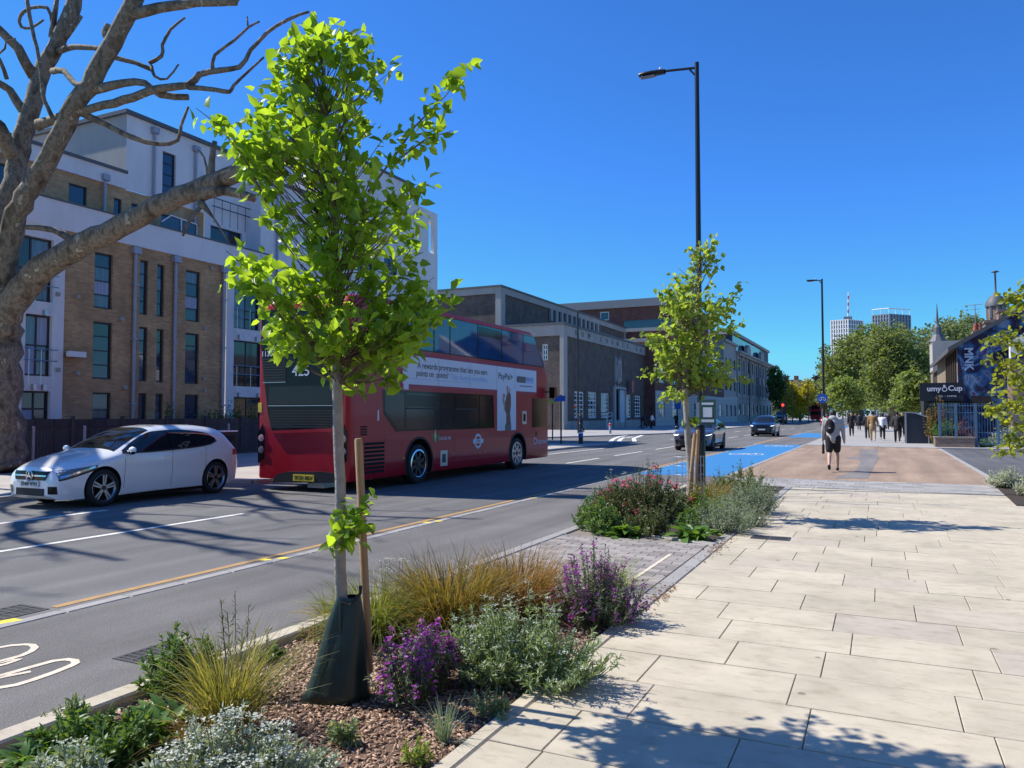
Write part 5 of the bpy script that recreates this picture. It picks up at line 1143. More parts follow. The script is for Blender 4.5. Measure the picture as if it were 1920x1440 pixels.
for k, a in enumerate((-35, 0, 35)):
    b = MB(); u, v = math.sin(R(a)), math.cos(R(a)); b.prism([(y, z - .12), (y + u * .2 - v * .06, z - .12 + v * .2), (y + u * .36, z - .12 + v * .36), (y + u * .2 + v * .06, z - .12 + v * .2)], BX1 - .004, BX1 + .004 + .002 * k, axis='x'); b.build('leaf_logo', M('logo_green', (.06, .25, .05), .5) if a else M('logo_cream', (.6, .6, .35), .5), bus)
y, z = S(834, 822); text('logo_lettering', 'CLEANER AIR', m_ad, bus, (BX1 + .003, y, z), .12, '+x', .001, fit=.62)
b = MB(); y, z = S(1024, 735); b.box(BX1, BX1 + .25, y, y + .08, z - .02, z + .02); b.box(BX1 + .12, BX1 + .32, y - .02, y + .2, z - .22, z + .16); b.build('wing_mirror', m_gloss, bus)
# rear end
rpanel('rear_glazing', [Rr(*p) for p in ((492, 582), (641, 574), (643, 640), (641, 700), (636, 760), (630, 802), (510, 807), (502, 770), (495, 700), (490, 650))], m_gloss, d=.012)
def rq(name, l, r_, t_, bt, m, d, par=None):
    z1_, z0_ = Rr((l + r_) / 2, t_)[1], Rr((l + r_) / 2, bt)[1]; return rpanel(name, [(Rr(l, t_)[0], z0_), (Rr(r_, t_)[0], z0_), (Rr(r_, t_)[0], z1_), (Rr(l, t_)[0], z1_)], m, par, d)
rq('rear_window', 499, 636, 588, 642, m_bgl2, .02); rq('rear_window', 505, 630, 724, 758, m_bgl2, .02)
for k in range(9): rq('louvre', 494, 537, 672 + k * 5, 674.6 + k * 5, m_trim, .028)
for k in range(7): rq('louvre', 508, 628, 769 + k * 5, 771.8 + k * 5, m_trim, .028)
rq('bright_strip', 494, 537, 716.5, 717.6, m_steel, .03); rq('bright_strip', 504, 630, 760, 761.2, m_steel, .03)
p = Rr(566, 696); text('route_number', '425', m_ad, bus, (p[0], BY0 - .03, p[1]), .34, '-y', .002, bold=.002)
p = Rr(505, 664); text('fleet_number', '11383', m_ad, bus, (p[0], BY0 - .03, p[1]), .17, '-y', .002, bold=.002)
p = Rr(495, 641); b = MB(); b.lathe([(.001, -.035), (.07, -.03), (.07, 0)], (p[0] + .02, BY0, p[1]), 'y', 18); b.build('reflector', m_ad, bus)
o = rq('warning_label', 484.5, 491, 755, 773, m_plate_y, .008)
rpanel('rear_ledge', [Rr(*p) for p in ((510, 808), (632, 803), (634, 809), (512, 813))], m_bred, d=.05)
rpanel('rear_bumper', [Rr(*p) for p in ((512, 905), (640, 905), (636, 888), (600, 884), (540, 884), (518, 890))], m_trim, d=.03)
o = rq('number_plate', 552, 591, 890, 902, m_plate_y, .045); p = Rr(571.5, 896); text('plate_lettering', 'SK20 BBX', m_txtk, o, (p[0], BY0 - .047, p[1]), .115, '-y', .001, fit=.52, bold=.003)
for sg in (-1, 1):
    xx = BC + sg * (BH - .13); q = Rr(488, 821)[1]; q2 = Rr(488, 843)[1]
    b = MB(); b.prism([(xx - .1, q2 - .3), (xx + .08, q2 - .2), (xx + .09, q + .12), (xx + .02, q + .32), (xx - .1, q + .1)], BY0 - .012, BY0 + .03, axis='y'); o = b.build('lamp_cluster', m_gloss, bus)
    for z, m in ((q, M('lamp_pink', (.55, .30, .30), .3)), (q2, m_lampg)):
        b = MB(); b.lathe([(.001, -.035), (.075, -.03), (.08, -.01)], (xx, BY0, z), 'y', 20); b.build('tail_lamp', m, o)
b = MB(); b.box(BC + .1, BC + .55, BY0 + .1, BY0 + .5, -.0, .2); b.build('exhaust_box', m_steel, bus)
# ------------------------------------------------------------------ vegetation builders
def unit(a): return a / np.maximum(np.linalg.norm(a, axis=-1, keepdims=True), 1e-9)
def depth_of(p): return float(np.dot(np.array(p) - _C, _f))
def leafset(P, A, Nn, L, W, fold=.18, curl=.25):
    """n leaves: base P, axis A, normal Nn, length L, width W -> verts (8n), tris"""
    P, A, Nn = map(np.asarray, (P, A, Nn)); n = len(P); A = unit(A); Nn = unit(Nn - A * np.sum(A * Nn, 1, keepdims=True)); B = np.cross(A, Nn)
    L = np.broadcast_to(np.asarray(L, float), (n,))[:, None]; W = np.broadcast_to(np.asarray(W, float), (n,))[:, None]
    T = [(0, 0, 0), (.30, .5, fold), (.30, 0, 0), (.30, -.5, fold), (.66, .40, fold), (.66, 0, 0), (.66, -.40, fold), (1, 0, 0)]
    V = np.stack([P + A * L * u + B * W * v + Nn * (W * z - L * curl * u * u) for u, v, z in T], 1).reshape(-1, 3)
    F0 = np.array([(0, 2, 1), (0, 3, 2), (1, 5, 4), (1, 2, 5), (2, 6, 5), (2, 3, 6), (4, 5, 7), (5, 6, 7)])
    F = (F0[None] + 8 * np.arange(n)[:, None, None]).reshape(-1, 3); return V, F
def bladeset(P, D, L, W, droop, seg=5):
    n = len(P); D = unit(D); side = unit(np.cross(D, np.array([0, 0, 1.0]) + rng.normal(0, .3, (n, 3)))); hor = D.copy(); hor[:, 2] = 0; hor = unit(hor); V = []
    for i in range(seg + 1):
        t = i / seg; c = P + D * (L * t)[:, None] + hor * (droop * L * .45 * t ** 2.2)[:, None]; c[:, 2] -= droop * L * .75 * t ** 2.6
        w = (W * (1 - t ** 2.2) * .5 + .0004)[:, None]; V += [c - side * w, c + side * w]
    V = np.stack(V, 1).reshape(-1, 3); k = 2 * (seg + 1)
    F0 = np.array([(2 * i, 2 * i + 1, 2 * i + 3, 2 * i + 2) for i in range(seg)]); F = (F0[None] + k * np.arange(n)[:, None, None]).reshape(-1, 4); return V, F
def rdir(n, up=0., spread=1.):
    a = rng.normal(0, 1, (n, 3)) * spread; a[:, 2] += up; return unit(a)
m_twig = M('twig_bark', (.15, .11, .075), .85, var=.2, vs=20); m_bark1 = M('pale_bark', (.33, .30, .26), .85, var=.25, vs=14, bump=.4, bs=40, dirt=.4, dirtc=(.12, .10, .08), ds=8)
m_stem = M('green_stem', (.14, .17, .07), .7, var=.2)
m_leaf1 = LEAF('sapling_leaf', (.30, .44, .055), (.11, .21, .025), .55, .38); m_leaf2 = LEAF('maple_leaf', (.30, .40, .09), (.15, .22, .045), .5, .5)
def seg_len(P): return sum((P[i + 1] - P[i]).length for i in range(len(P) - 1))
def rows_at(rows, y):
    ys = [r[0] for r in rows]; return np.interp(y, ys, [r[1] for r in rows]), np.interp(y, ys, [r[2] for r in rows])
def sapling(name, label, base, trunk, rows, radii, nclump, per, leaf, lm, extra=(), nparts=0, seed=1, depthk=.8, bark=m_bark1, droop=-.25, nsub=60, spx=24):
    g = np.random.default_rng(seed); D0 = depth_of(base); root = thing(name, label, 'tree', base)
    T = [Vector(base)] + [AD(x, y, D0) for x, y in trunk]; b = MB(); TT = []; RR = []
    for i in range(len(T) - 1):
        for k in range(4):
            t = k / 4; TT.append(T[i].lerp(T[i + 1], t) + Vector((g.normal(0, .004), g.normal(0, .004), 0))); RR.append((radii[i] * (1 - t) + radii[i + 1] * t) * (1 + .12 * g.random()))
    TT.append(T[-1]); RR.append(radii[-1]); b.tube(TT, RR, 10); b.build('trunk', bark, root, smooth=True)
    pxm = FPX / D0; yt, yb = rows[0][0], rows[-1][0]; cl = []
    sub = []
    while len(cl) < nclump:
        if len(sub) >= nsub:
            q = sub[g.integers(0, nsub)]; sx, sy, sdd = q[0] + g.normal(0, spx), q[1] + g.normal(0, spx * 1.15), q[2] + g.normal(0, spx) / pxm; l, r_ = rows_at(rows, sy)
            if l - 12 < sx < r_ + 12 and yt - 5 < sy < yb + 5: cl.append((AD(sx, sy, D0 + sdd), None))
            continue
        y = g.uniform(yt, yb); l, r_ = rows_at(rows, y)
        if g.random() > (r_ - l) / max(r[2] - r[1] for r in rows): continue
        c, hw = (l + r_) / 2, (r_ - l) / 2; a = g.uniform(-1, 1); d = g.uniform(-1, 1) * math.sqrt(1 - .85 * a * a)
        sub.append((c + a * hw, y, d * hw / pxm * depthk))
    for path in extra:
        pts = [AD(x, y, D0 + dd) for x, y, dd in path]; bb = MB(); bb.tube(pts, np.linspace(.007, .002, len(pts)) * (D0 / 4.3) ** .5, 5); bb.build('branch', m_twig, root)
        n = max(4, int(seg_len(pts) / (leaf[0] * .9)))
        for k in range(n):
            t = (.25 + .75 * (k + 1) / n) * (len(pts) - 1); i = min(int(t), len(pts) - 2); q = pts[i].lerp(pts[i + 1], t - i); cl.append((q + Vector(g.normal(0, leaf[0] * .25, 3)), pts[i + 1] - pts[i]))
    ZB = AD(rows[-1][1], rows[-1][0], D0).z; HC = AD(rows[0][1], rows[0][0], D0).z - ZB; P = []; A = []; tw = MB(); tz = [p.z for p in TT]; tk = (D0 / 4.3) ** .4
    for (c, dr) in cl:
        if dr is None:
            hz = max(c.z - g.uniform(.10, .28) * HC, ZB + g.uniform(0, .08) * HC); i = int(np.argmin([abs(z - hz) for z in tz])); s = TT[i]; mid = s.lerp(c, .5) + Vector((0, 0, -.10 * (c - s).length)) * .6
            tw.tube([s, mid, c], [.004 * tk, .003 * tk, .0014 * tk], 4, cap=False); dr = c - mid
        dr = np.array(dr.normalized()); n = g.integers(per[0], per[1])
        for k in range(n):
            o = np.array(c) - dr * g.uniform(0, leaf[0] * 1.6) + g.normal(0, leaf[0] * .3, 3); a = g.normal(0, 1, 3); a[2] += droop; a += dr * .7; P.append(o + g.normal(0, .012 * D0 / 4.3, 3)); A.append(a)
    tw.build('twigs', m_twig, root, kind='stuff')
    P = np.array(P); A = unit(np.array(A)); n = len(P); Nn = g.normal(0, .8, (n, 3)); Nn[:, 2] += .9; L = g.uniform(leaf[0] * .65, leaf[0] * 1.25, n); W = L * leaf[1]
    order = np.argsort(np.linalg.norm(P - _C, axis=1)); near = order[:nparts]; rest = order[nparts:]
    V, F = leafset(P[rest], A[rest], Nn[rest], L[rest], W[rest]); npmesh('crown', V, F, lm, root, kind='stuff')
    if nparts:
        v0, f0 = leafset([[0, 0, 0]], [[1, 0, 0]], [[0, 0, 1]], 1, leaf[1]); me = bpy.data.meshes.new('leaf'); me.from_pydata(v0.tolist(), [], f0.tolist()); me.materials.append(lm)
        for i in near:
            a = Vector(A[i]); nn = Vector(Nn[i]); nn = (nn - a * a.dot(nn)).normalized(); bt = nn.cross(a); mt = Matrix((a, bt, nn)).transposed()
            o = bpy.data.objects.new('leaf', me); COL.objects.link(o); o.parent = root; o.location = Vector(P[i]) - ORG[root.name]; o.rotation_euler = mt.to_euler(); s = float(L[i]); o.scale = (s, s, s)
    return root
# foreground sapling
B1 = (-2.86, 3.66, -.03)
rows1 = [(42, 560, 660), (62, 520, 690), (95, 500, 712), (140, 492, 730), (190, 484, 738), (240, 478, 735), (290, 476, 730), (340, 480, 765), (390, 492, 792), (435, 500, 790), (475, 478, 795), (515, 462, 808), (555, 458, 830), (600, 478, 825), (640, 492, 785), (680, 515, 765), (712, 560, 745)]
ex1 = [[(690, 360, -.1), (735, 300, -.15), (780, 235, -.2), (835, 180, -.2), (882, 118, -.2)], [(745, 300, -.1), (800, 260, -.05), (848, 245, 0)], [(520, 400, .1), (480, 320, .1), (430, 250, .05), (368, 203, 0)], [(500, 380, -.1), (460, 300, -.2), (425, 255, -.25)],
       [(560, 640, -.1), (510, 570, -.2), (465, 505, -.25), (424, 470, -.3)], [(520, 560, 0), (470, 545, 0), (440, 540, 0)], [(700, 640, .1), (770, 590, .1), (848, 540, .1)], [(640, 720, 0), (690, 715, -.05), (745, 660, -.1)], [(690, 420, .1), (760, 360, .1), (803, 345, .1)], [(600, 690, -.05), (560, 640, -.1), (500, 610, -.2)],
       [(640, 1000, -.02), (665, 965, -.03), (700, 945, -.04)], [(638, 990, .0), (630, 1005, -.03), (628, 1020, -.04)], [(640, 1000, 0), (660, 980, .02), (690, 975, .03)], [(640, 1005, 0), (652, 995, -.02), (660, 1010, -.02)]]
sapling('young_tree', 'slender sapling with bright green leaves and dark watering bag in front of bus', B1, [(640, 1120), (637, 900), (634, 720), (630, 560), (622, 380), (612, 220), (604, 90)], rows1, [.036, .034, .031, .029, .022, .016, .010, .004], 440, (5, 9), (.082, .62), m_leaf1, ex1, 300, 5, .85, nsub=74, spx=26)
# second sapling
B2 = (-2.78, 12.35, -.03)
rows2 = [(448, 1300, 1322), (475, 1284, 1340), (510, 1280, 1340), (540, 1256, 1356), (575, 1242, 1380), (615, 1226, 1384), (655, 1224, 1376), (690, 1216, 1366), (720, 1232, 1344), (748, 1262, 1302)]
ex2 = [[(1300, 700, 0), (1255, 700, .2), (1200, 702, .3)], [(1300, 720, 0), (1260, 740, -.2), (1240, 748, -.3)], [(1310, 620, 0), (1260, 555, .1), (1236, 545, .2)], [(1300, 670, 0), (1240, 640, -.3), (1205, 630, -.4)], [(1310, 640, 0), (1350, 590, 0), (1390, 540, 0)], [(1310, 660, .2), (1360, 630, .3), (1396, 600, .3)], [(1310, 715, 0), (1360, 712, 0), (1403, 712, 0)], [(1296, 800, 0), (1305, 788, -.05), (1318, 780, -.1)]]
sapling('young_tree', 'staked sapling with pale yellow-green leaves before the grey car', B2, [(1294, 880), (1287, 770), (1284, 720), (1292, 620), (1306, 530), (1312, 460)], rows2, [.055, .05, .047, .044, .03, .018, .006], 270, (5, 9), (.10, .72), m_leaf2, ex2, 0, 8, .95, nsub=50, spx=12)
# tree at the right edge
B3 = (3.35, 20.2, 0)
rows3 = [(525, 1912, 1960), (560, 1900, 1990), (600, 1885, 2010), (640, 1872, 2020), (680, 1868, 2030), (720, 1872, 2030), (760, 1868, 2020), (800, 1876, 2010), (835, 1890, 1990)]
ex3 = [[(1940, 720, 0), (1890, 690, 0), (1848, 668, 0)], [(1940, 760, 0), (1890, 760, 0), (1846, 775, 0)], [(1940, 680, 0), (1890, 630, 0), (1850, 640, 0)], [(1950, 830, 0), (1900, 840, 0), (1870, 850, 0)], [(1950, 600, 0), (1910, 560, 0), (1880, 555, 0)]]
sapling('young_tree', 'sunlit yellow-green tree at right edge above the silver border', B3, [(1950, 900), (1948, 760), (1946, 640), (1944, 540)], rows3, [.06, .055, .045, .03, .01], 190, (6, 10), (.13, .7), LEAF('lime_leaf', (.30, .34, .05), (.16, .20, .03), .5, .5), ex3, 0, 21, 1.0)

# big bare plane tree on the left
def BARK(name):
    m, nt, N, L, b = _new(name); b.inputs['Roughness'].default_value = .88
    tc = N.new('ShaderNodeTexCoord'); n1 = N.new('ShaderNodeTexNoise'); n1.inputs['Scale'].default_value = 2.6; n1.inputs['Detail'].default_value = 7; n1.inputs['Roughness'].default_value = .62; n1.inputs['Distortion'].default_value = .15
    L.new(tc.outputs['Object'], n1.inputs['Vector'])
    n1.inputs['Scale'].default_value = 3.4; mp = N.new('ShaderNodeMapping'); mp.inputs['Scale'].default_value = (1, 1, .6); L.new(tc.outputs['Object'], mp.inputs[0]); L.new(mp.outputs[0], n1.inputs['Vector'])
    r = _ramp(N, [(.34, (.055, .045, .03)), (.40, (.12, .10, .065)), (.47, (.15, .125, .085)), (.49, (.24, .205, .145)), (.55, (.21, .18, .125)), (.57, (.13, .115, .075)), (.62, (.16, .14, .095)), (.64, (.40, .36, .27)), (.72, (.33, .30, .22))]); L.new(n1.outputs['Fac'], r.inputs[0]); L.new(r.outputs[0], b.inputs['Base Color'])
    n2 = N.new('ShaderNodeTexNoise'); n2.inputs['Scale'].default_value = 9; n2.inputs['Detail'].default_value = 6; L.new(tc.outputs['Object'], n2.inputs['Vector'])
    bp = N.new('ShaderNodeBump'); bp.inputs['Strength'].default_value = .45; bp.inputs['Distance'].default_value = .04; L.new(n2.outputs['Fac'], bp.inputs['Height']); L.new(bp.outputs[0], b.inputs['Normal'])
    return m
m_plane = BARK('plane_bark')
pt = thing('plane_tree', 'large bare pollarded plane tree with mottled bark at left edge', 'tree', AD(5, 885, 21.6)[:])
def limb(name, pts, par=pt, n=10):
    """pts: (px, py, depth, radius)"""
    P = [AD(x, y, d) for x, y, d, r_ in pts]; r0 = [p[3] for p in pts]; Q = []; Rr_ = []; g = random.Random(int(pts[0][0] * 7 + pts[-1][1]))
    for i in range(len(P) - 1):
        p0, p1, p2, p3 = P[max(i - 1, 0)], P[i], P[i + 1], P[min(i + 2, len(P) - 1)]; k = max(2, int((p2 - p1).length / .28))
        for j in range(k):
            t = j / k; q = .5 * ((2 * p1) + (p2 - p0) * t + (2 * p0 - 5 * p1 + 4 * p2 - p3) * t * t + (3 * p1 - p0 - 3 * p2 + p3) * t ** 3); rr = r0[i] * (1 - t) + r0[i + 1] * t
            Q.append(q + Vector((g.gauss(0, rr * .12), g.gauss(0, rr * .12), g.gauss(0, rr * .08)))); Rr_.append(rr * g.uniform(.97, 1.04))
    Q.append(P[-1]); Rr_.append(r0[-1]); b = MB(); b.tube(Q, Rr_, n); return b.build(name, m_plane, par, smooth=True)
DT = 21.5
limb('trunk', [(-8, 905, DT, .95), (-8, 870, DT, .78), (-8, 800, DT, .66), (-8, 700, DT, .60), (-4, 600, DT, .52), (2, 545, DT, .46), (6, 470, DT, .36), (15, 400, DT + .3, .29), (36, 300, DT + .6, .26), (60, 207, DT + .8, .24), (78, 140, DT + 1, .22), (103, 87, DT + 1.1, .21), (135, 10, DT + 1.2, .21), (160, -90, DT + 1.4, .17), (175, -190, DT + 1.6, .12)], n=16)
limb('limb', [(0, 560, DT, .38), (10, 480, DT - .3, .31), (33, 400, DT - .6, .27), (83, 310, DT - .9, .25), (133, 213, DT - 1.2, .24), (187, 123, DT - 1.4, .225), (233, 40, DT - 1.6, .21), (256, -10, DT - 1.7, .20), (300, -110, DT - 2, .15), (330, -200, DT - 2, .1)], n=14)
limb('limb', [(8, 600, DT, .42), (55, 528, DT - .4, .36), (110, 480, DT - .8, .33), (200, 440, DT - 1.4, .29), (300, 385, DT - 2, .25), (390, 347, DT - 2.6, .235), (460, 318, DT - 3, .22), (520, 300, DT - 3.2, .2), (560, 262, DT - 3.3, .18), (610, 180, DT - 3.4, .1)], n=14)
SB = [[(62, 142, 22.4, .17), (33, 90, 22.2, .13), (-2, 55, 22, .11), (-40, 20, 22, .08)], [(70, 235, 21.8, .16), (113, 220, 21, .12), (160, 207, 20.3, .11), (233, 187, 20, .11), (300, 167, 19.7, .10), (353, 160, 19.5, .09), (375, 140, 19.4, .08), (413, 132, 19.3, .07), (450, 126, 19.2, .06), (470, 95, 19.2, .05), (500, 62, 19.1, .045), (540, 36, 19, .04), (580, 22, 19, .03)],
      [(353, 163, 19.5, .07), (405, 168, 19.3, .06), (430, 172, 19.3, .055), (438, 160, 19.3, .04), (495, 107, 19.2, .025)], [(398, 129, 19.3, .05), (403, 103, 19.3, .04), (440, 75, 19.3, .035), (465, 52, 19.3, .03), (487, 40, 19.3, .025)], [(465, 52, 19.3, .025), (463, 31, 19.3, .02)],
      [(178, 168, 20.2, .13), (233, 155, 20, .10), (270, 155, 19.9, .09), (300, 177, 19.8, .09), (353, 182, 19.8, .08)], [(110, 96, 22.5, .10), (143, 88, 22, .08), (187, 92, 21.5, .07), (213, 107, 21.3, .07), (253, 117, 21.2, .06), (283, 130, 21.1, .06)], [(280, 118, 21.1, .06), (303, 105, 21.1, .05), (305, 85, 21, .045), (320, 55, 21, .04), (347, 33, 21, .03)], [(284, 124, 21.1, .05), (290, 143, 21, .04), (313, 148, 21, .03), (335, 120, 21, .025)],
      [(157, 214, 20.4, .10), (200, 233, 20.2, .08), (247, 257, 20, .07), (300, 270, 19.9, .06), (333, 263, 19.9, .05), (340, 235, 19.9, .04), (353, 200, 19.9, .03)], [(98, 134, 22, .09), (120, 133, 21.6, .08), (140, 157, 21.2, .08), (165, 160, 20.6, .07)], [(240, 28, 19.9, .17), (300, 15, 19.7, .13), (367, 5, 19.5, .12), (443, 3, 19.3, .10)], [(440, 5, 19.3, .05), (450, -4, 19.3, .03)],
      [(125, 70, 22.5, .07), (153, 30, 22.4, .05)], [(97, 70, 22.6, .09), (100, 45, 22.6, .08), (107, -5, 22.6, .06)], [(97, 42, 22.6, .05), (90, 15, 22.6, .05), (57, 15, 22.6, .05), (37, 30, 22.6, .05), (40, 50, 22.6, .045), (57, 53, 22.6, .04), (82, 37, 22.6, .03)], [(50, -5, 20.6, .05), (60, 53, 20.6, .05), (73, 110, 20.5, .045), (83, 187, 20.4, .05), (107, 233, 20.4, .07)],
      [(45, 210, 22.3, .14), (20, 170, 22.2, .11), (-5, 155, 22, .1), (-40, 120, 22, .08)], [(13, 148, 22.2, .06), (0, 113, 22.1, .05), (-15, 90, 22, .04)], [(50, 425, 20.9, .07), (97, 430, 20.7, .08), (130, 448, 20.6, .10)], [(395, 335, 18.8, .10), (397, 300, 18.8, .08), (403, 265, 18.8, .06)], [(390, 330, 18.8, .03), (383, 295, 18.8, .025), (370, 280, 18.8, .02)],
      [(375, 362, 18.9, .2), (417, 357, 18.7, .12), (478, 372, 18.6, .10)], [(377, 388, 18.9, .06), (353, 417, 18.8, .04), (343, 443, 18.8, .03)], [(375, 378, 18.9, .12), (400, 408, 18.8, .03), (430, 455, 18.7, .012)], [(205, 70, 20.1, .11), (195, 60, 20.1, .09), (203, 45, 20.1, .07)]]
for s in SB: limb('branch', s, n=7)
# limbs of the same tree that reach out of the picture to the left and above (they throw the shadows on the road)
def wlimb(pts, r0, r1, seed, twigs=4, depth=0):
    g = random.Random(seed); P = [Vector(p) for p in pts]; Q = []; Rr_ = []
    for i in range(len(P) - 1):
        p0, p1, p2, p3 = P[max(i - 1, 0)], P[i], P[i + 1], P[min(i + 2, len(P) - 1)]; k = max(3, int((p2 - p1).length / .5))
        for j in range(k):
            t = j / k; Q.append(.5 * ((2 * p1) + (p2 - p0) * t + (2 * p0 - 5 * p1 + 4 * p2 - p3) * t * t + (3 * p1 - p0 - 3 * p2 + p3) * t ** 3) + Vector((g.gauss(0, .06), g.gauss(0, .06), g.gauss(0, .05))))
    Q.append(P[-1]); n = len(Q); b = MB(); b.tube(Q, [r0 + (r1 - r0) * i / (n - 1) for i in range(n)], 8); b.build('limb' if depth == 0 else 'branch', m_plane, pt, smooth=True)
    if depth < 2:
        for k in range(twigs):
            i = int(n * (.25 + .7 * (k + .5) / twigs)); i = min(i, n - 2); d = (Q[i + 1] - Q[i]).normalized(); side = Vector((g.gauss(0, 1), g.gauss(0, 1), g.gauss(.2, .6))).normalized(); l = g.uniform(1.2, 3.2) * (1 if depth == 0 else .5); e1 = Q[i] + (d * .6 + side).normalized() * l * .5; e2 = e1 + (d * .5 + side * .7 + Vector((0, 0, .6))).normalized() * l * .6
            rr = (r0 + (r1 - r0) * i / n) * .5; wlimb([Q[i], e1, e2], rr, .02, seed * 13 + k, 2, depth + 1)
bx = AD(0, 560, DT); tp = AD(140, -60, DT + 1.3)
wlimb([bx, bx + Vector((.5, -3, 3.4)), bx + Vector((1.6, -5.6, 5.6)), bx + Vector((3.4, -6.6, 8.2))], .36, .07, 3, 5)
wlimb([bx + Vector((0, 0, .8)), bx + Vector((-.6, -4.5, 5.0)), bx + Vector((-.2, -7.6, 7.5)), bx + Vector((1.6, -8.4, 9))], .34, .06, 8, 5)
wlimb([AD(33, 300, DT + .6), AD(33, 300, DT + .6) + Vector((.8, -3.2, 3)), AD(33, 300, DT + .6) + Vector((2.0, -4.4, 4.6))], .24, .05, 15, 4)
wlimb([bx + Vector((0, 0, .5)), bx + Vector((.8, -6, 2.0)), bx + Vector((3, -9, 3.6))], .28, .05, 22, 4)

wlimb([bx + Vector((0, 0, 1.5)), bx + Vector((.4, -5.2, 5.5)), bx + Vector((1.6, -7.0, 7.8)), bx + Vector((3.0, -7.4, 9.2))], .26, .05, 31, 6)
wlimb([bx + Vector((0, 0, 1)), bx + Vector((1.0, -2.6, 5)), bx + Vector((2.0, -3.8, 7.6)), bx + Vector((3.4, -3.6, 9.4))], .24, .05, 37, 5)
wlimb([bx + Vector((0, 0, 1)), bx + Vector((-1, -7.2, 5)), bx + Vector((.2, -10.4, 7)), bx + Vector((1.8, -11, 8.6))], .28, .05, 43, 6)
wlimb([tp, tp + Vector((0, -.8, 1.4)), tp + Vector((.3, -1.2, 2.4))], .16, .03, 49, 5)
wlimb([AD(300, -110, DT - 2), AD(300, -110, DT - 2) + Vector((.4, .4, 1)), AD(300, -110, DT - 2) + Vector((.6, .2, 1.8))], .14, .03, 52, 5)

# ------------------------------------------------------------------ street trees down the road
def crowntree(name, label, base, h, blobs, n, size, lm, trunk_r=.25, seed=1, bark=m_plane, group=None, hole=.0):
    g = np.random.default_rng(seed); root = thing(name, label, 'tree', base, group=group); base = Vector(base); b = MB()
    b.tube([base, base + Vector((.1, 0, h * .25)), base + Vector((0, .1, h * .55)), base + Vector((.1, 0, h * .85))], [trunk_r, trunk_r * .8, trunk_r * .5, trunk_r * .12], 8); b.build('trunk', bark, root, smooth=True)
    lb = MB(); P = []; A = []
    for (dx, dy, dz, rx, ry, rz, k) in blobs:
        c = base + Vector((dx, dy, dz)); s = base + Vector((0, 0, max(h * .22, dz * .55))); lb.tube([s, s.lerp(c, .5) + Vector((g.normal(0, .2), g.normal(0, .2), .1)), c, c + Vector((dx * .2, dy * .2, rz * .6))], [trunk_r * .45, trunk_r * .28, trunk_r * .15, .02], 5)
        m = int(n * k); nc = max(10, m // 28); cc = unit(g.normal(0, 1, (nc, 3))) * (g.random((nc, 1)) ** .45) * np.array([rx, ry, rz])
        idx = g.integers(0, nc, m); sp = np.array([rx, ry, rz]).mean() * .13
        P.append(np.array(c) + cc[idx] + g.normal(0, 1, (m, 3)) * sp * np.array([1, 1, .7])); A.append(g.normal(0, 1, (m, 3)))
    lb.build('limbs', bark, root, kind='stuff')
    P = np.concatenate(P); A = np.concatenate(A); m = len(P); Nn = g.normal(0, .8, (m, 3)); Nn[:, 2] += .7; L = g.uniform(size * .6, size * 1.4, m)
    V, F = leafset(P, A, Nn, L, L * .75, .1, .2); npmesh('crown', V, F, lm, root, kind='stuff'); return root
m_lfA = LEAF('plane_leaf', (.22, .27, .10), (.11, .15, .05), .4, .6); m_lfB = LEAF('young_leaf', (.24, .31, .10), (.13, .18, .05), .4, .55); m_lfY = LEAF('yellow_leaf', (.46, .40, .04), (.24, .24, .03), .4, .6); m_lfG = LEAF('green_leaf', (.12, .18, .05), (.06, .10, .025), .35, .6); m_lfP = LEAF('copper_leaf', (.05, .022, .022), (.03, .012, .014), .2, .6); m_lfS = LEAF('grey_green_leaf', (.20, .25, .13), (.12, .16, .08), .35, .6)
def Bl(px, py, D, rx, rz, k, base): p = AD(px, py, D); return (p.x - base[0], p.y - base[1], p.z - base[2], rx / FPX * D, rx / FPX * D, rz / FPX * D, k)
def ctree(label, px, D, htop, blobs, n, size, lm, r=.25, seed=1, name='street_tree', grp=None):
    p = AD(px, 777, D); base = (p.x, p.y, 0); h = AD(px, htop, D).z; crowntree(name, label, base, h, [Bl(x, y, D + dd, rx, rz, k, base) for x, y, dd, rx, rz, k in blobs], n, size, lm, r, seed, group=grp)
ctree('tall broad green plane tree left of the pair behind walkers', 1612, 112, 610, [(1600, 690, 0, 40, 72, .25), (1625, 655, 3, 40, 46, .25), (1575, 715, -2, 34, 58, .2), (1640, 715, 2, 40, 60, .2), (1600, 755, 0, 45, 26, .1)], 17000, .36, m_lfA, .5, 31)
ctree('tall broad green plane tree nearer the pub, behind walkers', 1672, 100, 604, [(1668, 655, 0, 46, 52, .25), (1695, 700, 0, 48, 58, .25), (1650, 710, 2, 40, 60, .2), (1725, 715, -2, 38, 55, .2), (1680, 755, 0, 60, 24, .1)], 17000, .34, m_lfA, .5, 33)
ctree('grey-green tree crown rising behind the mural pub', 1790, 135, 585, [(1770, 640, 0, 55, 42, .4), (1810, 625, 3, 45, 40, .3), (1735, 670, 0, 42, 50, .3)], 10000, .42, m_lfS, .5, 35)
ctree('light green young street tree beside the blue bin signs', 1578, 74, 700, [(1580, 735, 0, 26, 35, .6), (1600, 745, 1, 20, 28, .4)], 3600, .24, m_lfB, .09, 37)
ctree('light green young street tree left of the cafe sign', 1715, 57, 695, [(1705, 735, 0, 30, 38, .45), (1735, 742, 0, 28, 34, .35), (1690, 755, 0, 18, 24, .2)], 5200, .2, m_lfB, .09, 39)
ctree('pale feathery tree left of the far lamp post', 1552, 130, 650, [(1555, 700, 0, 22, 52, .6), (1548, 745, 0, 18, 36, .4)], 4200, .34, m_lfS, .3, 41)
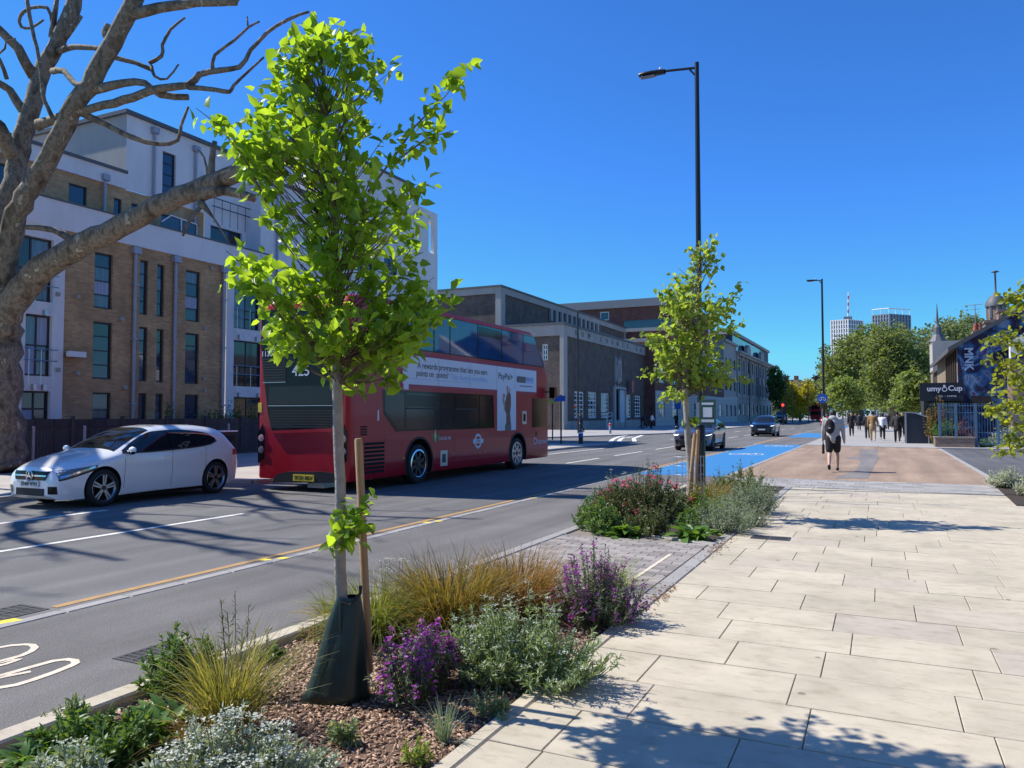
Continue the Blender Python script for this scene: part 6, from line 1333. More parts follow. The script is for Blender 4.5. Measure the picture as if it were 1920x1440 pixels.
ctree('bright yellow blossoming tree across the far end of road', 1500, 175, 708, [(1502, 735, 0, 30, 26, .6), (1490, 760, 0, 26, 22, .4)], 4200, .45, m_lfY, .3, 43)
ctree('mid green tree beside the ornate stone building', 1463, 195, 688, [(1465, 735, 0, 22, 38, .6), (1453, 720, 4, 14, 34, .4)], 4500, .5, m_lfG, .35, 45)
ctree('dark copper leaved tree at far end of road', 1533, 200, 706, [(1530, 740, 0, 22, 34, .6), (1545, 760, 0, 18, 30, .4)], 4200, .5, m_lfP, .35, 47)
ctree('low dark green tree at end of the street vista', 1475, 260, 735, [(1470, 765, 0, 34, 22, .5), (1510, 768, 0, 30, 20, .5)], 3800, .6, m_lfG, .3, 49)
# ------------------------------------------------------------------ border plants
m_purple = LEAF('purple_petal', (.42, .07, .40), (.24, .04, .29), .3, .5, (1.2, .8, 1.2)); m_pink = LEAF('pink_petal', (.75, .12, .24), (.6, .05, .18), .3, .5, (1.1, .8, .9)); m_white2 = LEAF('white_petal', (.62, .64, .56), (.48, .52, .46), .2, .6, (1, 1, .9)); m_yelp = LEAF('yellow_petal', (.75, .55, .03), (.6, .4, .02), .2, .5)
m_wall = LEAF('wallflower_leaf', (.17, .21, .14), (.08, .11, .07), .2, .5); m_yar = LEAF('yarrow_leaf', (.30, .38, .23), (.17, .25, .12), .3, .6); m_silv = LEAF('silver_leaf', (.36, .42, .34), (.22, .28, .21), .2, .65); m_silw = LEAF('white_felt_leaf', (.52, .55, .48), (.36, .39, .33), .2, .7)
m_broad = LEAF('broad_leaf', (.13, .24, .05), (.07, .15, .03), .35, .4); m_sal = LEAF('salvia_leaf', (.15, .25, .07), (.07, .13, .035), .3, .45); m_shrub = LEAF('shrub_leaf', (.13, .15, .06), (.06, .075, .03), .25, .5)
m_grassA = LEAF('sedge_blade', (.33, .21, .075), (.10, .115, .035), .35, .5); m_grassB = LEAF('bronze_blade', (.35, .18, .065), (.14, .12, .045), .35, .5); m_grassC = LEAF('green_blade', (.26, .30, .08), (.12, .17, .04), .35, .5); m_grassE = LEAF('straw_blade', (.36, .32, .12), (.13, .15, .045), .35, .5); m_grassD = LEAF('blue_blade', (.25, .33, .28), (.15, .22, .17), .25, .5)
def bush(name, label, c, rx, h, nst, nl, L, W, lm, flower=None, fm=None, fl=(.02, 10, .05), cat='plant', up=.5, seed=1, ry=None, low=.2, fold=.15, frac=1., topflat=1.0, lv=.35):
    global rng
    g = np.random.default_rng(seed); rng = g; ry = ry or rx; c = np.array(c, float); root = thing(name, label, cat, tuple(c))
    ns = 7; sa = g.uniform(0, 2 * math.pi, ns); sr = g.uniform(.25, .75, ns); sr[0] = 0; sh_ = g.uniform(.55, 1.08, ns); sh_[0] = 1; sw = g.uniform(.42, .7, ns); w_ = g.integers(0, ns, nst)
    a = g.uniform(0, 2 * math.pi, nst); rad = np.sqrt(g.random(nst)); hh = h * sh_[w_] * (1 - .55 * topflat * rad ** 2) * g.uniform(.6, 1.12, nst) * (1 - .2 * sr[w_])
    tx = sr[w_] * np.cos(sa[w_]) + sw[w_] * rad * np.cos(a); ty = sr[w_] * np.sin(sa[w_]) + sw[w_] * rad * np.sin(a)
    tip = np.stack([c[0] + rx * tx, c[1] + ry * ty, c[2] + hh], 1); b0 = np.stack([c[0] + rx * .45 * tx, c[1] + ry * .45 * ty, np.full(nst, c[2])], 1)
    mid = (tip + b0) / 2; mid[:, :2] += (tip - b0)[:, :2] * .15; st = MB()
    for i in range(nst): st.tube([b0[i], mid[i], tip[i]], [.004, .003, .002], 3, cap=False)
    st.build('stems', m_stem, root, kind='stuff')
    t = g.uniform(low, 1.0, (nst, nl)) ** .8; P = ((1 - t) ** 2)[..., None] * b0[:, None] + (2 * t * (1 - t))[..., None] * mid[:, None] + (t ** 2)[..., None] * tip[:, None]; P = P.reshape(-1, 3); n = len(P)
    out = np.repeat(tip - c, nl, 0); out[:, 2] = 0; out = unit(out + g.normal(0, .05, out.shape)); A = out * .6 + g.normal(0, .75, (n, 3)); A[:, 2] += up; Nn = g.normal(0, .6, (n, 3)); Nn[:, 2] += .8; Ls = g.uniform(L * .6, L * 1.25, n) * (1.1 - .45 * t.reshape(-1)); V, F = leafset(P, A, Nn, Ls, Ls * W, fold, lv); npmesh('foliage', V, F, lm, root, kind='stuff')
    if flower:
        pick = np.where(g.random(nst) < frac)[0]; s, k, sp = fl; P = np.repeat(tip[pick], k, 0); m = len(P)
        if flower == 'spike': P = P + np.stack([g.normal(0, s * .5, m), g.normal(0, s * .5, m), g.uniform(-sp, .015, m)], 1); A = g.normal(0, 1, (m, 3)); A[:, 2] *= .5
        else: P = P + np.stack([g.normal(0, sp, m), g.normal(0, sp, m), g.normal(.004, .004, m)], 1); A = g.normal(0, 1, (m, 3)); A[:, 2] = np.abs(A[:, 2]) * .3
        Nn = g.normal(0, .5, (m, 3)); Nn[:, 2] += 1; V, F = leafset(P, A, Nn, g.uniform(s * .7, s * 1.2, m), s * .9, .1, .1); npmesh('flowers', V, F, fm, root, kind='stuff')
    return root
def grass(name, label, c, n, L, lm, sp=.08, droop=.75, w=.005, seed=1, lean=.55, rx=None):
    global rng
    g = np.random.default_rng(seed); rng = g; root = thing(name, label, 'grass', c); c = np.array(c); a = g.uniform(0, 2 * math.pi, n); r_ = np.sqrt(g.random(n)) * sp
    P = np.stack([c[0] + r_ * np.cos(a) * (rx or 1), c[1] + r_ * np.sin(a), np.full(n, c[2])], 1); t = np.abs(g.normal(0, lean, n)); a2 = a + g.normal(0, .5, n); D = np.stack([np.sin(t) * np.cos(a2), np.sin(t) * np.sin(a2), np.cos(t)], 1)
    V, F = bladeset(P, D, g.uniform(L * .55, L * 1.1, n), g.uniform(w * .6, w * 1.2, n), g.uniform(droop * .4, droop * 1.2, n)); npmesh('blades', V, F, lm, root, kind='stuff'); return root
def rosette(name, label, c, n, L, W, lm, seed=1, up=.7, tiers=2):
    global rng
    g = np.random.default_rng(seed); rng = g; root = thing(name, label, 'plant', c); c = np.array(c); v0 = None
    a = g.uniform(0, 2 * math.pi, n) ; el = g.uniform(.15, 1.15, n); A = np.stack([np.cos(a) * np.cos(el), np.sin(a) * np.cos(el), np.sin(el) * up], 1); P = c + np.stack([np.cos(a) * .03, np.sin(a) * .03, g.uniform(0, L * .5, n)], 1) + np.stack([g.normal(0, L * .35, n), g.normal(0, L * .35, n), np.zeros(n)], 1)
    Nn = np.stack([-np.cos(a) * .5, -np.sin(a) * .5, np.ones(n)], 1) + g.normal(0, .25, (n, 3)); Ls = g.uniform(L * .6, L * 1.2, n)
    for i in range(n):
        V, F = leafset(P[i:i + 1], A[i:i + 1], Nn[i:i + 1], Ls[i], Ls[i] * W, .16, .45); npmesh('leaf', V, F, lm, root)
    return root
def gp(px, py, z=-.03): p = G(px, py, z); return (p.x, p.y, z)
# near bed, from the slabs leftwards
bush('purple_wallflower', 'purple flowering wallflower right beside the dark green watering bag', gp(778, 1308), .36, .52, 150, 28, .055, .2, m_wall, 'spike', m_purple, (.021, 13, .07), seed=51, frac=.7)
bush('yarrow_plant', 'wide silvery green yarrow between the two purple wallflowers', gp(985, 1285), .50, .58, 330, 28, .06, .22, m_yar, 'flat', m_white2, (.010, 14, .018), seed=52, frac=.5, up=.9, topflat=.8)
bush('purple_wallflower', 'tall purple wallflower at far right end of the near bed', gp(1122, 1168), .42, .66, 170, 32, .06, .2, m_wall, 'spike', m_purple, (.021, 13, .09), seed=53, frac=.6)
grass('sedge_clump', 'olive sedge clump just behind the stake of near sapling', gp(705, 1195), 1300, .66, m_grassC, .15, .8, .006, seed=54, lean=.5)
grass('sedge_clump', 'orange bronze sedge clump in middle of the near bed', gp(845, 1185), 2400, .80, m_grassA, .26, .62, .006, seed=55, lean=.42)
grass('sedge_clump', 'reddish bronze sedge clump touching the right purple wallflower', gp(965, 1155), 2000, .74, m_grassB, .24, .62, .006, seed=56, lean=.45)
grass('sedge_clump', 'thin sedge tuft half hidden behind the right purple wallflower', gp(1150, 1110), 260, .48, m_grassC, .08, .7, seed=57)
grass('sedge_clump', 'tall green and straw sedge clump left of the watering bag', gp(425, 1375), 620, .70, m_grassE, .10, .55, .005, seed=58, lean=.34)
grass('sedge_clump', 'low copper sedge tuft at front of the near bed', gp(375, 1415), 320, .34, m_grassB, .08, .9, seed=59, lean=.6)
grass('sedge_clump', 'straw sedge tuft left of the near sapling trunk', gp(622, 1165), 260, .42, m_grassA, .07, 1.0, seed=60)
grass('blue_grass', 'small blue-grey grass tuft in front of the yarrow', gp(832, 1392), 90, .26, m_grassD, .03, .35, .004, seed=61, lean=.35)
bush('leafy_salvia', 'upright bright green leafy plant beside the cycle track grating', gp(345, 1290), .26, .42, 80, 26, .065, .34, m_sal, seed=62, up=.8)
bush('leafy_salvia', 'small dark green leafy plant at kerb behind tall sedge', gp(500, 1245), .10, .15, 26, 16, .05, .4, m_sal, seed=63, up=.6)
rosette('comfrey_plant', 'broad leaved light green plant left of the tall sedge', gp(300, 1385), 90, .16, .40, m_broad, 64, .9)
rosette('comfrey_plant', 'broad leaved green plant at bottom left corner', gp(60, 1440), 70, .12, .42, m_broad, 65, .9)
bush('leafy_salvia', 'mid green leafy plant near kerb at lower left', gp(165, 1405), .24, .27, 70, 22, .065, .36, m_sal, seed=66, up=.7)
bush('euphorbia_plant', 'fine leaved grey-green mound at kerb at lower left', gp(128, 1365), .13, .20, 60, 34, .018, .4, m_yar, seed=67)
bush('yarrow_plant', 'woolly white headed yarrow along front of the near bed', gp(455, 1480), .40, .40, 170, 22, .055, .26, m_silv, 'flat', m_white2, (.013, 26, .022), seed=68, frac=.55, up=.9, ry=.26)
bush('silver_plant', 'silver felted plant along bottom edge at left', gp(150, 1500), .26, .24, 80, 20, .07, .3, m_silv, 'flat', m_white2, (.012, 20, .02), seed=69, frac=.2, up=.8)
bush('silver_plant', 'small silver plant with broad felted leaves at bottom left centre', gp(300, 1475), .14, .2, 36, 16, .06, .34, m_silv, seed=70, up=.8)
bush('leafy_salvia', 'small grey-green sage plant at foot of watering bag', gp(650, 1400), .08, .2, 16, 16, .05, .36, m_yar, seed=71, up=.6)
bush('leafy_salvia', 'small yellow-green seedling in mulch below the sage plant', gp(775, 1440), .09, .17, 20, 14, .045, .3, LEAF('lime_seedling', (.30, .36, .08), (.17, .24, .05), .35, .5), seed=72, up=.8)
bush('yarrow_plant', 'low silver yarrow seedling at bottom centre of the mulch', gp(590, 1445), .1, .13, 26, 16, .04, .3, m_silv, seed=73, up=.8)
bush('wispy_penstemon', 'tall thin leafed stems rising above the sedge', gp(452, 1300), .16, .66, 14, 36, .065, .1, m_shrub, seed=74, up=.9, low=.3, topflat=.2)
bush('yarrow_plant', 'thin white yarrow stems behind the olive sedge', gp(735, 1150), .16, .5, 14, 8, .05, .14, m_yar, 'flat', m_white2, (.012, 16, .02), seed=75, topflat=.2, up=.6)
bush('leafy_salvia', 'low green filler plant between comfrey and silver plants', gp(235, 1435), .26, .24, 70, 18, .07, .36, m_sal, seed=76, up=.7)
bush('silver_plant', 'grey felted plant at bottom edge below the copper sedge', gp(560, 1500), .2, .2, 50, 18, .055, .28, m_silv, 'flat', m_white2, (.012, 18, .02), seed=77, frac=.3, up=.8)
rosette('comfrey_plant', 'pale broad leaved plant behind the silver plants at lower left', gp(215, 1395), 50, .11, .4, m_broad, 78, .9)
bush('yarrow_plant', 'low yarrow seedling between yarrow and blue grass', gp(915, 1345), .13, .16, 40, 18, .045, .24, m_yar, seed=79, up=.8)
bush('purple_wallflower', 'low wallflower seedling at slab edge by blue grass', gp(905, 1290), .16, .2, 44, 22, .05, .2, m_wall, 'spike', m_purple, (.018, 8, .04), seed=80, frac=.2)
bush('dry_seedheads', 'dry straw stems at kerb left of the sapling trunk', gp(590, 1200), .14, .14, 40, 14, .05, .14, LEAF('straw_leaf', (.40, .30, .17), (.24, .18, .09), .2, .7), seed=95, up=.3)
# second bed
bush('leafy_salvia', 'dark green bush filling road side of second bed', gp(1150, 965), .5, .55, 120, 26, .07, .34, m_shrub, seed=96, up=.6)
bush('leafy_salvia', 'mixed green bush around foot of second sapling', gp(1285, 965), .45, .5, 120, 24, .07, .3, m_sal, seed=97, up=.6)
bush('silver_shrub', 'low grey shrub edging slabs between the two silver shrubs', gp(1400, 990), .35, .5, 110, 26, .05, .2, m_silv, seed=98, up=.5)
bush('pink_salvia', 'large bushy salvia with pink flowers in second bed', gp(1215, 975), .80, .92, 430, 38, .055, .38, m_shrub, 'spike', m_pink, (.045, 7, .05), seed=81, frac=.07, ry=.7, topflat=.9)
bush('leafy_salvia', 'bright green leafy bush at left front of the second bed', gp(1115, 998), .45, .62, 110, 24, .08, .36, m_sal, seed=82, up=.7)
rosette('comfrey_plant', 'broad leaved green clump at front left of second bed', gp(1165, 1008), 70, .22, .5, m_broad, 83, .8)
rosette('comfrey_plant', 'broad leaved green clump at front right of second bed', gp(1298, 1014), 80, .22, .5, m_broad, 84, .8)
bush('silver_shrub', 'grey silver shrub by the slotted drain cover', gp(1362, 1000), .50, .74, 210, 30, .05, .2, m_silv, seed=85, up=.5)
bush('silver_shrub', 'rounded grey silver shrub at far right of second bed', gp(1412, 965), .55, .74, 210, 30, .055, .2, m_silv, seed=86, up=.5)
bush('leafy_salvia', 'yellow-green leafy bush at back right of second bed', gp(1395, 935), .65, .86, 130, 26, .08, .3, LEAF('olive_leaf', (.17, .21, .06), (.09, .12, .03), .3, .5), seed=87)
grass('sedge_clump', 'golden sedge behind the second sapling stakes', gp(1335, 950), 700, .75, m_grassA, .2, .6, .007, seed=88)
bush('yellow_leaf_shrub', 'small shrub with yellowing leaves in middle of second bed', gp(1305, 975), .26, .66, 70, 20, .08, .4, LEAF('yellowing_leaf', (.34, .30, .06), (.16, .2, .05), .35, .5), seed=89)
bush('yarrow_plant', 'pale grey-green yarrow behind pink salvia at road side', gp(1165, 950), .4, .7, 90, 18, .05, .2, m_yar, 'flat', m_white2, (.014, 14, .024), seed=90, frac=.15)
bush('silver_shrub', 'sparse grey shrub at far end of second bed below lamp post', gp(1350, 925), .5, .55, 120, 22, .06, .24, m_yar, seed=91)
bush('leafy_salvia', 'mid green bush at front centre of second bed', gp(1225, 1005), .42, .5, 120, 26, .06, .34, m_shrub, seed=121, up=.6)
bush('leafy_salvia', 'fresh green bush right behind the front right comfrey', gp(1318, 992), .4, .55, 120, 26, .065, .34, m_sal, seed=122, up=.6)
bush('silver_shrub', 'grey-green shrub between yellowing shrub and silver shrub', gp(1340, 985), .4, .62, 130, 26, .055, .24, m_yar, seed=123, up=.6)
# right-hand border
bush('silver_border', 'white felted silver plant at right edge nearest the slabs', (2.62, 18.0, .02), .42, .50, 170, 26, .075, .3, m_silw, seed=92, up=.6)
bush('silver_border', 'white felted silver plant further along right border', (2.55, 20.0, .02), .45, .5, 150, 24, .075, .3, m_silw, seed=93, up=.6)
bush('purple_wallflower', 'mauve flowering plant at right edge behind the silver border', (3.0, 19.0, .02), .5, .72, 130, 24, .06, .22, m_wall, 'spike', LEAF('mauve_petal', (.26, .12, .36), (.18, .08, .28), .3, .5, (1.2, .9, 1.2)), (.034, 12, .1), seed=94, frac=.9)
# watering bag and stake for the near sapling
m_bag = M('green_bag', (.016, .034, .030), .42, var=.35, vs=7, bump=.9, bs=7, stretch=(1, 1, .5)); m_stake = M('stake_wood', (.38, .24, .13), .8, var=.2, vs=6, bump=.3, bs=30, stretch=(6, 6, .6))
Db = depth_of(B1); bag = thing('watering_bag', 'dark green tapered watering bag strapped round near sapling', 'bag', (B1[0], B1[1], -.03))
b = MB(); prof = [(1322, 570, 690), (1312, 566, 694), (1290, 578, 693), (1250, 592, 691), (1200, 608, 688), (1160, 620, 684), (1130, 630, 680), (1118, 634, 676)]; rings = []; gb = random.Random(4)
fold = [gb.uniform(-.09, .09) for _ in range(28)]
for (py, pl, pr) in prof:
    c = AD((pl + pr) / 2, py, Db); hw = (pr - pl) / 2 / FPX * Db; ring = []
    for k in range(28):
        w = 2 * math.pi * k / 28; e = 1 + fold[k] * (1 if py > 1150 else .4) + .05 * math.sin(3 * w + py * .02); lx, ly = hw * math.copysign(abs(math.cos(w)) ** .7, math.cos(w)) * e, hw * .72 * math.copysign(abs(math.sin(w)) ** .8, math.sin(w)) * e
        p = Vector(c) + Vector(_r) * lx + Vector((-_r[1], _r[0], 0)) * ly; ring.append((p.x, p.y, max(c.z, -.025)))
    rings.append(ring + [ring[0]])
b.grid(rings); n = len(rings[0]); b.build('sack', m_bag, bag, smooth=True)
b = MB(); p0, p1 = AD(655, 1135, Db - .06), AD(676, 1098, Db - .02); b.tube([AD(636, 1128, Db - .06), p0, AD(676, 1112, Db - .03), p1], [.006, .008, .010, .012], 6); b.build('strap', m_blackm, bag)
b = MB(); q = [AD(x, y, Db - .075) for x, y in ((630, 1130), (646, 1128), (650, 1290), (628, 1300))]; b.tube([q[0].lerp(q[1], .5), q[2].lerp(q[3], .5)], .006, 5); b.build('seam', m_bag, bag)
def stake(label, px0, py0, px1, py1, D, r, grp=None):
    a, c = AD(px0, py0, D), AD(px1, py1, D); b = MB(); d = (a - c).normalized(); b.tube([c, a - d * .012, a], [r, r, r * .8], 12); o = b.build('wooden_stake', m_stake, origin=tuple(c), label=label, cat='stake', smooth=False); smooth_angle(o, 40)
stake('round wooden stake behind the near sapling', 672, 822, 692, 1262, Db + .12, .024)
D2 = depth_of(B2); stake('left leaning wooden stake by the second sapling', 1303, 812, 1289, 965, D2 - .1, .032); stake('right wooden stake by the second sapling', 1301 + 8, 806, 1302, 960, D2 + .25, .032)
cg = thing('wire_guard', 'fine wire mesh guard round second sapling trunk', 'tree guard', (B2[0], B2[1], 0))
for k in range(14):
    w = 2 * math.pi * k / 14; b = MB(); x, y = B2[0] + .24 * math.cos(w), B2[1] + .24 * math.sin(w); b.tube([(x, y, 0), (x, y, .95)], .003, 4); b.build('wire', m_pipe, cg)
for z in np.linspace(.1, .95, 7): b = MB(); b.lathe([(.243, -.003), (.24, .003)], (B2[0], B2[1], z), 'z', 20); b.build('hoop', m_pipe, cg)

# dead leaves blown against the slab edge
g_ = np.random.default_rng(77); n_ = 260; yy = np.concatenate([g_.normal(6.75, .35, n_ // 2), g_.normal(9.6, .5, n_ // 2)]); P_ = np.stack([-1.82 + g_.normal(0, .06, n_), yy, np.full(n_, .006)], 1); A_ = g_.normal(0, 1, (n_, 3)); A_[:, 2] *= .15; N_ = g_.normal(0, .25, (n_, 3)); N_[:, 2] += 1
V_, F_ = leafset(P_, A_, N_, g_.uniform(.015, .045, n_), g_.uniform(.01, .025, n_), .3, .2); npmesh('leaf_litter', V_, F_, LEAF('dead_leaf', (.34, .19, .09), (.16, .09, .05), .1, .8), label='brown dead leaves blown along the edge of cream slabs', cat='leaf litter', kind='stuff', origin=(-1.82, 8, 0))
# ------------------------------------------------------------------ street furniture
m_bsign = M('sign_blue', (.02, .10, .42), .45); m_wsign = M('sign_white', (.75, .76, .78), .5); m_gsign = M('sign_green', (.045, .11, .085), .5); m_ysign = M('sign_yellow', (.70, .52, .08), .5)
def lamp_post(label, x, y, h, armx, r=.055, base=True, head=True):
    t = thing('lamp_post', label, 'street lamp', (x, y, 0)); b = MB(); b.tube([(x, y, 0), (x, y, 1.42), (x, y, 1.5), (x, y, h * .6), (x, y, h)], [r * 1.75, r * 1.75, r, r * .95, r * .8], 16); o = b.build('column', m_black, t); smooth_angle(o, 30)
    if base:
        b = MB(); b.box(x - .06, x + .06, y - r * 1.75 - .012, y - r * 1.6, .45, 1.0); b.build('door_panel', m_black, t); b = MB(); b.lathe([(r * 1.9, 0), (r * 1.9, .05), (r * 1.75, .06)], (x, y, 0), 'z', 16); b.build('base_ring', m_iron, t)
    b = MB(); e = (armx, y, h - .05); b.tube([(x, y, h - .12), e], .03, 8); b.tube([(x - .03, y, h - .3), (x - .16, y, h - .14)], .022, 6); b.build('arm', m_black, t)
    b = MB(); L = .62; P = []
    for i in range(9):
        u = i / 8; w = .13 * math.sin(math.pi * (.12 + .82 * u)) ** .5; z = h - .07 + .03 * u; ring = [(armx - u * L + .06, y + w * math.cos(a), z + (.055 if math.sin(a) > 0 else .045) * math.sin(a)) for a in np.linspace(0, 2 * math.pi, 13)]; P.append(ring)
    b.grid(P); hd = b.build('lamp_head', m_black, t, smooth=True); b = MB(); b.box(armx - L + .1, armx - .18, y - .07, y + .07, h - .125, h - .105); b.build('lens', m_lampg, hd); b = MB(); b.ell((armx - .05, y, h + .02), (.035, .035, .04), 10); b.build('photocell', m_wsign, hd)
    return t
LX, LY = -3.66, 17.45
h1 = AY(1323, 114, LY).z
lp = lamp_post('tall black lamp post rising behind the second sapling', LX, LY, h1, AY(1242, 128, LY).x, .062)
def plate(parent, name, c, w, h, m, y, round_=False, d=.012):
    b = MB()
    if round_: b.lathe([(.001, 0), (w / 2, 0), (w / 2, d), (.001, d)], (c[0], y, c[1]), 'y', 28)
    else: b.box(c[0] - w / 2, c[0] + w / 2, y, y + d, c[1] - h / 2, c[1] + h / 2)
    return b.build(name, m, parent)
s0 = AY(1327, 773, LY - .14); gs = plate(lp, 'green_notice', (s0.x, s0.z), .36, .56, m_gsign, LY - .15)
plate(gs, 'notice_panel', (s0.x, s0.z + .0), .2, .22, m_wsign, LY - .155, d=.004); plate(gs, 'notice_heading', (s0.x, s0.z + .19), .26, .05, m_wsign, LY - .155, d=.004); plate(gs, 'notice_footer', (s0.x, s0.z - .19), .28, .06, m_wsign, LY - .155, d=.004)
b = MB(); b.box(s0.x - .26, s0.x - .19, LY - .12, LY - .05, s0.z - .3, s0.z + .22); b.build('grey_box', m_pipe, lp)
s1 = AY(1331, 700, LY - .1); rs = plate(lp, 'blue_roundel', (s1.x, s1.z), .42, 0, m_bsign, LY - .12, True)
b = MB(); x, z = s1.x, s1.z; b.prism([(x + .10, z + .12), (x + .12, z + .10), (x - .03, z - .06), (x + .05, z - .1), (x - .12, z - .12), (x - .1, z + .05), (x - .06, z - .03)], LY - .126, LY - .121, axis='y'); b.build('arrow', m_wsign, rs)
p2 = AY(1541, 523, 52.); l2 = lamp_post('far black lamp post with blue cycle roundel ahead of backpack man', p2.x, 52, p2.z, AY(1530, 525, 52.).x, .07, True)
c = AY(1542, 747, 51.9); o = plate(l2, 'blue_roundel', (c.x, c.z), .62, 0, m_bsign, 51.85, True); b = MB()
for dx in (-.12, .12): b.lathe([(.09, 0), (.09, .006), (.06, .006)], (c.x + dx, 51.84, c.z - .05), 'y', 14)
b.box(c.x - .1, c.x + .1, 51.84, 51.846, c.z + .04, c.z + .08); b.build('cycle_mark', m_wsign, o)
def pole_sign(label, px, py, ptop, r, signs, cat='sign post', z0=0):
    g = G(px, py, z0); t = thing('sign_post', label, cat, (g.x, g.y, z0)); zt = AY(px, ptop, g.y).z; b = MB(); b.tube([(g.x, g.y, z0), (g.x, g.y, zt)], r, 8); b.build('pole', m_black, t)
    for (pl, pr, pt_, pb, m, rd, *txt) in signs:
        a, c = AY(pl, pt_, g.y), AY(pr, pb, g.y); o = plate(t, 'sign_plate', ((a.x + c.x) / 2, (a.z + c.z) / 2), c.x - a.x, a.z - c.z, m, g.y - r - .03, rd)
        for (s, fz, sz) in txt: text('lettering', s, m_wsign if m is m_bsign else m_txtk, o, ((a.x + c.x) / 2, g.y - r - .033, c.z + (a.z - c.z) * fz), sz, '-y', .002, fit=(c.x - a.x) * .8)
    return t
pole_sign('black pole with blue direction sign by side road junction', 1052, 832, 740, .05, [(1039.5, 1061, 742, 752.5, m_bsign, False)])
pole_sign('thin black pole with yellow sign near side road junction', 1036, 825, 728, .045, [(1029, 1041, 749, 757, m_ysign, False)])
pole_sign('tall thin black lamp column in front of the court', 1084, 812, 584, .08, [], 'street lamp')
pole_sign('black pole with square blue sign right of backpack man', 1575, 803, 744, .05, [(1570.5, 1580, 758, 768, m_bsign, False)])
pole_sign('short pole with upright cyan sign left of the walkers', 1560, 806, 764, .04, [(1558, 1562, 765, 781, M('sign_cyan', (.05, .35, .50), .5), False)])
pole_sign('blue bus map board on two poles before white ground floor', 1271, 800, 748, .06, [(1265, 1277, 750, 767, m_bsign, False)])
pole_sign('black traffic signal pole with red light at far junction', 1469, 797, 752, .09, [])
g = G(1469, 797, 0); tl = thing('traffic_light', 'black traffic signal head showing red at far junction', 'traffic light', (g.x, g.y - .2, 2.2)); zc_ = AY(1469, 762, g.y).z; b = MB(); b.box(g.x - .3, g.x + .3, g.y - .45, g.y - .1, zc_ - 1.0, zc_ + .6); b.build('housing', m_blackm, tl)
for dz, m in ((.2, EMIT('red_signal', (1, .03, .02), 3)), (-.25, m_trim), (-.7, m_trim)): b = MB(); b.lathe([(.001, -.04), (.19, 0)], (g.x, g.y - .46, zc_ + dz), 'y', 14); b.build('signal_lens', m, tl)
for i, (px, pb, pt_) in enumerate(((1474, 795, 703), (1486, 793, 712), (1516, 792, 716), (1652, 790, 672))): pole_sign(['dark lamp column before the ornate building end', 'second dark lamp column at far end of road', 'thin far lamp column before the yellow tree', 'slim dark lamp column among the broad plane trees'][i], px, pb, pt_, .1, [], 'street lamp')
def bollard(label, px, py, ptop, r, bands, col=m_black):
    g = G(px, py); t = thing('bollard', label, 'bollard', (g.x, g.y, 0)); zt = AY(px, ptop, g.y).z; b = MB(); b.lathe([(r, 0), (r, zt - r * .5), (r * .7, zt - r * .12), (.001, zt)], (g.x, g.y, 0), 'z', 14); b.build('post', col, t, smooth=True)
    for (f0, f1, m) in bands: b = MB(); b.lathe([(r + .006, zt * f0), (r + .006, zt * f1)], (g.x, g.y, 0), 'z', 14); b.build('band', m, t)
bollard('black bollard with blue and white band on junction corner', 1089, 832, 806, .13, [(.72, .86, m_wsign), (.5, .68, m_bsign)])
bollard('grey bollard with red band by the court ramp', 1144, 813, 793, .11, [(.75, .95, M('red_band', (.6, .03, .03), .5))], m_pipe)
# litter bin beyond the white car
g = G(415, 866); lb_ = thing('litter_bin', 'black litter bin with pale top edge behind the white car', 'bin', (g.x, g.y, 0)); b = MB(); b.box(g.x - .33, g.x + .33, g.y - .33, g.y + .33, 0, 1.0); b.build('body', m_blackm, lb_); b = MB(); b.box(g.x - .37, g.x + .37, g.y - .37, g.y + .37, 1.03, 1.07); b.build('lid', m_wsign, lb_); b = MB()
for sx in (-1, 1): b.box(g.x + sx * .31 - .02, g.x + sx * .31 + .02, g.y - .3, g.y + .3, 1.0, 1.03)
b.build('lid_support', m_blackm, lb_); b = MB(); b.box(g.x + .331, g.x + .34, g.y - .22, g.y + .22, .72, .9); b.build('opening', m_well, lb_)
# dark shelter box on the pavement, right
YH = 47.6; a0, a1 = AY(1698, 832, YH), AY(1743, 832, YH); zl, zr = AY(1698, 772, YH).z, AY(1743, 782, YH).z
hb = thing('cycle_hangar', 'dark navy upright locker box on pavement beside blue railings', 'locker', ((a0.x + a1.x) / 2, YH, 0)); m_navy = M('navy_panel', (.012, .018, .035), .35, var=.1)
b = MB(); b.prism([(a0.x + .05, .03), (a1.x - .05, .03), (a1.x - .05, zr - .08), (a0.x + (a1.x - a0.x) * .5, zl - .16), (a0.x + .05, zl - .06)], YH, YH + .04, axis='y'); b.build('end_panel', m_navy, hb)
b = MB(); b.prism([(a0.x, 0), (a0.x + .06, 0), (a0.x + .06, zl - .06), (a0.x + (a1.x - a0.x) * .5, zl - .10), (a1.x - .06, zr - .06), (a1.x - .06, 0), (a1.x, 0), (a1.x, zr), (a0.x + (a1.x - a0.x) * .5, zl - .04), (a0.x, zl)], YH - .03, YH + .05, axis='y'); b.build('end_frame', m_pipe, hb)
b = MB(); b.prism([(a0.x + .02, .03), (a1.x - .02, .03), (a1.x - .02, zr - .06), (a0.x + (a1.x - a0.x) * .5, zl - .12), (a0.x + .02, zl - .04)], YH + .05, YH + 2.4, axis='y'); b.build('shell', m_blackm, hb)
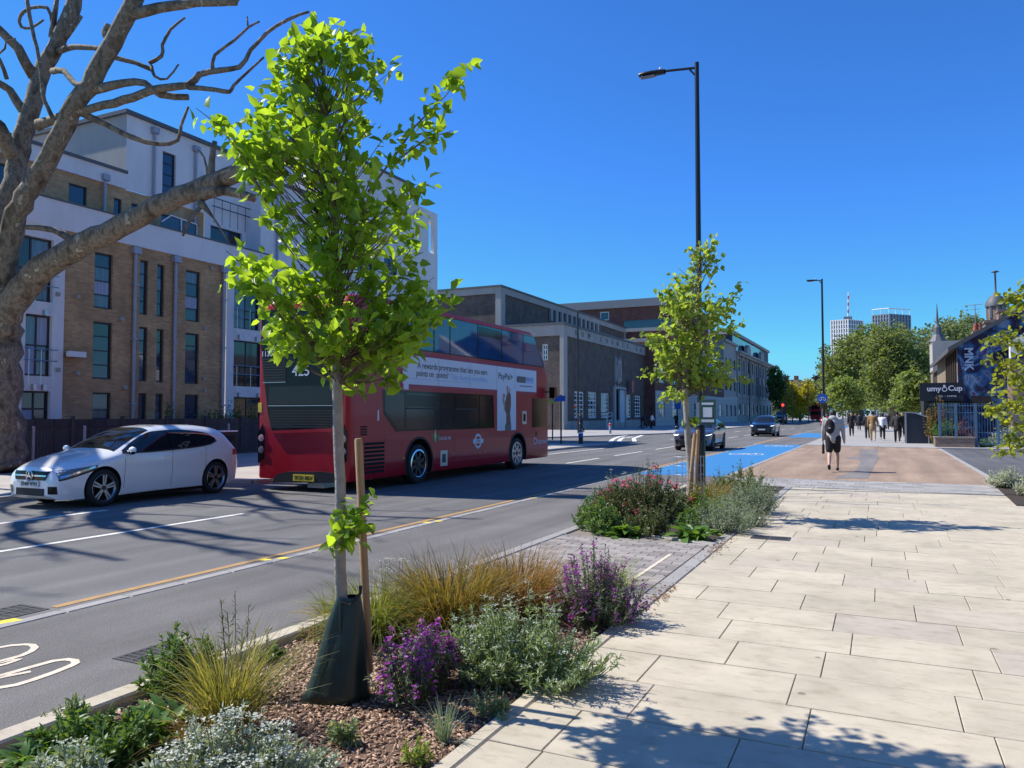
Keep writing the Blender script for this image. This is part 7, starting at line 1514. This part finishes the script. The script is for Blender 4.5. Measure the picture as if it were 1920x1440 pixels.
# low brick planter and blue railings in front of the pub
YB = 42.9; q0, q1 = AY(1754, 842, YB), AY(1828, 820, YB); zb_ = q1.z
pl_ = thing('brick_planter', 'low brown brick planter wall under the blue railings', 'planter', ((q0.x + q1.x) / 2, YB, 0)); b = MB(); b.box(q0.x, q1.x, YB, YB + 1.4, 0, zb_ - .06); b.build('brick_wall', m_bbrick, pl_); b = MB(); b.box(q0.x - .03, q1.x + .03, YB - .03, YB + 1.43, zb_ - .06, zb_); b.build('coping', m_mortar, pl_)
m_brail = M('blue_rail', (.085, .17, .27), .55, var=.15)
rr_ = thing('blue_railing', 'tall blue metal railings and gate in front of pub garden', 'railing', (q0.x + 2, YB + .5, 0)); YQ = YB + .45; zt = AY(1800, 760, YQ).z
bm_ = MB(); bm_.box(-.012, .012, -.012, .012, 0, 1); bme_ = bm_.mesh('bar'); bme_.materials.append(m_brail)
xe0, xe1 = AY(1760, 800, YQ).x, AY(1945, 800, YQ).x; xg = q1.x; x = xe0
while x < xe1:
    z0 = zb_ if x < xg else .12; share('bar', bme_, rr_, (x, YQ, z0), scale=(1, 1, zt - z0 + .1)); x += .115
for z in (zt - .02, zt - .35): b = MB(); b.box(xe0, xe1, YQ - .02, YQ + .02, z - .02, z + .02); b.build('rail', m_brail, rr_)
for (xa, xb, z) in ((xe0, xg, zb_ + .45), (xg, xe1, .2), (xg, xe1, .75)): b = MB(); b.box(xa, xb, YQ - .018, YQ + .018, z - .02, z + .02); b.build('rail', m_brail, rr_)
for px in (1762, 1793, 1830, 1872): x = AY(px, 800, YQ).x; b = MB(); b.box(x - .055, x + .055, YQ - .055, YQ + .055, 0, zt + .08); b.build('post', m_brail, rr_)
bush('garden_shrub', 'reddish spiky shrub behind left part of blue railings', (AY(1800, 800, 45.).x, 45, .2), .8, 1.3, 60, 20, .3, .12, LEAF('cordyline', (.20, .06, .07), (.10, .04, .05), .3, .5), seed=101, cat='shrub'); bush('garden_shrub', 'green shrub in pub garden behind brick planter', (AY(1775, 800, 44.5).x, 44.5, .5), .7, .9, 80, 24, .14, .4, m_sal, seed=102, cat='shrub')
bush('garden_shrub', 'pale flowering shrub behind gate of blue railings', (AY(1880, 800, 45.).x, 45, 0), .9, 1.5, 90, 20, .14, .4, m_silv, 'flat', m_white2, (.05, 8, .06), seed=103, frac=.5, cat='shrub'); bush('garden_shrub', 'small green shrub at foot of garden gate', (AY(1850, 800, 44.).x, 44, 0), .5, .5, 60, 20, .12, .4, m_sal, seed=104, cat='shrub')
bush('climbing_shrub', 'brown and green climber beside the dark locker', (AY(1755, 800, 46.).x, 46.2, 0), .6, 2.6, 60, 40, .14, .5, LEAF('russet_leaf', (.25, .13, .05), (.10, .11, .04), .3, .5), seed=105, cat='shrub', topflat=.2)
pole_sign('black hanging board sign on pole left of the locker', 1695, 812, 733, .05, [(1679, 1701, 735, 747, m_blackm, False)])
# ground-floor planting in front of flats
for i, (px, X, h) in enumerate(((378, -25.6, 2.1), (410, -25.4, 2.4), (440, -25.4, 2.6), (462, -25.4, 2.5), (318, -25.6, 2.3))):
    p = AX(px, 800, X); bush('hedge_shrub', ['dark shrub behind fence before first right window', 'dark spreading shrub behind fence near drainpipe', 'dark leafy shrub behind fence below balcony', 'dark shrub behind fence next to the bus', 'thin yellow-green shrub behind fence between narrow windows'][i], (X, p.y, 0), .8 if i < 4 else .35, h, 70, 26, .16, .4, m_lfG if i < 4 else m_sal, seed=110 + i, cat='shrub')
# ------------------------------------------------------------------ people
m_skin = M('skin_light', (.55, .34, .26), .55, var=.08); m_skind = M('skin_dark', (.16, .08, .055), .55, var=.08)
def fuse(name, mb, m, root, vox):
    me = mb.mesh(name); o = bpy.data.objects.new('tmp_fuse', me); COL.objects.link(o); md = o.modifiers.new('r', 'REMESH'); md.mode = 'VOXEL'; md.voxel_size = vox; sm = o.modifiers.new('s', 'SMOOTH'); sm.factor = .5; sm.iterations = 3
    me2 = evalmesh(o); bpy.data.objects.remove(o); me2.polygons.foreach_set('use_smooth', [True] * len(me2.polygons)); me2.materials.clear(); me2.materials.append(m); return mobj(name, me2, root)
def person(label, loc, rotz, h, top, legs, shoe, hair, skin=m_skin, stride=.3, shorts=False, vox=.026, lean=.04, armsw=.25, hood=False, coat=False, seated=False, sleeves=True, headdown=0., phase=1, bulk=1.):
    root = thing('person', label, 'person', loc, rotz, local=True); k = h / 1.76; V3 = lambda x, y, z: Vector((x * k, y * k, z * k)); bk = bulk
    hipz = .93 if not seated else .50; A = MB(); J = {}
    for sg in (-1, 1):
        s = stride * sg * phase; hip = V3(sg * .095, 0, hipz)
        if seated: kn = V3(sg * .11, .42, .48); an = V3(sg * .11, .42, .09)
        else:
            kn = V3(sg * .095, math.sin(s) * .44 + .03, hipz - .44 * math.cos(s)); bend = .15 + (.35 if s < 0 else .0); a2 = s - bend; an = Vector((kn.x, kn.y + math.sin(a2) * .43 * k, kn.z - math.cos(a2) * .43 * k))
        toe = an + V3(0, .16, -.045) if an.z < .13 * k else an + V3(0, .12, -.11); J[sg] = (hip, kn, an, toe)
    low = min(min(J[s][2].z - .085 * k, J[s][3].z - .04 * k) for s in (-1, 1)); dz = Vector((0, 0, -low)); 
    for s in (-1, 1): J[s] = tuple(p + dz for p in J[s])
    ch = V3(0, lean * 1.2, hipz + .38) + dz; nk = V3(0, lean * 2.2, hipz + .56) + dz; hd = V3(0, lean * 3 + .035 + headdown * .08, hipz + .70 - headdown * .05) + dz; pel = V3(0, 0, hipz + .02) + dz; AR = {}
    for sg in (-1, 1):
        sh = V3(sg * .185 * bk, lean * 2, hipz + .50) + dz; s = -armsw * sg * phase; el = sh + V3(sg * .05, math.sin(s) * .28, -math.cos(s) * .28); wr = el + V3(sg * .02, math.sin(s + .35) * .26, -math.cos(s + .35) * .26)
        if seated: el = sh + V3(sg * .04, .1, -.26); wr = el + V3(-sg * .05, .24, -.05)
        AR[sg] = (sh, el, wr)
    b = MB(); b.ell(hd, (.075 * k, .095 * k, .118 * k), 14); b.capsule(nk - V3(0, 0, .05), .055 * k, hd - V3(0, .01, .07), .052 * k); b.capsule(hd + V3(0, .085, -.01), .014 * k, hd + V3(0, .105, -.028), .016 * k, 6)
    for sg in (-1, 1):
        b.ell(hd + V3(sg * .077, -.005, -.01), (.014 * k, .022 * k, .034 * k), 8); sh, el, wr = AR[sg]
        b.capsule(sh, .05 * k, el, .043 * k); b.capsule(el, .042 * k, wr, .03 * k); d = (wr - el).normalized(); sd = Vector((sg, 0, 0)); fw = d.cross(sd).normalized(); b.capsule(wr, .03 * k, wr + d * .085 * k, .036 * k)
        for j, (o_, l) in enumerate(((-.03, .075), (-.01, .09), (.01, .085), (.03, .065))): q = wr + d * .09 * k + fw * o_ * k; q2 = q + d * l * .6 * k; b.capsule(q, .011 * k, q2, .010 * k, 6); b.capsule(q2, .010 * k, q2 + (d * .8 - sd * .5).normalized() * l * .45 * k, .008 * k, 6)
        q = wr + d * .04 * k + fw * .035 * k; b.capsule(q, .013 * k, q + (d + fw * .8).normalized() * .06 * k, .010 * k, 6)
        hip, kn, an, toe = J[sg]; b.capsule(hip, .085 * k, kn, .058 * k); b.capsule(kn, .056 * k, kn.lerp(an, .35) - V3(0, .012, 0), .058 * k); b.capsule(kn.lerp(an, .35) - V3(0, .012, 0), .057 * k, an, .036 * k); b.capsule(an, .036 * k, toe, .03 * k)
    b.capsule(pel, .13 * k, ch, .14 * k); b.capsule(ch, .13 * k, nk, .06 * k); bo = fuse('body', b, skin, root, min(vox, .02))
    f = MB()
    for sg in (-1, 1): f.ell(hd + V3(sg * .03, .087, .012), (.011 * k, .006 * k, .008 * k), 8)
    f.box(hd.x - .024 * k, hd.x + .024 * k, hd.y + .083 * k, hd.y + .092 * k, hd.z - .058 * k, hd.z - .05 * k); f.build('face_features', hair, bo)
    t = MB(); t.capsule(pel + V3(0, 0, -.02 if not coat else -.16), .155 * k * bk, ch, .165 * k * bk); t.capsule(V3(-.05, 0, 0) + ch, .145 * k * bk, V3(.05, 0, .0) + ch, .145 * k * bk)
    for sg in (-1, 1):
        sh, el, wr = AR[sg]; t.capsule(ch + V3(sg * .05, 0, .06), .12 * k, sh, .075 * k); t.capsule(sh, .075 * k, el, .062 * k)
        if sleeves: t.capsule(el, .062 * k, wr, .046 * k)
    t.capsule(nk - V3(0, 0, .03), .075 * k, nk - V3(0, 0, .1), .12 * k)
    if hood: t.ell(nk + V3(0, -.085, -.015), (.12 * k, .09 * k, .09 * k), 12)
    fuse('jacket' if coat else 'top', t, top, root, vox)
    u = MB(); u.capsule(pel + V3(-.05, 0, -.03), .14 * k * bk, pel + V3(.05, 0, -.03), .14 * k * bk)
    for sg in (-1, 1):
        hip, kn, an, toe = J[sg]
        if shorts: u.capsule(hip, .12 * k, hip.lerp(kn, .78), .10 * k)
        else: u.capsule(hip, .11 * k, kn, .078 * k); u.capsule(kn, .078 * k, an + V3(0, 0, .02), .062 * k)
    fuse('shorts' if shorts else 'trousers', u, legs, root, vox)
    for sg in (-1, 1):
        hip, kn, an, toe = J[sg]; s = MB(); s.capsule(an - V3(0, .03, .02), .046 * k, toe + V3(0, .02, .005), .040 * k); fuse('shoe', s, shoe, root, min(vox, .02))
    hr = MB(); hr.ell(hd + V3(0, -.018, .022), (.084 * k, .096 * k, .112 * k), 12); hr.build('hair', hair, root, smooth=True); cutz = hd.z - .03 * k; me = root.children[-1].data
    bm = bmesh.new(); bm.from_mesh(me); dl = [v for v in bm.verts if v.co.y > hd.y + .06 * k and v.co.z < hd.z + .06 * k]; bmesh.ops.delete(bm, geom=dl, context='VERTS'); bm.to_mesh(me); bm.free()
    return root, AR, ch, k
m_hood = M('grey_hoodie', (.40, .40, .40), .9, var=.08, vs=12, bump=.3, bs=25); m_blkc = M('black_cloth', (.012, .012, .014), .85, var=.2); m_tanc = M('tan_cloth', (.30, .17, .075), .9, var=.12); m_beig = M('beige_cloth', (.42, .32, .20), .9, var=.1); m_whtc = M('white_cloth', (.70, .72, .78), .85, var=.05); m_dgrey = M('charcoal_cloth', (.035, .033, .032), .85, var=.2); m_navyc = M('navy_cloth', (.02, .025, .05), .85, var=.2); m_hairk = M('black_hair', (.012, .010, .009), .6); m_hairb = M('brown_hair', (.06, .035, .02), .6); m_wshoe = M('white_shoe', (.6, .6, .6), .6)
def gz(px, py, z=0): p = G(px, py, z); return (p.x, p.y, z)
_bm = gz(1563, 884)
man, AR, ch, k = person('man in grey hoodie and black shorts walking away with backpack', _bm, 0, 1.78, m_hood, m_blkc, m_blkc, m_hairk, stride=.22, shorts=True, vox=.016, hood=True, armsw=.12, headdown=.8, bulk=1.12)
M4 = Matrix.Translation(Vector(_bm))
bp_ = thing('backpack', 'black backpack slung on left shoulder of hoodie man', 'backpack', (_bm[0], _bm[1], _bm[2]), 0, local=True); b = MB(); b.ell((-.07 * k, ch.y - .20, ch.z - .06), (.135, .085, .215), 16); b.ell((-.07, ch.y - .275, ch.z - .13), (.09, .04, .10), 12); fuse('bag_body', b, m_blkc, bp_, .014)
b = MB(); b.tube([(-.10, ch.y - .16, ch.z + .12), (-.135, ch.y - .02, ch.z + .185), (-.14, ch.y + .13, ch.z + .08), (-.15, ch.y + .12, ch.z - .16)], .018, 6); b.build('strap', m_blkc, bp_); b = MB(); b.box(-.11, -.05, ch.y - .318, ch.y - .312, ch.z - .12, ch.z - .09); b.build('logo', m_whtc, bp_)
wl = AR[-1][2]; bt = thing('water_bottle', 'dark bottle held in left hand of hoodie man', 'bottle', _bm, 0, local=True); b = MB(); b.lathe([(.001, -.40), (.036, -.40), (.038, -.38), (.038, -.17), (.03, -.13), (.016, -.11), (.016, -.08), (.001, -.08)], (wl.x, wl.y + .03, wl.z - .06), 'z', 14); b.build('bottle_body', m_trim, bt, smooth=True); b = MB(); b.tube([(wl.x, wl.y + .03, wl.z - .14), (wl.x - .01, wl.y + .04, wl.z - .07)], .012, 6); b.build('carry_loop', m_trim, bt)
WALK = [('person in tan jacket and beige trousers walking away', 1637, 829, 0, 1.78, m_tanc, m_beig, m_wshoe, m_hairk, m_skind, .2, True), ('person in white top and black trousers walking away', 1655, 826, 0, 1.66, m_whtc, m_blkc, m_wshoe, m_hairk, m_skind, .25, False), ('person in dark grey jacket striding beside the dark locker', 1683, 830, 0, 1.78, m_dgrey, m_blkc, m_blkc, m_hairk, m_skind, .3, True),
        ('person in long black coat left of the walkers', 1597, 818, math.pi, 1.74, m_blkc, m_blkc, m_blkc, m_hairk, m_skin, .12, True), ('person in black beside the tan jacket walker', 1627, 823, 0, 1.68, m_blkc, m_blkc, m_blkc, m_hairk, m_skin, .2, True), ('dark clothed person half behind the dark locker', 1692, 820, math.pi, 1.75, m_blkc, m_navyc, m_blkc, m_hairb, m_skin, .2, True),
        ('far person in dark coat behind the white top walker', 1664, 806, math.pi, 1.72, m_dgrey, m_blkc, m_blkc, m_hairk, m_skin, .2, True), ('far person in navy coat among the distant crowd', 1611, 807, 0, 1.72, m_navyc, m_blkc, m_blkc, m_hairk, m_skin, .2, True), ('distant person in charcoal left of the lamp column', 1604, 800, math.pi, 1.7, m_dgrey, m_navyc, m_blkc, m_hairb, m_skin, .2, True), ('distant person in brown near the far trees', 1674, 797, 0, 1.7, m_tanc, m_blkc, m_blkc, m_hairk, m_skin, .2, True),
        ('person in dark clothes standing behind junction bollard', 1090, 811, math.pi / 2, 1.75, m_navyc, m_blkc, m_blkc, m_hairk, m_skin, .05, True), ('person in white shirt standing by the court wall', 1222, 804, -math.pi / 2, 1.75, m_whtc, m_blkc, m_blkc, m_hairk, m_skind, .05, False), ('person in black standing at the blue map board', 1268, 801, math.pi, 1.72, m_blkc, m_blkc, m_blkc, m_hairk, m_skin, .05, True), ('person in dark coat by court windows left of white shirt', 1203, 804, -math.pi / 2, 1.6, m_blkc, m_dgrey, m_blkc, m_hairk, m_skind, .1, True), ('second dark clothed person close to court windows', 1209, 803, math.pi / 2, 1.7, m_dgrey, m_blkc, m_blkc, m_hairk, m_skind, .1, True)]
for i, (lab, px, py, rz, h, tp, lg, sh, hr, sk, st, coat) in enumerate(WALK): person(lab, gz(px, py, .03 if px > 1500 else 0), rz, h, tp, lg, sh, hr, sk, stride=st, coat=coat, vox=.03, phase=1 if i % 2 else -1)
# far traffic
make_car('receding_car', 'red hatchback seen from behind beyond the backpack man', (-6.9 - .5, 128, RZ), 0, m_cred, HATCH, ('', .435))
r_, _ = make_car('parked_van', 'dark van waiting at far junction by stone building', (-16.6, 150, RZ), math.pi, m_cblack, SUVS, ('', .55)); r_.scale = (1.1, 1.1, 1.45)
fb_ = thing('far_bus', 'distant red bus at far end of road', 'bus', (-14.4, 205, RZ)); b = MB(); b.box(-15.7, -13.2, 205, 215, .3, 4.3); b.build('body', m_bred, fb_)
for z0, z1 in ((1.5, 2.4), (3.0, 3.9)): b = MB(); b.box(-15.5, -13.4, 204.95, 205.02, z0, z1); b.build('window', m_gloss, fb_)
for x in (-15.4, -13.5): b = MB(); b.lathe([(.45, 0), (.45, .25)], (x, 207, .37), 'x', 16); b.build('wheel', m_tyre, fb_); b = MB(); b.lathe([(.001, -.02), (.14, 0)], (x, 204.98, .8), 'y', 12); b.build('headlight', m_lampg, fb_)
bpy.data.scenes.remove(_scratch)
